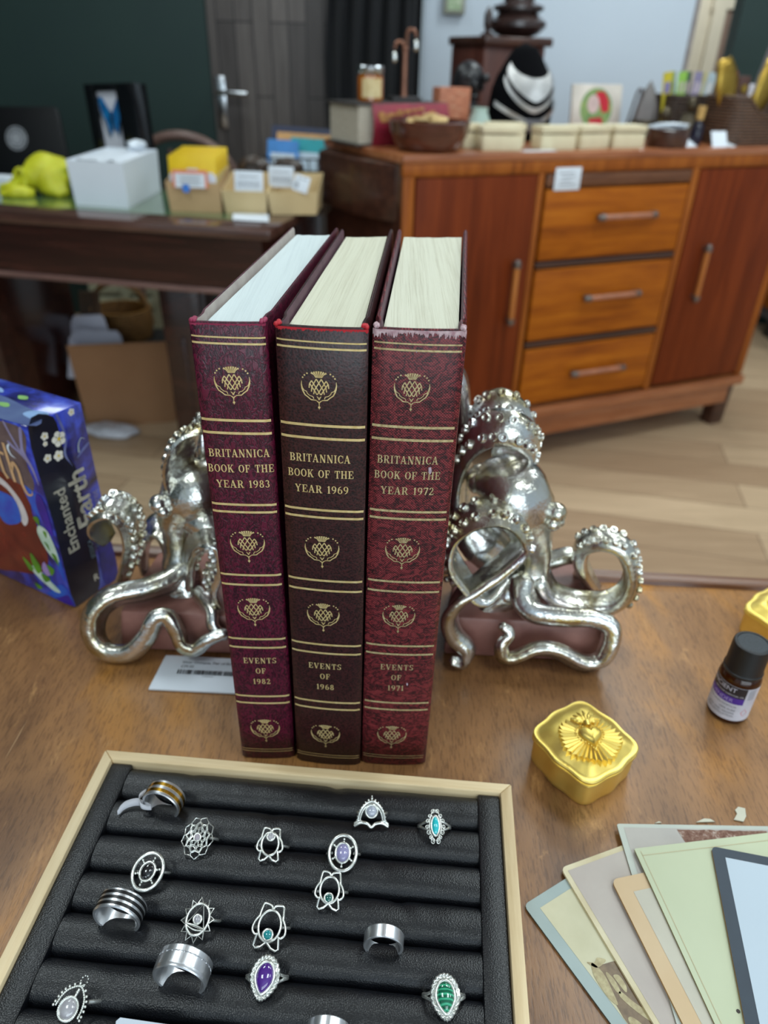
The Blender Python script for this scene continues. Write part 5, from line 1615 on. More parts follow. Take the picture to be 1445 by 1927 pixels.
arm(ro, [P(868, 960, 0.462), P(872, 860, 0.462), P(872, 780, 0.460), P(866, 720, 0.458), P(856, 690, 0.458)], [0.007, 0.007, 0.006, 0.006, 0.004], [0.009, 0.009, 0.008, 0.008, 0.005], bdir=(0.2, 1, 0), flip=1, groove=0.2)
# forward loop at the left, with a deep cup
arm(ro, [P(940, 1088, 0.405), P(905, 1120, 0.392), P(870, 1085, 0.393), P(850, 1045, 0.396), P(858, 1000, 0.400), P(895, 968, 0.402), P(945, 962, 0.402), P(978, 985, 0.402), P(985, 1020, 0.402), P(950, 1060, 0.397), P(905, 1095, 0.391), P(865, 1125, 0.386), P(845, 1160, 0.384), P(855, 1195, 0.384), P(880, 1222, 0.382), P(872, 1244, 0.380), P(850, 1243, 0.380)],
    [0.005, 0.005, 0.0045, 0.0045, 0.0045, 0.0045, 0.0045, 0.0045, 0.005, 0.006, 0.0062, 0.006, 0.006, 0.0055, 0.005, 0.004, 0.003],
    [0.010, 0.011, 0.0135, 0.015, 0.016, 0.0165, 0.0165, 0.016, 0.015, 0.012, 0.010, 0.009, 0.0085, 0.008, 0.007, 0.006, 0.004], bdir=[(0.12, 1, 0.12), (0.12, 1, 0.12), (0.12, 1, 0.12), (0.45, 0.75, 0.45), (0.5, 0.7, 0.5)], flip=1, suck=(0.14, 0.50, 13), n=7)
# front arm lying round the base
arm(ro, [P(985, 1090, 0.412), P(982, 1125, 0.404), P(1005, 1152, 0.396), P(1060, 1160, 0.391), P(1115, 1163, 0.389), P(1148, 1180, 0.386), P(1146, 1215, 0.382), P(1128, 1243, 0.380), P(1095, 1248, 0.379), P(1050, 1226, 0.380), P(1010, 1222, 0.380), P(970, 1238, 0.379), P(947, 1236, 0.379), P(944, 1212, 0.381), P(958, 1192, 0.383), P(944, 1178, 0.384)],
    [0.0095, 0.009, 0.0082, 0.0076, 0.007, 0.007, 0.007, 0.007, 0.0068, 0.0064, 0.0062, 0.006, 0.0058, 0.0052, 0.0045, 0.0034], [0.010, 0.010, 0.010, 0.0095, 0.009, 0.009, 0.009, 0.009, 0.0085, 0.0085, 0.008, 0.0075, 0.007, 0.006, 0.005, 0.0035],
    bdir=(0.05, -0.62, 0.78), flip=1, groove=0.4)
# right arm curling up into a ring
arm(ro, [P(1015, 1085, 0.424), P(1035, 1118, 0.420), P(1085, 1135, 0.416), P(1140, 1136, 0.412), P(1178, 1112, 0.410), P(1188, 1070, 0.410), P(1172, 1030, 0.412), P(1135, 1014, 0.416), P(1100, 1024, 0.424), P(1092, 1055, 0.432), P(1110, 1092, 0.44), P(1125, 1110, 0.446)],
    [0.009, 0.0085, 0.008, 0.0075, 0.007, 0.0065, 0.006, 0.006, 0.006, 0.006, 0.005, 0.004], [0.012, 0.012, 0.0115, 0.011, 0.010, 0.010, 0.010, 0.010, 0.010, 0.010, 0.008, 0.005], bdir=(0.15, 0.9, 0.35), flip=-1, suck=(0.34, 0.72, 13), groove=0.3)
arm(ro, [P(1005, 1065, 0.445), P(1040, 1052, 0.450), P(1075, 1045, 0.452), P(1095, 1062, 0.452), P(1085, 1085, 0.452)], [0.006, 0.006, 0.0055, 0.005, 0.003], [0.008, 0.008, 0.0075, 0.006, 0.004], bdir=(0.1, 0.9, 0.3), groove=0.2)
# beads of the arm curled against the books
b = B()
for k in range(15):
    p = P(842 - 2 * math.sin(k * 0.6) + 9 * (k % 2), 985 + k * 7.5, 0.392)
    sphere(b, p, 0.0024, 8)
obj('sucker_row', b, M_OCT, ro)

# ---- left bookend
lo_ = thing('octopus_bookend', 'silver octopus bookend on a pink stone base, left of the books beside the blue box', 'bookend', (-0.13, 0.42, 0), group='silver octopus bookends')
b = B()
fl, fr = Vector((-0.1935, 0.392, 0)), Vector((-0.0795, 0.388, 0)); bl, br = Vector((-0.186, 0.475, 0)), Vector((-0.0705, 0.475, 0))
hexa(b, [p + Vector((0, 0, 0.0003)) for p in (fl, fr, br, bl)], [Vector((p.x, p.y, 0.034)) for p in (fl + Vector((0.004, 0.004, 0)), fr + Vector((-0.0015, 0.004, 0)), br + Vector((-0.0015, -0.004, 0)), bl + Vector((0.004, -0.004, 0)))], bev=0.003)
obj('base', b, M_STONE, lo_)
b = B()
body(b, [P(420, 900, 0.435), P(385, 912, 0.432), P(358, 935, 0.43), P(340, 968, 0.43), P(338, 1010, 0.43), P(340, 1055, 0.43), P(350, 1115, 0.428)],
     [0.012, 0.022, 0.0225, 0.0165, 0.0115, 0.0115, 0.018])
body(b, [P(352, 968, 0.422), P(395, 990, 0.418), P(415, 985, 0.42)], [0.010, 0.013, 0.011], 14)
for v in b.verts: v.co += noise.noise_vector(v.co * 42) * 0.0026 + noise.noise_vector(v.co * 120) * 0.0007
obj('octopus_body', b, M_OCT, lo_, angle=80)
for dx, dy, rr_, Y in ((299, 948, 0.0068, 0.415), (308, 962, 0.005, 0.412)):
    b = B(); sphere(b, P(dx, dy, Y), rr_, 14); obj('eye', b, M_OCT, lo_)
arm(lo_, [P(415, 960, 0.43), P(375, 950, 0.427), P(345, 920, 0.424), P(335, 880, 0.422), P(345, 840, 0.422), P(370, 812, 0.425), P(405, 800, 0.43), P(440, 815, 0.436)],
    [0.005, 0.005, 0.005, 0.005, 0.005, 0.005, 0.004, 0.003], [0.012, 0.0125, 0.0125, 0.0125, 0.012, 0.0115, 0.010, 0.006], bdir=[(0.5, 0.75, 0.2), (0.62, 0.72, 0.2), (0.5, 0.8, 0.2)], flip=1, suck=(0.30, 0.86, 13), groove=0.75)
arm(lo_, [P(392, 900, 0.448), P(388, 850, 0.448), P(385, 810, 0.45), P(376, 782, 0.45)], [0.006, 0.006, 0.005, 0.003], [0.009, 0.009, 0.008, 0.005], bdir=(0.2, 1, 0), groove=0.2, suck=(0.4, 0.98, 4))
# left curl
arm(lo_, [P(222, 1108, 0.428), P(240, 1060, 0.428), P(250, 1010, 0.428), P(240, 968, 0.426), P(213, 952, 0.424), P(190, 966, 0.424), P(186, 990, 0.426), P(205, 1015, 0.43)],
    [0.0055, 0.0055, 0.005, 0.005, 0.005, 0.0045, 0.004, 0.003], [0.010, 0.011, 0.012, 0.013, 0.013, 0.0125, 0.011, 0.007], bdir=[(0.2, 0.95, 0.1), (0.3, 0.9, 0.3), (0.45, 0.8, 0.3)], flip=-1, suck=(0.12, 0.72, 13), groove=0.75)
arm(lo_, [P(325, 1070, 0.442), P(318, 1020, 0.446), P(300, 992, 0.45), P(278, 1000, 0.452), P(268, 1040, 0.452), P(272, 1075, 0.45)], [0.006, 0.006, 0.0055, 0.005, 0.005, 0.004], [0.011, 0.012, 0.0125, 0.0125, 0.011, 0.008], bdir=(-0.15, 0.9, 0.3), flip=1, groove=0.6)
# front arm in a wide loop and a wave
arm(lo_, [P(345, 1075, 0.422), P(318, 1095, 0.412), P(270, 1112, 0.402), P(215, 1124, 0.393), P(183, 1152, 0.388), P(178, 1192, 0.384), P(200, 1222, 0.380), P(245, 1225, 0.379), P(276, 1196, 0.381), P(293, 1163, 0.384), P(316, 1158, 0.385), P(334, 1185, 0.383), P(346, 1214, 0.380), P(368, 1220, 0.380), P(392, 1202, 0.381), P(425, 1190, 0.383)],
    [0.0095, 0.0095, 0.009, 0.0088, 0.0088, 0.0086, 0.0082, 0.0078, 0.0074, 0.007, 0.0068, 0.0066, 0.006, 0.006, 0.0055, 0.0045], [0.012, 0.012, 0.0115, 0.011, 0.011, 0.011, 0.0105, 0.010, 0.0095, 0.009, 0.0085, 0.008, 0.0075, 0.007, 0.0065, 0.005],
    bdir=(0.0, -0.66, 0.75), flip=1, groove=0.5)
# arm with suckers against the book
arm(lo_, [P(352, 1095, 0.415), P(358, 1040, 0.41), P(378, 1012, 0.405), P(405, 1020, 0.402), P(412, 1060, 0.40), P(400, 1100, 0.40), P(415, 1140, 0.398)], [0.005] * 6 + [0.003], [0.010, 0.0105, 0.011, 0.011, 0.0105, 0.010, 0.006], bdir=(-0.35, 0.85, 0.3), flip=-1, suck=(0.12, 0.95, 14), groove=0.6)
arm(lo_, [P(375, 1118, 0.41), P(398, 1150, 0.395), P(402, 1178, 0.388), P(425, 1200, 0.384)], [0.006, 0.005, 0.005, 0.003], [0.009, 0.008, 0.007, 0.004], bdir=(0.3, -0.6, 0.7), flip=1, groove=0.4)

# ------------------------------------------------------------------ printed blue box at the left
c0 = Vector((-0.2444, 0.437, 0)); sv = Vector((0.460, 0.888, 0)).normalized(); fv = Vector((-sv.y, sv.x, 0))
SW, FWD, BXH = 0.0475, 0.100, 0.1597
bx = thing('card_deck_box', 'shrink-wrapped blue printed card box standing upright at the left end of the table', 'box', c0 + sv * 0.02 + fv * 0.05)
def q3(a, f, z): return c0 + sv * a + fv * f + Vector((0, 0, z))
N = Nodes('blue_purple_print')
bvec = N.coord((1, 1, 1))
N.base(N.ramp(N.noise(bvec, 34, 4, 0.55, 0.7), [(0.32, (20, 22, 44)), (0.46, (42, 44, 120)), (0.58, (60, 74, 186)), (0.72, (96, 118, 214))]))
N.set(Roughness=0.2, Coat_Weight=0.6, Coat_Roughness=0.06)
M_BLUEB = N.m
b = B()
hexa(b, [q3(0, 0, 0.0003), q3(SW, 0, 0.0003), q3(SW, FWD, 0.0003), q3(0, FWD, 0.0003)], [q3(0, 0, BXH), q3(SW, 0, BXH), q3(SW, FWD, BXH), q3(0, FWD, BXH)], bev=0.0012)
obj('box_carton', b, M_BLUEB, bx)
def bp(name, c, c2=None, sc=60, rough=0.22): return plain(name, c, rough, c2=c2, scale=sc, Coat_Weight=0.5, Coat_Roughness=0.06)
def layer(k): return lambda f, z: q3(0, f, z) - sv * (0.0002 + 0.00012 * k)          # front face, f leftwards
def slayer(k): return lambda a, z: q3(a, 0, z) - fv * (0.0002 + 0.00012 * k)         # spine face
def tlayer(k): return lambda a, f: q3(a, f, BXH + 0.0002 + 0.00012 * k)
mm = lambda pts: [(x / 1000, y / 1000) for x, y in pts]
def shape(name, mat, items, fn, parent=bx):
    if name in ('blue_wing_print', 'purple_print', 'top_light_print') and len(items) > 1:
        for it in items: shape(name, mat, [it], fn, parent)
        return None
    b = B()
    for it in items: poly(b, mm(catmull(it, 4, True)), fn)
    return obj(name, b, mat, parent)
# front picture
fp = shape('front_print', bp('dusk_brown_print', (112, 98, 98), (78, 66, 76)), [[(4, 156), (10, 130), (8, 112), (18, 100), (40, 96), (60, 110), (98, 120), (98, 157), (40, 157)]], layer(0))
shape('branch_print', bp('lilac_branch', (150, 146, 190)), [[(3, 112), (7, 126), (14, 134), (24, 140), (24, 143), (14, 138), (10, 150), (8, 157), (5, 157), (8, 146), (9, 138), (4, 126)], [(16, 139), (22, 152), (24, 158), (22, 158), (19, 150), (14, 140)]], layer(1), fp)
shape('horse_print', bp('chestnut_print', (118, 44, 36), (84, 28, 30)), [[(16, 104), (20, 84), (16, 60), (17, 40), (30, 24), (60, 14), (97, 14), (97, 108), (60, 116), (30, 108)]], layer(1), fp)
shape('mane_print', bp('white_mane_print', (226, 218, 216)), [[(34, 98), (28, 88), (27, 76), (33, 68), (36, 72), (35, 86), (42, 98), (60, 104), (60, 110), (44, 106)]], layer(2), fp)
shape('blue_wing_print', bp('bright_blue_print', (24, 108, 206), (40, 60, 180)), [[(10, 104), (22, 108), (20, 96), (15, 84), (5, 84), (4, 96)], [(38, 92), (34, 76), (44, 66), (60, 64), (64, 90)], [(2, 52), (6, 60), (7, 40), (4, 26), (2, 30)], [(3, 3), (2, 16), (10, 20), (24, 8), (30, 2)]], layer(2), fp)
shape('purple_print', bp('violet_print', (58, 34, 170), (34, 26, 110)), [[(2, 98), (8, 104), (12, 92), (8, 74), (2, 70)], [(2, 2), (3, 12), (14, 6), (20, 2)]], layer(3), fp)
shape('lily_print', bp('white_lily_print', (214, 226, 216), (160, 196, 170)), [[(4, 60), (8, 72), (16, 74), (20, 66), (15, 52), (7, 44), (3, 46)], [(12, 12), (20, 10), (36, 18), (42, 26), (34, 28), (22, 20)]], layer(3), fp)
shape('leaf_print', bp('leaf_green_print', (96, 156, 44), (58, 104, 40)), [[(9, 70), (13, 70), (11, 64)], [(11, 58), (15, 60), (11, 52)], [(5, 50), (10, 50), (5, 40)], [(28, 30), (36, 42), (38, 30), (34, 22)], [(38, 26), (48, 34), (44, 22)], [(20, 22), (30, 24), (28, 16)], [(14, 82), (20, 80), (15, 74)], [(12, 34), (20, 36), (18, 26)], [(34, 8), (42, 10), (40, 4)]], layer(4), fp)
shape('petal_print', bp('lilac_petal_print', (176, 150, 214)), [[(18, 28), (22, 38), (27, 30), (24, 24)]], layer(4), fp)
M_LET = bp('peach_lettering', (224, 180, 134)); M_LET2 = bp('cream_lettering', (232, 226, 208)); M_LET3 = bp('silver_blue_lettering', (170, 182, 190))
b = B()
fx = layer(5)
f2 = lambda x, y: fx(x / 1000, y / 1000)
stroke(b, catmull([(30, 140), (29.5, 120), (29, 108)], 4), 3.0, f2); stroke(b, catmull([(29, 118), (25, 125), (21.5, 120), (21, 108), (18, 101), (13, 102), (12, 105)], 5), [3.0] * 20 + [2.6, 2.2, 1.8, 1.5, 1.2, 1.0, 0.9, 0.8, 0.7, 0.6, 0.6], f2)
stroke(b, [(40, 142), (39, 114), (36, 109)], 3.2, f2); stroke(b, [(47, 132), (33, 130)], 2.4, f2)
obj('front_lettering', b, M_LET, fp)
b = B(); stroke(b, catmull([(23, 141), (26, 137), (24.5, 132), (20, 130)], 5), [0.3, 0.8, 1.4, 1.8, 2.0, 2.2, 2.2, 2.0, 1.8, 1.6, 1.4, 1.2, 1.0, 0.6, 0.4, 0.2], f2); obj('moon_print', b, M_PAPER, fp)
# spine picture
spn = shape('spine_print', bp('midnight_print', (28, 32, 46), (20, 22, 34)), [[(1, 1), (24, 1), (30, 30), (28, 70), (31, 110), (24, 130), (22, 158), (1, 158), (1, 80)]], slayer(0))
shape('purple_print', bp('deep_blue_print', (38, 40, 150), (30, 34, 96)), [[(32, 3), (46, 3), (46, 40), (36, 60), (33, 40)]], slayer(0), spn)
shape('swirl_print', bp('pale_swirl_print', (120, 128, 168), (76, 82, 150)), [[(24, 158), (27, 140), (23, 128), (27, 118), (28, 116), (25, 128), (29, 140), (26, 158)], [(33, 120), (45, 126), (46, 128), (40, 126)]], slayer(1), spn)
b = B(); b2 = B()
sl = slayer(3); sl4 = slayer(4)
for cx_, cz_, r_ in ((22, 141, 5.4), (18.5, 129, 3.8), (11.5, 147.5, 2.8), (10.5, 142, 1.8), (9.5, 131, 3.0), (37, 156, 2.6)):
    for k in range(5):
        a = 2 * math.pi * k / 5 + 0.5
        disc(b, ((cx_ + r_ * 0.62 * math.cos(a)) / 1000, (cz_ + r_ * 0.62 * math.sin(a)) / 1000), r_ * 0.5 / 1000, sl, seg=10)
    disc(b2, (cx_ / 1000, cz_ / 1000), r_ * 0.25 / 1000, sl4, seg=10)
fl_ = obj('flower_print', b, bp('white_blossom_print', (236, 232, 220)), spn); obj('flower_centre', b2, bp('yellow_centre', (222, 190, 40)), fl_)
def spine_text(s, a0, z0, size, mat, name, k=5, sq=1.0, wt=0.0):
    b = B(); L = slayer(k)
    put_text(b, s, size, lambda x, y: L((a0 / 1000 - y), z0 / 1000 + x), squash=sq)
    if wt:
        for dx, dy in ((wt, 0), (-wt, 0), (0, wt), (0, -wt)): put_text(b, s, size, lambda x, y: slayer(k + 0.2)((a0 / 1000 - y - dy), z0 / 1000 + x + dx), squash=sq)
    return obj(name, b, mat, spn)
spine_text('Enchanted', 16.5, 48, 0.0138, M_LET2, 'spine_lettering', sq=0.98, wt=0.0002)
spine_text('Earth', 36.0, 63, 0.0225, M_LET2, 'spine_lettering', sq=1.02, wt=0.0004)
b = B(); L = slayer(5); stroke(b, mm(catmull([(35.5, 124), (36.5, 130), (40, 134), (43, 132)], 5)), [0.0016, 0.0016, 0.0015, 0.0014, 0.0013, 0.0012, 0.0011, 0.001, 0.0009, 0.0008, 0.0007, 0.0006, 0.0005, 0.0004, 0.0003, 0.0002], L); obj('spine_flourish', b, M_LET3, spn)
spine_text('Tarot', 43.5, 70, 0.0080, bp('faint_lilac_lettering', (150, 146, 178)), 'spine_lettering')
spine_text('JESSICA', 28.5, 33, 0.0054, bp('dim_lettering', (112, 130, 140)), 'spine_lettering'); spine_text('MOUND', 35.5, 40, 0.0054, bp('dim_lettering_blue', (90, 112, 128)), 'spine_lettering')
b = B(); L = slayer(5); put_text(b, 'R', 0.009, lambda x, y: L(0.022 + x, 0.012 + y)); obj('spine_mark', b, M_LET2, spn)
# top
tp = shape('top_print', bp('grey_blue_sky_print', (96, 112, 150), (84, 96, 140)), [[(1, 1), (16, 4), (22, 30), (26, 60), (24, 99), (1, 99)]], tlayer(0))
shape('top_light_print', bp('pale_sky_print', (150, 182, 226)), [[(10, 2), (22, 3), (20, 16), (12, 18)], [(18, 58), (26, 62), (30, 84), (24, 98), (18, 80)], [(30, 62), (35, 70), (34, 82), (28, 74)]], tlayer(1), tp)
shape('top_leaf_print', bp('pale_green_print', (150, 200, 120)), [[(30, 36), (34, 40), (32, 47), (28, 42)], [(15, 36), (19, 42), (16, 50), (13, 42)]], tlayer(2), tp)

# ------------------------------------------------------------------ white price ticket with bar code, under the left bookend
t = thing('price_ticket', 'white bar-coded price ticket under the left octopus bookend', 'price ticket', (-0.13, 0.37, 0))
a0_, a1_, a2_ = Vector((-0.1606, 0.3517, 0)), Vector((-0.0925, 0.3497, 0)), Vector((-0.1588, 0.3935, 0))
ex_ = (a1_ - a0_).normalized(); ey_ = Vector((-ex_.y, ex_.x, 0))
fnk = lambda x, y, z=0.0026: a0_ + ex_ * x + ey_ * y + Vector((0, 0, z))
b = B(); hexa(b, [fnk(0, 0, 0.0004), fnk(0.078, 0, 0.0004), fnk(0.078, 0.033, 0.0004), fnk(0.002, 0.0335, 0.0004)], [fnk(0, 0, 0.0022), fnk(0.078, 0, 0.0022), fnk(0.078, 0.033, 0.0022), fnk(0.002, 0.0335, 0.0022)], bev=0.0004); obj('ticket_card', b, M_PAPER, t)
b = B(); rr = random.Random(5); x = 0.0155
while x < 0.068:
    w = rr.choice((0.00035, 0.0005, 0.0009, 0.0011)); poly(b, [(x, 0.0150), (x + w, 0.0150), (x + w, 0.0192), (x, 0.0192)], fnk); x += w + rr.choice((0.0004, 0.0005, 0.0009))
obj('bar_code', b, M_INK, t)
b = B(); put_text(b, 'Silver Octopus, Pair of Bookends', 0.0034, lambda x, y: fnk(0.0165 + x, 0.0256 + y)); put_text(b, '£39.50', 0.0034, lambda x, y: fnk(0.0165 + x, 0.0215 + y)); put_text(b, '1000000240', 0.0016, lambda x, y: fnk(0.034 + x, 0.0130 + y))
obj('printed_text', b, M_GREYINK, t)

# ------------------------------------------------------------------ gold heart boxes
M_GOLD = plain('satin_gold', (248, 222, 128), 0.40, 0.88, c2=(240, 210, 108), scale=40, bump=0.06, bscale=500)
def gold_box(label, centre, rot):
    g = thing('trinket_box', label, 'trinket box', centre, rot, 'gold heart trinket boxes')
    M = Matrix.Translation(Vector(centre)) @ Matrix.Rotation(rot, 4, 'Z')
    n = 96; a_ = 0.0262
    def rad(th):
        e = 3.4
        r = a_ / (abs(math.cos(th)) ** e + abs(math.sin(th)) ** e) ** (1 / e)
        return r * (1 + 0.030 * math.cos(8 * th) - 0.012 * math.cos(4 * th))
    def loft(prof, closed_top=True):
        b = B(); rs = []
        for k, z in prof:
            rs.append([b.verts.new(M @ Vector((k * rad(2 * math.pi * i / n) * math.cos(2 * math.pi * i / n), k * rad(2 * math.pi * i / n) * math.sin(2 * math.pi * i / n), z))) for i in range(n)])
        for r0, r1 in zip(rs, rs[1:]):
            for i in range(n): face(b, (r0[i], r0[(i + 1) % n], r1[(i + 1) % n], r1[i]))
        face(b, rs[0][::-1]); face(b, rs[-1])
        return b
    obj('box_body', loft([(0.93, 0.0002), (0.955, 0.0012), (0.965, 0.004), (0.972, 0.018), (0.95, 0.0186)]), M_GOLD, g)
    ld = obj('lid', loft([(0.955, 0.0182), (1.0, 0.0186), (1.015, 0.0196), (1.005, 0.0208), (0.985, 0.0210), (0.995, 0.0218), (1.015, 0.0226), (1.015, 0.0236), (0.99, 0.0243), (0.94, 0.0242), (0.88, 0.0248), (0.76, 0.0275), (0.6, 0.0290), (0.35, 0.0297), (0.1, 0.0299)]), M_GOLD, g)
    # relief turned so that the heart points along the box diagonal
    Rm = Matrix.Translation(Vector(centre)) @ Matrix.Rotation(R(3), 4, 'Z') @ Matrix.Translation((0.0005, -0.0045, 0))
    nr = 34
    b = B()
    tipz, basez = 0.0316, 0.0262
    hc = Vector((0, 0.0, 0))
    ro_, ri_, rb_, rt_ = [], [], [], []
    for i in range(nr * 2):
        a = 2 * math.pi * i / (nr * 2)
        k = 1.0 if i % 2 == 0 else 0.88
        R0 = (0.0180 + 0.0008 * math.cos(5 * a)) * k
        x, y = R0 * math.cos(a) * 1.06, R0 * math.sin(a) * 0.98
        zt__ = tipz - (0.0 if i % 2 == 0 else 0.0009)
        rt_.append(b.verts.new(Rm @ Vector((x, y, zt__)))); rb_.append(b.verts.new(Rm @ Vector((x, y, basez))))
        ri_.append(b.verts.new(Rm @ Vector((x * 0.44, y * 0.44, 0.0325 - (0.0 if i % 2 == 0 else 0.0005)))))
    N2 = nr * 2
    cv = b.verts.new(Rm @ Vector((0, 0, 0.0326)))
    for i in range(N2):
        j = (i + 1) % N2
        face(b, (rb_[i], rb_[j], rt_[j], rt_[i])); face(b, (rt_[i], rt_[j], ri_[j], ri_[i])); face(b, (ri_[i], ri_[j], cv))
    sbst = obj('sunburst', b, M_GOLD, ld, angle=12)
    heart = lambda s, t: (s * 16 * math.sin(t) ** 3, s * (13 * math.cos(t) - 5 * math.cos(2 * t) - 2 * math.cos(3 * t) - math.cos(4 * t)))
    b = B(); m = 48; rs = []
    for k, z in ((1.0, 0.0324), (1.0, 0.0334), (0.90, 0.0346), (0.7, 0.0356), (0.4, 0.0362)):
        rs.append([b.verts.new(Rm @ Vector((heart(0.00045 * k, 2 * math.pi * i / m)[0] * (1.0), heart(0.00045 * k, 2 * math.pi * i / m)[1] * 1.12 - 0.0002, z))) for i in range(m)])
    for r0, r1 in zip(rs, rs[1:]):
        for i in range(m): face(b, (r0[i], r0[(i + 1) % m], r1[(i + 1) % m], r1[i]))
    face(b, rs[-1]); obj('heart', b, M_GOLD, sbst, angle=70)
    b = B()
    for i in range(40):
        x, y = heart(0.00055, 2 * math.pi * i / 40); sphere(b, Rm @ Vector((x, y * 1.12 - 0.0002, 0.0330)), 0.00062, 7)
    obj('beaded_border', b, M_GOLD, sbst)
    b = B()
    tube(b, [Rm @ Vector((0, 0.0072, 0.033)), Rm @ Vector((0, 0.0105, 0.0335))], 0.0021, 10)
    for k in range(-3, 4):
        aa = k * 0.36
        L_ = 0.0088 - 0.0006 * abs(k)
        tube(b, catmull([Rm @ Vector((0.0007 * k, 0.0105, 0.0325)), Rm @ Vector((0.0007 * k + 0.5 * L_ * math.sin(aa), 0.0105 + 0.5 * L_ * math.cos(aa), 0.0338)), Rm @ Vector((0.0007 * k + L_ * math.sin(aa * 1.15), 0.0105 + L_ * math.cos(aa * 1.15), 0.0330))], 4), [0.0011] * 5 + [0.0010, 0.0008, 0.0006, 0.0003], 7)
    for s in (-1, 1):
        for k in range(3): sphere(b, Rm @ Vector((s * (0.0045 + 0.0016 * k), 0.0112 + 0.001 * k, 0.0326)), 0.0017 - 0.0003 * k, 9, sc=(1.2, 0.9, 0.8))
    obj('flame', b, M_GOLD, sbst)
    return g
gold_box('small gold trinket box with a heart sunburst lid, between the books and the photo cards', (0.1280, 0.2990, 0), R(36.5))
pl = Z(1383, 1192, 0)
gold_box('small gold trinket box with a heart sunburst lid, behind the little black-capped bottle', (pl.x + 0.034, pl.y - 0.001, 0), R(38))

# ------------------------------------------------------------------ little oil bottle
bc = Vector((0.2405, 0.3478, 0))
BK = 1.07
BMX = Matrix.Translation(bc) @ Matrix.Scale(BK, 4)
ob = thing('oil_bottle', 'small amber glass oil bottle with ribbed black cap and purple banded label', 'bottle', bc)
N = Nodes('amber_glass'); N.base((96, 44, 10)); N.set(Roughness=0.04, Transmission_Weight=0.75, IOR=1.45, Specular_IOR_Level=0.6)
b = B(); lathe(b, [(0.0, 0.0005), (0.0105, 0.0003), (0.0122, 0.0016), (0.0124, 0.004), (0.0124, 0.0335), (0.0116, 0.0362), (0.0096, 0.0385), (0.0088, 0.0395), (0.0088, 0.043), (0.0, 0.043)], (0, 0, 0), 40, M=BMX); obj('bottle_glass', b, N.m, ob)
b = B(); lathe(b, [(0.0, 0.002), (0.0108, 0.002), (0.0113, 0.004), (0.0113, 0.030), (0, 0.030)], (0, 0, 0), 32, M=BMX); obj('oil', b, plain('dark_amber_oil', (60, 26, 8), 0.1), ob)
b = B()
nn_ = 60; rs = []
for z, r0, rib in ((0.0370, 0.0104, 0), (0.0372, 0.0114, 0), (0.0390, 0.0117, 0), (0.0396, 0.0112, 0), (0.0406, 0.0111, 1), (0.0572, 0.0109, 1), (0.0586, 0.0106, 0), (0.0590, 0.0101, 0), (0.0590, 0.0090, 0), (0.0584, 0.0088, 0)):
    rs.append([b.verts.new(bc + BK * Vector(((r0 - 0.0003 * rib * (i % 2)) * math.cos(2 * math.pi * i / nn_), (r0 - 0.0003 * rib * (i % 2)) * math.sin(2 * math.pi * i / nn_), z))) for i in range(nn_)])
for r0, r1 in zip(rs, rs[1:]):
    for i in range(nn_): face(b, (r0[i], r0[(i + 1) % nn_], r1[(i + 1) % nn_], r1[i]))
face(b, rs[-1]); face(b, rs[0][::-1])
cpo = obj('cap', b, plain('black_ribbed_plastic', (24, 24, 26), 0.42), ob, angle=25)
b = B(); lathe(b, [(0.0087, 0.0583), (0.0087, 0.0587), (0, 0.0587)], (0, 0, 0), 32, M=BMX); obj('cap_disc', b, plain('embossed_grey_disc', (60, 66, 72), 0.5, c2=(34, 38, 42), scale=1500, bump=0.8, bscale=1300), cpo)
PH0 = math.atan2(-bc.y, -bc.x)
def LB(k): return lambda x, z: bc + BK * Vector((math.cos(PH0 + x / 0.0126) * (0.01255 + 0.00006 * k), math.sin(PH0 + x / 0.0126) * (0.01255 + 0.00006 * k), z))
def wrap(name, mat, x0, x1, z0, z1, k, parent):
    b = B(); f = LB(k); m = 24; pr = None
    for i in range(m + 1):
        x = x0 + (x1 - x0) * i / m
        c = (b.verts.new(f(x, z0)), b.verts.new(f(x, z1)))
        if pr: face(b, (pr[0], c[0], c[1], pr[1]))
        pr = c
    return obj(name, b, mat, parent)
lbl = wrap('label', plain('pale_grey_label', (206, 204, 214), 0.4, scale=40), -0.026, 0.026, 0.0042, 0.0318, 0, ob)
wrap('label_black_band', plain('label_black', (34, 32, 38), 0.4), -0.020, 0.0078, 0.0232, 0.0316, 1, lbl)
wrap('label_purple_band', plain('label_purple', (78, 44, 150), 0.4), -0.020, 0.0078, 0.0182, 0.0232, 1, lbl)
def ltext(s, xr, z, h, mat, align='RIGHT', sq=1.0):
    b = B(); f = LB(2); put_text(b, s, h, lambda x, y: f(xr + x, z + y), align, squash=sq); obj('label_lettering', b, mat, lbl)
M_LW = plain('label_white_ink', (206, 202, 214), 0.5); M_LP = plain('label_lilac_ink', (176, 160, 214), 0.5)
ltext('ANCIENT', 0.0018, 0.0272, 0.0046, M_LW); ltext('100% PURE ESSENTIAL OIL', 0.0070, 0.0242, 0.0017, M_LW); ltext('LAVENDER', 0.0016, 0.0192, 0.0040, M_LP)
for s, z in (('LAVANDULA ANGUSTIFOLIA', 0.0152), ('100% PURE', 0.0122), ('SKIN AND AROMA', 0.0096), ('STEAM DISTILLATION', 0.0072)):
    ltext(s, 0.0048, z, 0.0021, M_GREYINK)
b = B(); f = LB(2)
for k in range(7): stroke(b, [(0.0092 + 0.0008 * q, 0.0302 - 0.0012 * k) for q in range(7)], 0.0003, f)
obj('label_small_print', b, M_GREYINK, lbl)
b = B(); dm = [(0.0105, 0.0145), (0.0125, 0.0115), (0.0105, 0.0085), (0.0085, 0.0115)]; stroke(b, dm, 0.0004, f, closed=True); obj('label_diamond', b, plain('pink_print', (214, 120, 130), 0.5), lbl)

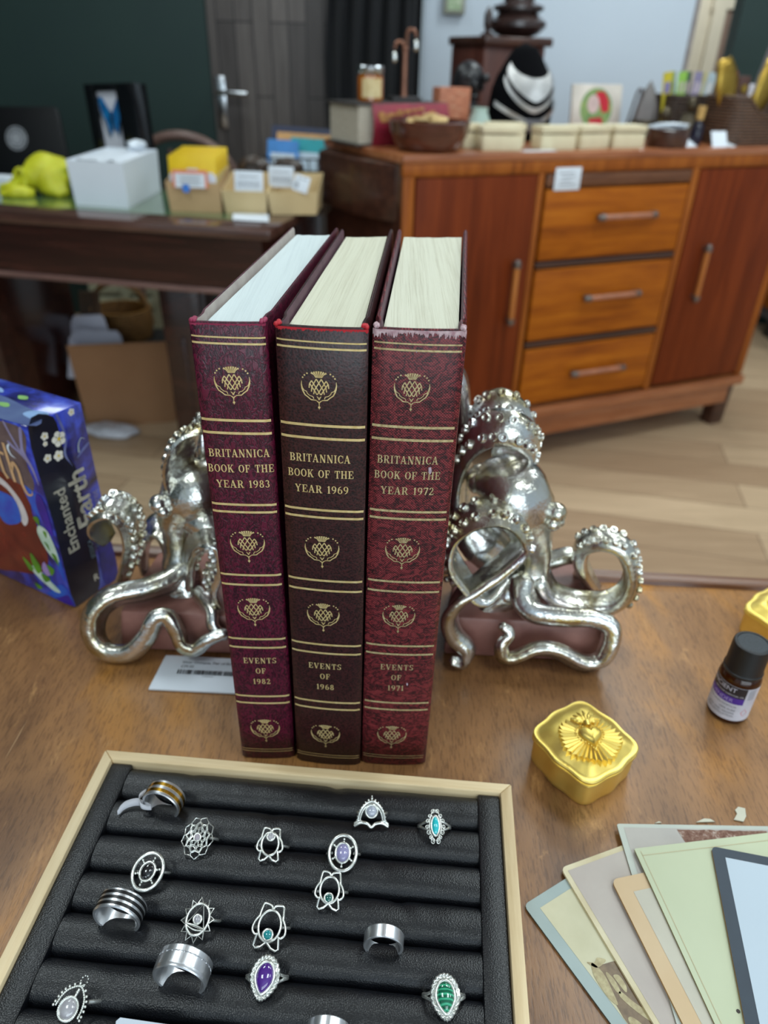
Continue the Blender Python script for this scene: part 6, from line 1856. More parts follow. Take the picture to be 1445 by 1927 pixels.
# ------------------------------------------------------------------ fan of old mounted photographs at the right
def card(name, label, corner, topdir, leftdir, w, h, z0, th, mat, edge=None, rc=0.003, perp='left'):
    """corner / topdir / leftdir are points of the card's near corner, its top edge and left edge on the table plane"""
    z1 = z0 + th
    c = Z(*corner, z1); l = (Z(*leftdir, z1) - c).normalized(); tdir = Vector((-l.y, l.x, 0))
    t = thing(name, label, 'photograph', c + l * h / 2 + tdir * w / 2 - Vector((0, 0, th)), math.atan2(tdir.y, tdir.x), 'old mounted photographs')
    pts = []
    for (cx_, cy_, a0) in ((rc, rc, 180), (w - rc, rc, 270), (w - rc, h - rc, 0), (rc, h - rc, 90)):
        for k in range(6):
            a = R(a0 + 90 * k / 5); pts.append((cx_ + rc * math.cos(a), cy_ + rc * math.sin(a)))
    f = lambda x, y, z=z1 + 0.00012: Vector(((c + tdir * x + l * y).x, (c + tdir * x + l * y).y, z))
    b = B()
    lo = [b.verts.new(f(x, y, z0)) for x, y in pts]; hi = [b.verts.new(f(x, y, z1)) for x, y in pts]
    face(b, lo); face(b, hi)
    m = len(pts)
    for i in range(m): face(b, (lo[i], lo[(i + 1) % m], hi[(i + 1) % m], hi[i]), 1)
    obj('mount_card', b, [mat, edge or mat], t)
    return t, f
def inset_print(t, f, x0, y0, x1, y1, mat, name='photo_print', k=0.0):
    b = B(); g = lambda x, y: f(x, y) + Vector((0, 0, k)); poly(b, [(x0, y0), (x1, y0), (x1, y1), (x0, y1)], g); return obj(name, b, mat, t)
def paper(name, c, c2, sc=40, rough=0.55): return plain(name, c, rough, c2=c2, scale=sc)
M_CREAME = paper('cream_card_edge', (226, 216, 184), (200, 184, 146))
ta, fa = card('mounted_photograph', 'blue-grey mounted sepia photograph, lowest and leftmost of the fan', (985, 1703), (1060, 1653), (1150, 1927), 0.066, 0.105, 0.0003, 0.0012, paper('blue_grey_mount', (166, 180, 178), (156, 170, 168)), paper('dark_mount_edge', (92, 96, 92), (70, 72, 70)))
N = Nodes('faded_sepia_print')
N.base(N.ramp(N.noise(N.coord((1, 1, 1)), 60, 4), [(0.35, (192, 186, 152)), (0.7, (202, 196, 164))])); N.set(Roughness=0.4)
pa = inset_print(ta, fa, 0.0065, 0.0055, 0.061, 0.098, N.m)
g = lambda x, y: fa(x, y) + Vector((0, 0, 0.0001))
M_SEP = paper('sepia_dark', (98, 76, 52), (128, 104, 74), 260, 0.4)
b = B(); poly(b, [(0.0105, 0.041), (0.020, 0.0435), (0.028, 0.047), (0.0605, 0.052), (0.0605, 0.0975), (0.0068, 0.0975), (0.0068, 0.064), (0.009, 0.052)], g); obj('sepia_scene', b, M_SEP, pa)
g2 = lambda x, y: fa(x, y) + Vector((0, 0, 0.0002))
M_SEPL = paper('sepia_light', (190, 178, 134), (150, 132, 92), 300, 0.4)
b = B()
for pts in ([(8, 43), (11, 39), (12.5, 45), (11, 52), (8.5, 59), (6.8, 55), (7, 48)], [(13, 47), (14.5, 46), (15, 51), (13.5, 56), (12, 54)], [(16, 48.5), (18.5, 50), (18, 55), (15.8, 57), (15.5, 52)], [(12, 56.5), (14, 55.5), (16, 62), (19, 68), (22, 72), (19, 75), (15.5, 69), (13, 62)], [(9, 37.6), (12, 39.5), (15, 38.6), (18, 41.5), (14, 42.3), (11, 41.6)], [(8, 66), (10.5, 66), (12.5, 72), (10, 78), (7.5, 73)]):
    poly(b, mm(catmull(pts, 4, True)), g2)
obj('sepia_statue', b, M_SEPL, pa)
tb_, fb = card('mounted_photograph', 'mauve-grey backed photograph with cream border, second in the fan', (1055, 1633), (1165, 1595), (1230, 1927), 0.066, 0.115, 0.0016, 0.0014, M_CREAME, M_CREAME)
inset_print(tb_, fb, 0.0028, 0.0028, 0.0632, 0.112, paper('mauve_grey_card_back', (192, 182, 172), (180, 168, 160), 30), 'card_back')
td, fd = card('mounted_photograph', 'pale blue-grey card with a torn brown patch along its top, rearmost of the fan', (1160, 1550), (1445, 1547), (1187, 1640), 0.150, 0.120, 0.0031, 0.0010, paper('pale_blue_mount', (198, 202, 190), (186, 192, 184)), paper('mount_edge', (160, 158, 140), (140, 136, 118)), rc=0.0015)
inset_print(td, fd, 0.0035, 0.0024, 0.146, 0.115, paper('faded_lilac_print', (190, 184, 176), (178, 172, 166), 40), 'photo_print')
N = Nodes('torn_brown_patch'); N.base(N.ramp(N.noise(N.coord(), 420, 4, 0.7), [(0.36, (104, 66, 50)), (0.56, (140, 104, 88)), (0.66, (190, 172, 160))])); N.set(Roughness=0.7)
b = B(); rr = random.Random(3); top_ = [(0.034 + 0.052 * k / 16, 0.0030 + 0.0006 * rr.random()) for k in range(17)]; bot_ = [(0.086 - 0.049 * k / 16, 0.0135 + 0.0016 * rr.random() - 0.010 * max(0, (0.5 - k / 16))) for k in range(17)]
poly(b, top_ + bot_, lambda x, y: fd(x, y) + Vector((0, 0, 0.0001))); obj('torn_patch', b, N.m, td)
tc_, fc = card('mounted_photograph', 'small tan card with an inset grey picture, between the mauve and the plain cream ones', (1150, 1655), (1205, 1640), (1285, 1927), 0.064, 0.105, 0.0042, 0.0012, paper('tan_mount', (214, 186, 148), (206, 176, 136), 30), paper('tan_mount_edge', (186, 140, 76), (170, 124, 62)), rc=0.0035)
inset_print(tc_, fc, 0.0085, 0.0085, 0.056, 0.098, paper('pale_grey_print', (202, 196, 178), (192, 186, 170), 40))
te, fe = card('mounted_photograph', 'plain cream-green card with a tiny dark spot, on the tan card', (1193, 1597), (1445, 1570), (1345, 1927), 0.108, 0.165, 0.0055, 0.0012, paper('yellowed_card', (198, 204, 172), (192, 198, 165), 20), paper('yellowed_card_edge', (150, 138, 96), (120, 108, 72)), rc=0.001)
b = B(); sp0 = Z(1389, 1903, 0.0068)
pr_ = world_matrix(te); 
lathe(b, [(0.0009, 0.00681), (0.0009, 0.0069), (0, 0.0069)], (sp0.x, sp0.y, 0), 12); obj('dark_spot', b, plain('dark_brown_spot', (60, 52, 46), 0.6), te)
b = B()
for x0, y0, x1, y1 in ((0.003, 0.002, 0.003, 0.16), (0.003, 0.0045, 0.105, 0.0045)): stroke(b, [(x0, y0), (x1, y1)], 0.0004, fe)
obj('crease_line', b, paper('crease', (194, 180, 144), (186, 172, 136)), te)
tf, ff = card('mounted_photograph', 'white card with a dark blue border, topmost of the fan', (1338, 1592), (1445, 1613), (1402, 1927), 0.108, 0.165, 0.0068, 0.0014, paper('dark_blue_border', (52, 64, 76), (46, 56, 68), 60), paper('tan_core_edge', (150, 112, 62), (130, 96, 52)), rc=0.003)
inset_print(tf, ff, 0.0065, 0.0055, 0.1015, 0.159, paper('blue_white_card_face', (190, 203, 214), (186, 199, 210), 8), 'card_face')
M_SCRAP = paper('ivory_scrap', (216, 212, 192), (204, 200, 180))
for pts, lab in ((((1381, 1542), (1399, 1546), (1404, 1536), (1402, 1521), (1389, 1518), (1383, 1524), (1387, 1531)), 'small torn ivory paper scrap standing clear behind the fan of photographs'), (((1310, 1547), (1345, 1546), (1337, 1541), (1325, 1540)), 'ivory paper corner peeping from behind the pale blue-grey card'), (((1232, 1549), (1245, 1548), (1240, 1545)), 'tiny pale paper corner behind the left part of the pale blue-grey card')):
    q = [Z(x, y, 0.001) for x, y in pts]
    t = thing('paper_scrap', lab, 'paper scrap', sum(q, Vector()) / len(q) - Vector((0, 0, 0.0008)))
    b = B(); prism(b, [(p.x, p.y) for p in q], 0.0003, 0.0010); obj('scrap', b, M_SCRAP, t)

# ------------------------------------------------------------------ ring tray
TRA = math.atan2(-0.0687, 0.9976)
TRO = Vector((-0.1621, 0.2812, 0))
TRM = Matrix.Translation(TRO) @ Matrix.Rotation(TRA, 4, 'Z')
TW, TD, TH_ = 0.2402, 0.262, 0.025
M_PINE = wood('pale_pine', (206, 178, 134), (224, 200, 158), (234, 214, 176), axis=0, scale=10, rough=0.5, bump=0.05)
M_PINEV = wood('pale_pine_side', (206, 178, 134), (224, 200, 158), (234, 214, 176), axis=1, scale=10, rough=0.5, bump=0.05)
N = Nodes('black_leatherette')
N.base(N.ramp(N.noise(N.coord(), 60, 2), [(0.3, (4, 6, 11)), (0.7, (8, 10, 17))]))
N.set(Roughness=0.36, Specular_IOR_Level=0.55)
vo = N.n('ShaderNodeTexVoronoi'); vo.inputs['Scale'].default_value = 1500; N.l(N.coord(), vo.inputs['Vector'])
N.bump(vo.outputs['Distance'], 0.4, 0.0003)
M_LTH = N.m
tr = thing('ring_tray', 'pale wooden jewellery tray lined with padded black leatherette rolls, holding the silver rings', 'ring tray', TRO + Vector((0.1, -0.12, 0)), TRA)
fw = 0.0066
b = B(); prism(b, [(0, 0), (TW, 0), (TW - fw, -fw), (fw, -fw)], 0.0004, TH_, M=TRM, bev=0.0009); obj('frame_rail', b, M_PINE, tr)
b = B(); prism(b, [(0, -TD), (TW, -TD), (TW - fw, -TD + fw), (fw, -TD + fw)], 0.0004, TH_, M=TRM, bev=0.0009); obj('frame_rail', b, M_PINE, tr)
b = B(); prism(b, [(0, 0), (fw, -fw), (fw, -TD + fw), (0, -TD)], 0.0004, TH_, M=TRM, bev=0.0009); obj('frame_rail', b, M_PINEV, tr)
b = B(); prism(b, [(TW, 0), (TW - fw, -fw), (TW - fw, -TD + fw), (TW, -TD)], 0.0004, TH_, M=TRM, bev=0.0009); obj('frame_rail', b, M_PINEV, tr)
b = B(); box(b, (TW / 2, -TD / 2, 0.0018), (TW - 2 * fw, TD - 2 * fw, 0.0024), M=TRM); obj('floor_board', b, M_LTH, tr)
for x in (fw + 0.0062, TW - fw - 0.0066):
    b = B(); box(b, (x, -TD / 2, 0.0128), (0.0126, TD - 2 * fw - 0.0004, 0.0196), M=TRM, bev=0.0012); obj('side_strip', b, M_LTH, tr)
X0, X1 = fw + 0.0126, TW - fw - 0.0130
for k in range(11):
    yc = -(0.0166 + 0.0210 * k)
    if yc < -TD + 0.018: break
    b = B(); rings = []
    nx, ns = 72, 26
    for i in range(nx + 1):
        x = X0 + (X1 - X0) * i / nx
        ring = []
        for j in range(ns):
            a = 2 * math.pi * j / ns
            ca, sa = math.cos(a), math.sin(a)
            y = 0.0107 * math.copysign(abs(ca) ** 0.85, ca); z = 0.0098 * math.copysign(abs(sa) ** 0.8, sa)
            wv = 1 + 0.035 * noise.noise(Vector((x * 30, yc * 60 + sa, 3))) + 0.02 * noise.noise(Vector((x * 110, yc * 70 + a, 7)))
            # pinched folds
            for fx_, fk, dpt in ((0.145, 0, 0.10), (0.112, 1, 0.06), (0.172, 2, 0.05), (0.060, 0, 0.05), (0.185, 3, 0.09)):
                if fk == k and sa > -0.2: wv -= dpt * math.exp(-((x - fx_ + 0.006 * ca) / 0.0035) ** 2) * (0.5 + 0.5 * ca)
            ring.append(b.verts.new(TRM @ Vector((x, yc + y * min(1.05, wv), 0.0128 + z * wv))))
        rings.append(ring)
    for r0, r1 in zip(rings, rings[1:]):
        for j in range(ns): face(b, (r0[j], r0[(j + 1) % ns], r1[(j + 1) % ns], r1[j]))
    face(b, rings[0][::-1]); face(b, rings[-1])
    obj('padded_roll', b, M_LTH, tr, angle=80)

# ------------------------------------------------------------------ rings
M_ANT = plain('antique_silver', (240, 242, 238), 0.27, 0.86, c2=(206, 206, 198), scale=420)
M_GOLDP = plain('gold_plating', (228, 176, 66), 0.22, 1.0)
def stone(name, c, c2=None, rough=0.06, trans=0.0, sc=300):
    return plain(name, c, rough, c2=c2, scale=sc, Coat_Weight=1.0, Coat_Roughness=0.03, Transmission_Weight=trans, Specular_IOR_Level=0.6)
ST_MOON = stone('milky_moonstone', (176, 184, 200), (196, 200, 212), trans=0.25)
ST_ROSE = stone('pale_rose_quartz', (196, 184, 192), (182, 172, 184), trans=0.3)
ST_LAV = stone('lavender_stone', (166, 160, 198), (150, 146, 190), trans=0.2)
ST_CLEAR = stone('clear_quartz', (206, 204, 208), (186, 182, 188), trans=0.4)
ST_BLACK = stone('black_onyx', (16, 15, 19), (24, 22, 26))
ST_TURQ = stone('turquoise', (24, 180, 190), (38, 192, 198))
ST_TEAL = stone('teal_turquoise', (10, 150, 150), (20, 120, 130))
ST_EMER = stone('dark_green_stone', (12, 98, 88), (8, 70, 66))
ST_AMET = stone('amethyst', (62, 22, 116), (90, 44, 146), trans=0.1, sc=120)
N = Nodes('banded_malachite'); wv_ = N.n('ShaderNodeTexWave'); wv_.bands_direction = 'Y'; wv_.inputs['Scale'].default_value = 190; wv_.inputs['Distortion'].default_value = 2.5
N.l(N.coord(), wv_.inputs['Vector']); N.base(N.ramp(wv_.outputs['Fac'], [(0.2, (4, 88, 62)), (0.6, (10, 116, 80)), (0.95, (64, 172, 132))])); N.set(Roughness=0.07, Coat_Weight=1.0, Coat_Roughness=0.03)
ST_MAL = N.m

def ring_matrix(px, py, z, tilt, yaw, spin=0.0):
    q = Z(px, py, z)
    return Matrix.Translation(q) @ Matrix.Rotation(TRA + R(yaw), 4, 'Z') @ Matrix.Rotation(R(tilt), 4, 'X') @ Matrix.Rotation(R(spin), 4, 'Z')

class Ornate:
    """a ring with a flat or domed ornament; ornament drawn in millimetres, x right, y up on the face"""
    def __init__(s, label, px, py, z=0.0275, tilt=26, yaw=0, spin=0, r=8.6, shank=0.75, dome=0.010, split=False, sx=1.0, sy=1.0):
        s.M = ring_matrix(px, py, z, tilt, yaw, 0)
        s.MS = s.M @ Matrix.Rotation(R(spin), 4, 'Z')
        s.dome = dome; s.sx, s.sy = sx * 1.17, sy * 1.17
        base = s.M @ Vector((0, 0, -r / 1000)); base.z = max(0.004, base.z - 0.004)
        s.t = thing('ring', label, 'ring', base, TRA + R(yaw), 'rings in the black tray')
        b = B()
        if split:
            for dy in (-1, 1):
                pts = []
                for k in range(41):
                    a = R(90 - 0.0) + 2 * math.pi * k / 40
                    w = max(0, math.sin(a)) ** 3
                    pts.append(s.M @ (Vector((r * math.cos(a), dy * 2.6 * w + dy * 0.35, -r + r * math.sin(a))) / 1000))
                tube(b, pts[:-1], [shank / 1000 * (0.8 + 0.25 * (1 - max(0, math.sin(R(90) + 2 * math.pi * k / 40)))) for k in range(40)], 8, closed=True)
        else:
            pts = [s.M @ (Vector((r * math.cos(2 * math.pi * k / 44), 0, -r - 0.2 + r * math.sin(2 * math.pi * k / 44))) / 1000) for k in range(44)]
            pts = pts[16:] + pts[:7]
            tube(b, pts, shank / 1000, 8)
        s.shank = obj('shank', b, M_ANT, s.t)
        s.b = B()

    def p(s, x, y, z=0.0):
        x, y = x * s.sx, y * s.sy
        return s.MS @ (Vector((x, y, 0.5 + z - s.dome * (x * x + y * y))) / 1000)

    def wire(s, pts, w=0.42, closed=False, z=0.0, seg=7):
        tube(s.b, [s.p(x, y, z) for x, y in pts], w * 1.3 / 1000 if not isinstance(w, list) else [q * 1.3 / 1000 for q in w], seg, closed=closed)

    def ell(s, cx, cy, rx, ry, w=0.42, z=0.0, n=36):
        s.wire([(cx + rx * math.cos(2 * math.pi * k / n), cy + ry * math.sin(2 * math.pi * k / n)) for k in range(n)], w, True, z)

    def ball(s, x, y, r, z=0.0):
        sphere(s.b, s.p(x, y, z), r / 1000, 8)

    def done(s, name='setting'):
        s.head = obj(name, s.b, M_ANT, s.t, angle=60); s.b = B()
        return s.head

    def gem(s, cx, cy, rx, ry, h, mat, drop=0.0, name='stone', z=0.1):
        b = B(); n = 32; rs = []
        for k in range(7):
            q = math.cos(k / 6 * math.pi / 2); hh = math.sin(k / 6 * math.pi / 2) * h
            if k == 6: rs.append([b.verts.new(s.p(cx, cy, z + hh))]); break
            ring = []
            for i in range(n):
                a = 2 * math.pi * i / n
                x, y = rx * math.cos(a) * q, ry * math.sin(a) * q
                if drop: x *= (1 - drop * max(0, -math.sin(a)) ** 1.5)
                ring.append(b.verts.new(s.p(cx + x, cy + y, z + hh)))
            rs.append(ring)
        for r0, r1 in zip(rs, rs[1:]):
            for i in range(n):
                if len(r1) == 1: face(b, (r0[i], r0[(i + 1) % n], r1[0]))
                else: face(b, (r0[i], r0[(i + 1) % n], r1[(i + 1) % n], r1[i]))
        face(b, rs[0][::-1])
        return obj(name, b, mat, s.head, angle=80)

def drop_pts(rx, ry, drop, n=36):
    o = []
    for i in range(n):
        a = 2 * math.pi * i / n
        o.append((rx * math.cos(a) * (1 - drop * max(0, -math.sin(a)) ** 1.5), ry * math.sin(a)))
    return o

def band(label, px, py, z, rad, width, tilt, yaw, prof, mats, parts=()):
    """plain band, axis towards the viewer; prof [(axial -1..1, extra radius mm)]"""
    M = ring_matrix(px, py, z, tilt, yaw) @ Matrix.Rotation(R(90), 4, 'X')
    q = M @ Vector((0, 0, 0))
    t = thing('ring', label, 'ring', Vector((q.x, q.y, 0.004)), TRA + R(yaw), 'rings in the black tray')
    b = B()
    lathe(b, [(rad + e / 1000, a * width / 2) for a, e in prof] + [(rad - 0.0013, width / 2 * 0.92), (rad - 0.0016, 0), (rad - 0.0013, -width / 2 * 0.92), (rad + prof[0][1] / 1000, prof[0][0] * width / 2)], (0, 0, 0), 72, M=M, cap=False)
    bd = obj('band', b, mats, t, angle=30)
    for name, mat, a0, a1, e, knurl in parts:
        b = B(); n = 110 if knurl else 72; rs = []
        for a in (a0, a0, a1, a1):
            pass
        for idx, (a, ee) in enumerate(((a0, -0.1), (a0, e), (a1, e), (a1, -0.1))):
            rs.append([b.verts.new(M @ Vector(((rad + (ee + (0.12 if knurl and i % 2 and idx in (1, 2) else 0)) / 1000) * math.cos(2 * math.pi * i / n), (rad + (ee + (0.12 if knurl and i % 2 and idx in (1, 2) else 0)) / 1000) * math.sin(2 * math.pi * i / n), a * width / 2))) for i in range(n)])
        for r0, r1 in zip(rs, rs[1:]):
            for i in range(n): face(b, (r0[i], r0[(i + 1) % n], r1[(i + 1) % n], r1[i]))
        obj(name, b, mat, bd, angle=25)
    return t, bd, M

# steel band with two knurled gold stripes, and its little paper tag
t, bd, M = band('wide steel band ring with two knurled gold stripes, back left of the tray', 309, 1505, 0.0285, 0.0108, 0.0090, -2, -9, [(-1, -0.4), (-0.9, 0), (0.9, 0), (1, -0.4)], M_STEEL,
                [('gold_stripe', M_GOLDP, -0.62, -0.22, 0.12, True), ('gold_stripe', M_GOLDP, 0.22, 0.62, 0.12, True)])
tg = thing('paper_tag', 'small looped white paper tag beside the gold-striped steel ring', 'price tag', Z(245, 1520, 0.022))
b = B(); pts = catmull([(275, 1489, 0.028), (262, 1500, 0.0285), (266, 1517, 0.028), (285, 1519, 0.027), (262, 1509, 0.0265), (236, 1515, 0.0255), (221, 1530, 0.0245)], 5)
pr = None
for k, (x, y, z) in enumerate(pts):
    w = 0.0005 + 0.0011 * (1 if k > len(pts) * 0.62 else 0.5) * (1 if k < len(pts) - 2 else 0.4)
    q = Z(x, y, z); c = (b.verts.new(q + Vector((0.0003, -w, -w * 0.7))), b.verts.new(q + Vector((-0.0003, w, w * 0.7))))
    if pr: face(b, (pr[0], c[0], c[1], pr[1]))
    pr = c
o = obj('tag_strip', b, plain('tag_paper', (206, 206, 214), 0.6), tg, angle=180); sd = o.modifiers.new('thickness', 'SOLIDIFY'); sd.thickness = 0.0003

# moonstone tiara ring
o = Ornate('silver tiara ring with a round moonstone, at the back towards the right', 699, 1533, 0.0285, 42, 4, r=8.2, shank=0.8)
arc = [(-6.4, -3.4), (-5.6, 0.5), (-3.6, 3.8), (0, 5.8), (3.6, 3.8), (5.6, 0.5), (6.4, -3.4)]
ap = catmull(arc, 6)
o.wire(ap, 0.55); o.wire([(x * 0.84, y * 0.86 - 0.4) for x, y in ap], 0.35)
for k in range(0, len(ap), 2): o.ball(ap[k][0] * 1.08, ap[k][1] * 1.08 + 0.1, 0.38, 0.2)
for x, y, r_ in ((0, 7.0, 0.75), (0, 8.0, 0.45), (-1.6, 6.3, 0.6), (1.6, 6.3, 0.6), (-3.0, 5.3, 0.5), (3.0, 5.3, 0.5)): o.ball(x, y, r_, 0.1)
o.ell(0, 1.5, 2.7, 2.7, 0.45, 0.3)
for k in range(18): o.ball(2.75 * math.cos(k * math.pi / 9), 1.5 + 2.75 * math.sin(k * math.pi / 9), 0.33, 0.55)
o.wire(catmull([(-7.8, -5.0), (-5.0, -3.6), (-2.0, -3.9), (0, -5.4), (2.0, -3.9), (5.0, -3.6), (7.8, -5.0)], 5), 0.7)
o.wire(catmull([(-7.8, -4.0), (-6.0, -2.8), (-4.4, -3.0)], 4), 0.5); o.wire(catmull([(7.8, -4.0), (6.0, -2.8), (4.4, -3.0)], 4), 0.5)
o.done(); o.gem(0, 1.5, 2.35, 2.35, 1.5, ST_MOON, z=0.3)

# turquoise marquise ring with scrolls
o = Ornate('silver scroll-edged ring with a turquoise marquise stone, at the back right corner', 819, 1554, 0.0285, 30, 3, spin=2, r=8.6, split=True, shank=0.7)
mq = [(1.9 * math.sin(math.pi * k / 12) * (1 if k <= 12 else -1), 4.1 * math.cos(math.pi * k / 12)) for k in range(25)][:-1]
mq = [(1.9 * math.copysign(abs(math.sin(2 * math.pi * k / 28)) ** 1.2, math.sin(2 * math.pi * k / 28)), 4.2 * math.cos(2 * math.pi * k / 28)) for k in range(28)]
o.wire(mq, 0.5, True, 0.35)
def curl(cx, cy, r0, a0, turns, sgn=1, w=0.22):
    n = 18
    o.wire([(cx + r0 * (1 - 0.75 * k / n) * math.cos(R(a0) + sgn * turns * 2 * math.pi * k / n), cy + r0 * (1 - 0.75 * k / n) * math.sin(R(a0) + sgn * turns * 2 * math.pi * k / n)) for k in range(n + 1)], w)
for s in (-1, 1):
    for cx, cy, r0, a0 in ((1.0, 6.0, 1.15, 200), (2.4, 4.0, 1.0, 200), (3.4, 1.9, 1.1, 190), (3.7, -0.6, 1.0, 170), (3.0, -2.9, 1.2, 160), (2.1, -4.9, 0.9, 150), (1.1, -6.6, 1.2, 120)):
        curl(cx * s, cy, r0, a0 if s > 0 else 180 - a0, 1.2, -s); o.ball(cx * s, cy, 0.3)
    o.wire(catmull([(0.4 * s, 6.9), (1.9 * s, 4.6), (2.6 * s, 1.0), (2.6 * s, -1.8), (1.6 * s, -4.4), (0.3 * s, -6.2)], 4), 0.24)
o.done(); o.gem(0, 0, 1.6, 3.8, 1.5, ST_TURQ, z=0.25)
o2 = None

# mandala flower ring
o = Ornate('silver openwork flower mandala ring with a tiny pale stone, second row towards the left', 372, 1576, 0.0285, 26, 6, spin=-12, r=8.8, dome=0.012, sx=0.92, sy=1.16)
for layer_, (r0, r1, wd, n_) in enumerate(((1.4, 4.2, 1.25, 9), (2.4, 5.8, 1.7, 9), (4.0, 7.6, 2.3, 9))):
    for k in range(n_):
        a = 2 * math.pi * (k + 0.5 * (layer_ % 2)) / n_
        pts = []
        for (u, v) in ((0, 0.0), (0.35, 0.85), (0.65, 0.9), (1, 0.0), (0.65, -0.9), (0.35, -0.85)):
            rr_, ww_ = r0 + (r1 - r0) * u, wd * v
            pts.append((rr_ * math.cos(a) - ww_ * math.sin(a), rr_ * math.sin(a) + ww_ * math.cos(a)))
        o.wire(pts, 0.27, True, 0.06 * layer_, 6)
o.ell(0, 0, 1.6, 1.35, 0.42, 0.4, 18); o.done(); o.gem(0, 0, 1.4, 1.15, 0.9, ST_ROSE, z=0.45)

def lotus(label, px, py, st, sy_, tilt=26, yaw=4, spin=0, scl=1.0, flip=1):
    o = Ornate(label, px, py, 0.0282, tilt, yaw, spin=spin, r=8.6, shank=0.65, dome=0.010, sx=scl, sy=scl)
    o.ell(0, 0.4, 4.0, 5.0, 0.5)
    for s in (-1, 1):
        o.wire(catmull([(0, 5.5), (0.9 * s, 6.9), (3.4 * s, 7.2), (4.0 * s, 5.6), (4.4 * s, 2.8)], 4), 0.45)
        o.wire(catmull([(4.4 * s, 3.0), (5.6 * s, 1.0), (6.0 * s, -1.4), (4.8 * s, -2.8), (3.6 * s, -2.6)], 4), 0.45)
        o.wire([(3.9 * s, -2.4), (4.6 * s, -6.2), (3.6 * s, -6.9), (1.8 * s, -6.3), (0, -4.6)], 0.48)
        o.wire([(0, -4.7), (1.7 * s, -3.9), (3.2 * s, -2.9)], 0.4)
    o.ell(0, sy_, 1.75, 1.75, 0.45, 0.3, 20); o.done()
    o.gem(0, sy_, 1.5, 1.5, 0.9, st, z=0.35)
lotus('silver lotus outline ring with a clear stone at its top, second row near the middle', 508, 1590, ST_CLEAR, 3.6, spin=-2, scl=0.95)
lotus('silver lotus outline ring with a dark green stone, third row right of the middle', 620, 1677, ST_EMER, -2.6, spin=-4, scl=1.0)
lotus('silver lotus outline ring with a round teal stone, fourth row near the middle', 507, 1745, ST_TEAL, -2.4, spin=-8, scl=1.12)

def wheel(label, px, py, st, spin, scl=1.0, inner=(2.7, 3.4), balls=6):
    o = Ornate(label, px, py, 0.0285, 28, 4, spin=spin, r=8.6, shank=0.7, dome=0.008, sx=scl, sy=scl)
    o.ell(0, 0, 6.2, 7.4, 0.75); o.ell(0, 0, inner[0] + 0.4, inner[1] + 0.4, 0.5, 0.25)
    for k in range(balls):
        a = 2 * math.pi * (k + 0.5) / balls
        for f in (0.62, 0.78): o.ball(6.2 * f * math.cos(a), 7.2 * f * math.sin(a) * 1.0, 0.68, 0.1)
    o.done(); o.gem(0, 0, inner[0], inner[1], 1.9, st, z=0.3)
wheel('silver open oval ring with a lavender stone, second row right of the middle', 645, 1605, ST_LAV, -4, 0.97, (2.9, 3.7))
wheel('silver open oval ring with a black stone, third row at the left', 278, 1640, ST_BLACK, -24, 1.0)

# sunburst ring with a triangle
o = Ornate('silver sunburst ring with a triangle and a clear stone, fourth row towards the left', 372, 1731, 0.0285, 26, 4, spin=-16, r=8.8, shank=0.7, dome=0.010)
star = []
for k in range(24):
    a = math.pi / 2 + 2 * math.pi * k / 24
    f_ = 1.0 if k % 2 else 0.70
    star.append((6.6 * f_ * math.cos(a), 8.2 * f_ * math.sin(a)))
o.wire(star, 0.36, True); o.ell(0, 0.2, 4.5, 5.7, 0.5, 0.1)
o.wire([(0.1, 5.8), (-3.9, -2.6), (3.9, -2.6)], 0.45, True, 0.2); o.wire(catmull([(-3.9, -2.6), (0, -2.0), (3.9, -2.6), (0, -3.6)], 5, True), 0.3, True, 0.15)
o.ell(0, 0.2, 1.6, 1.6, 0.42, 0.4, 20); o.done(); o.gem(0, 0.2, 1.45, 1.45, 1.0, ST_CLEAR, z=0.4)

# striped band, engraved band, wide band
band('steel band ring with three black inlaid stripes, fourth row at the left', 226, 1714, 0.0290, 0.0116, 0.0096, -2, -3, [(-1, -0.5), (-0.88, 0), (0.88, 0), (1, -0.5)], M_STEEL,
     [('black_stripe', M_BLACK, -0.72, -0.40, 0.03, False), ('black_stripe', M_BLACK, -0.16, 0.16, 0.03, False), ('black_stripe', M_BLACK, 0.40, 0.72, 0.03, False)])
t, bd, M = band('narrow polished steel band ring with a dark engraved skyline, fourth row at the right', 722, 1771, 0.0264, 0.0094, 0.0064, -2, 0, [(-1, -0.3), (-0.86, 0), (0.86, 0), (1, -0.3)], M_STEEL)
b = B(); f = lambda a, y: M @ Vector((0.00926 * math.cos(R(a)), 0.00926 * math.sin(R(a)), y / 1000))
for pts in ([(104, 0.8), (110, 0.8), (110, 0.2), (104, 0.2)], [(112, 0.8), (114, 0.8), (114, -1.2), (112, -1.2)], [(96, 0.8), (98, 0.8), (98, -0.8), (96, -0.8)], [(80, 0.3), (98, 0.8), (98, 0.3), (80, -0.1)], [(84, 0.8), (86, 0.8), (86, -1.0), (84, -1.0)], [(72, 0.5), (76, 0.5), (76, 0.1), (72, 0.1)], [(36, 0.6), (38, 0.6), (38, -0.8), (36, -0.8)], [(30, 0.2), (44, 0.5), (44, 0.1), (30, -0.1)], [(134, 0.5), (136, 0.5), (136, -0.8), (134, -0.8)]):
    poly(b, pts, f)
obj('engraving', b, M_INK, bd)
t, bd, M = band('widest brushed steel band ring with an off-centre notched groove, fifth row', 344, 1825, 0.0298, 0.0124, 0.0100, -2, -4, [(-1, -0.5), (-0.9, 0), (-0.42, 0), (-0.40, -0.45), (-0.30, -0.45), (-0.28, 0.02), (0.62, 0.02), (0.66, -0.1), (0.9, -0.15), (1, -0.55)], M_STEEL)
b = B()
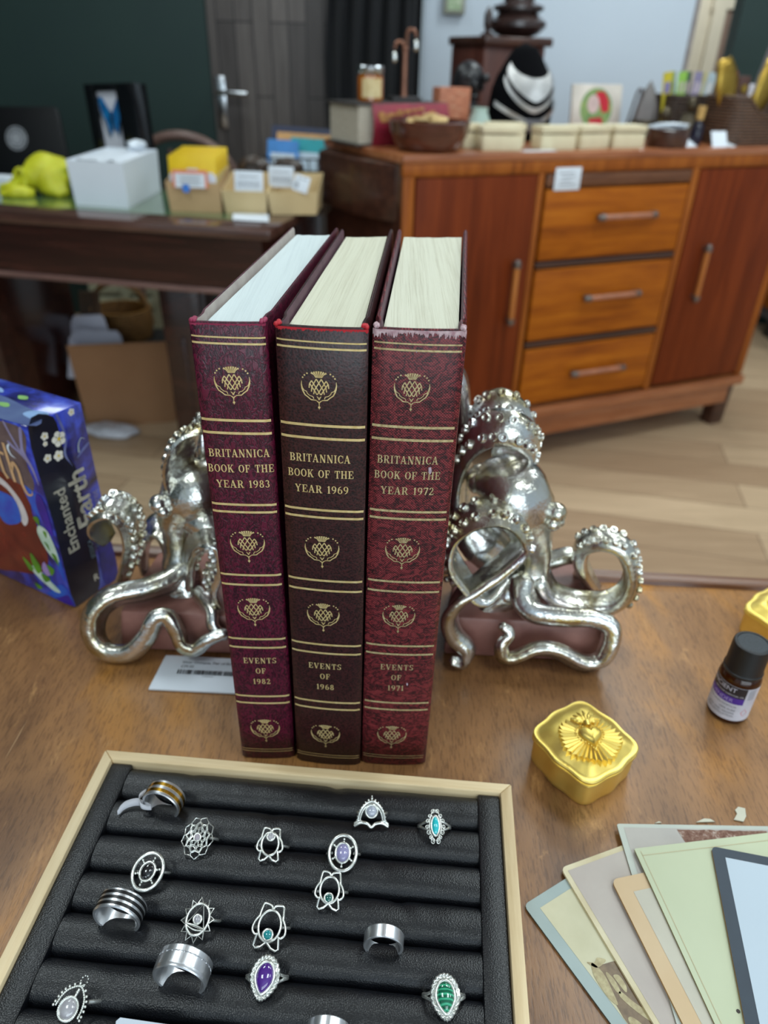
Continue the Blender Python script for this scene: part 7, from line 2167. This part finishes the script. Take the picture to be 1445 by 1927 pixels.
for k in range(26):
    a = 2 * math.pi * k / 26; q = M @ Vector((0.0122 * math.cos(a), 0.0122 * math.sin(a), -0.35 * 0.0049)); sphere(b, q, 0.00045, 6)
obj('notches', b, M_STEEL, bd)
band('polished steel band ring cut by the photo edge, only its upper rim showing', 617, 1944, 0.0266, 0.0092, 0.0060, -2, 0, [(-1, -0.3), (-0.86, 0), (0.86, 0), (1, -0.3)], M_STEEL)

def rope_ring(label, px, py, st, spin, scl, yaw=4, zf=0.0285):
    o = Ornate(label, px, py, zf, 26, yaw, spin=spin, r=9.2, split=True, shank=0.75, dome=0.008, sx=scl, sy=scl)
    dp = drop_pts(3.6, 5.3, 0.45); o.wire(dp, 0.5, True, 0.5)
    big = drop_pts(4.9, 6.7, 0.38, 72)
    for ph in (0, math.pi):
        o.wire([(x * (1 + 0.10 * math.cos(k * 1.05 + ph)), y * (1 + 0.08 * math.cos(k * 1.05 + ph))) for k, (x, y) in enumerate(big)], 0.55, True, 0.0, 6)
    b_ = o.b
    poly(b_, [(0, 0)], lambda x, y: o.p(x, y)) if False else None
    o.done(); b = B()
    vs = [b.verts.new(o.p(x * 0.97, y * 0.97, 0.0)) for x, y in drop_pts(4.6, 6.3, 0.4)]; face(b, vs); vs2 = [b.verts.new(o.p(x * 0.97, y * 0.97, -0.5)) for x, y in drop_pts(4.6, 6.3, 0.4)]; face(b, vs2[::-1])
    for i in range(len(vs)): face(b, (vs[i], vs[(i + 1) % len(vs)], vs2[(i + 1) % len(vs)], vs2[i]))
    obj('bezel_plate', b, M_ANT, o.head)
    o.gem(0, 0, 3.2, 4.9, 2.0, st, drop=0.45, z=0.4)
rope_ring('silver ring with a purple teardrop stone, fifth row near the middle', 498, 1840, ST_AMET, -10, 1.0)
rope_ring('silver ring with a banded green teardrop stone, sixth row at the right', 838, 1876, ST_MAL, 4, 1.0)

# beaded crown ring, front left
o = Ornate('silver beaded crown ring with a clear teardrop stone, front left corner', 136, 1886, 0.0285, 28, 4, spin=-24, r=9.2, shank=0.85, dome=0.006)
dp = drop_pts(3.5, 3.9, -0.12, 40)
for x, y in dp: o.ball(x, y - 2.2, 0.46, 0.4)
o.ell(0, -2.2, 3.3, 3.7, 0.5, 0.1)
cr_ = catmull([(-4.9, -3.0), (-4.6, 0.2), (-3.2, 3.2), (0, 5.4), (3.2, 3.2), (4.6, 0.2), (4.9, -3.0)], 5)
for x, y in cr_: o.ball(x, y, 0.52, 0.3)
o.wire(cr_, 0.35)
for k in range(0, len(cr_), 2): o.ball(cr_[k][0] * 1.19, cr_[k][1] * 1.16, 0.62, 0.1)
for k in range(9): o.ball(1.25 * math.cos(k * math.pi / 4.5), 7.4 + 1.6 * math.sin(k * math.pi / 4.5), 0.38, 0.1)
o.ball(0, 3.4, 0.75, 0.3); o.wire([(0, 2.0), (0, 4.6)], 0.5)
o.done(); o.gem(0, -2.2, 2.9, 3.3, 1.6, ST_CLEAR, z=0.3)

# corner of a white ticket at the front
t = thing('price_ticket', 'corner of a white price ticket poking up between the front rolls of the tray', 'price ticket', Z(262, 1940, 0.018))
b = B(); qs = [Z(218, 1924, 0.026), Z(226, 1917, 0.027), Z(330, 1932, 0.026), Z(330, 1972, 0.016), Z(214, 1968, 0.016)]
lo = [b.verts.new(q) for q in qs]; hi = [b.verts.new(q + Vector((0, 0.0003, 0.0004))) for q in qs]
face(b, lo); face(b, hi[::-1])
for i in range(5): face(b, (lo[i], lo[(i + 1) % 5], hi[(i + 1) % 5], hi[i]))
obj('ticket_card', b, M_PAPER, t)
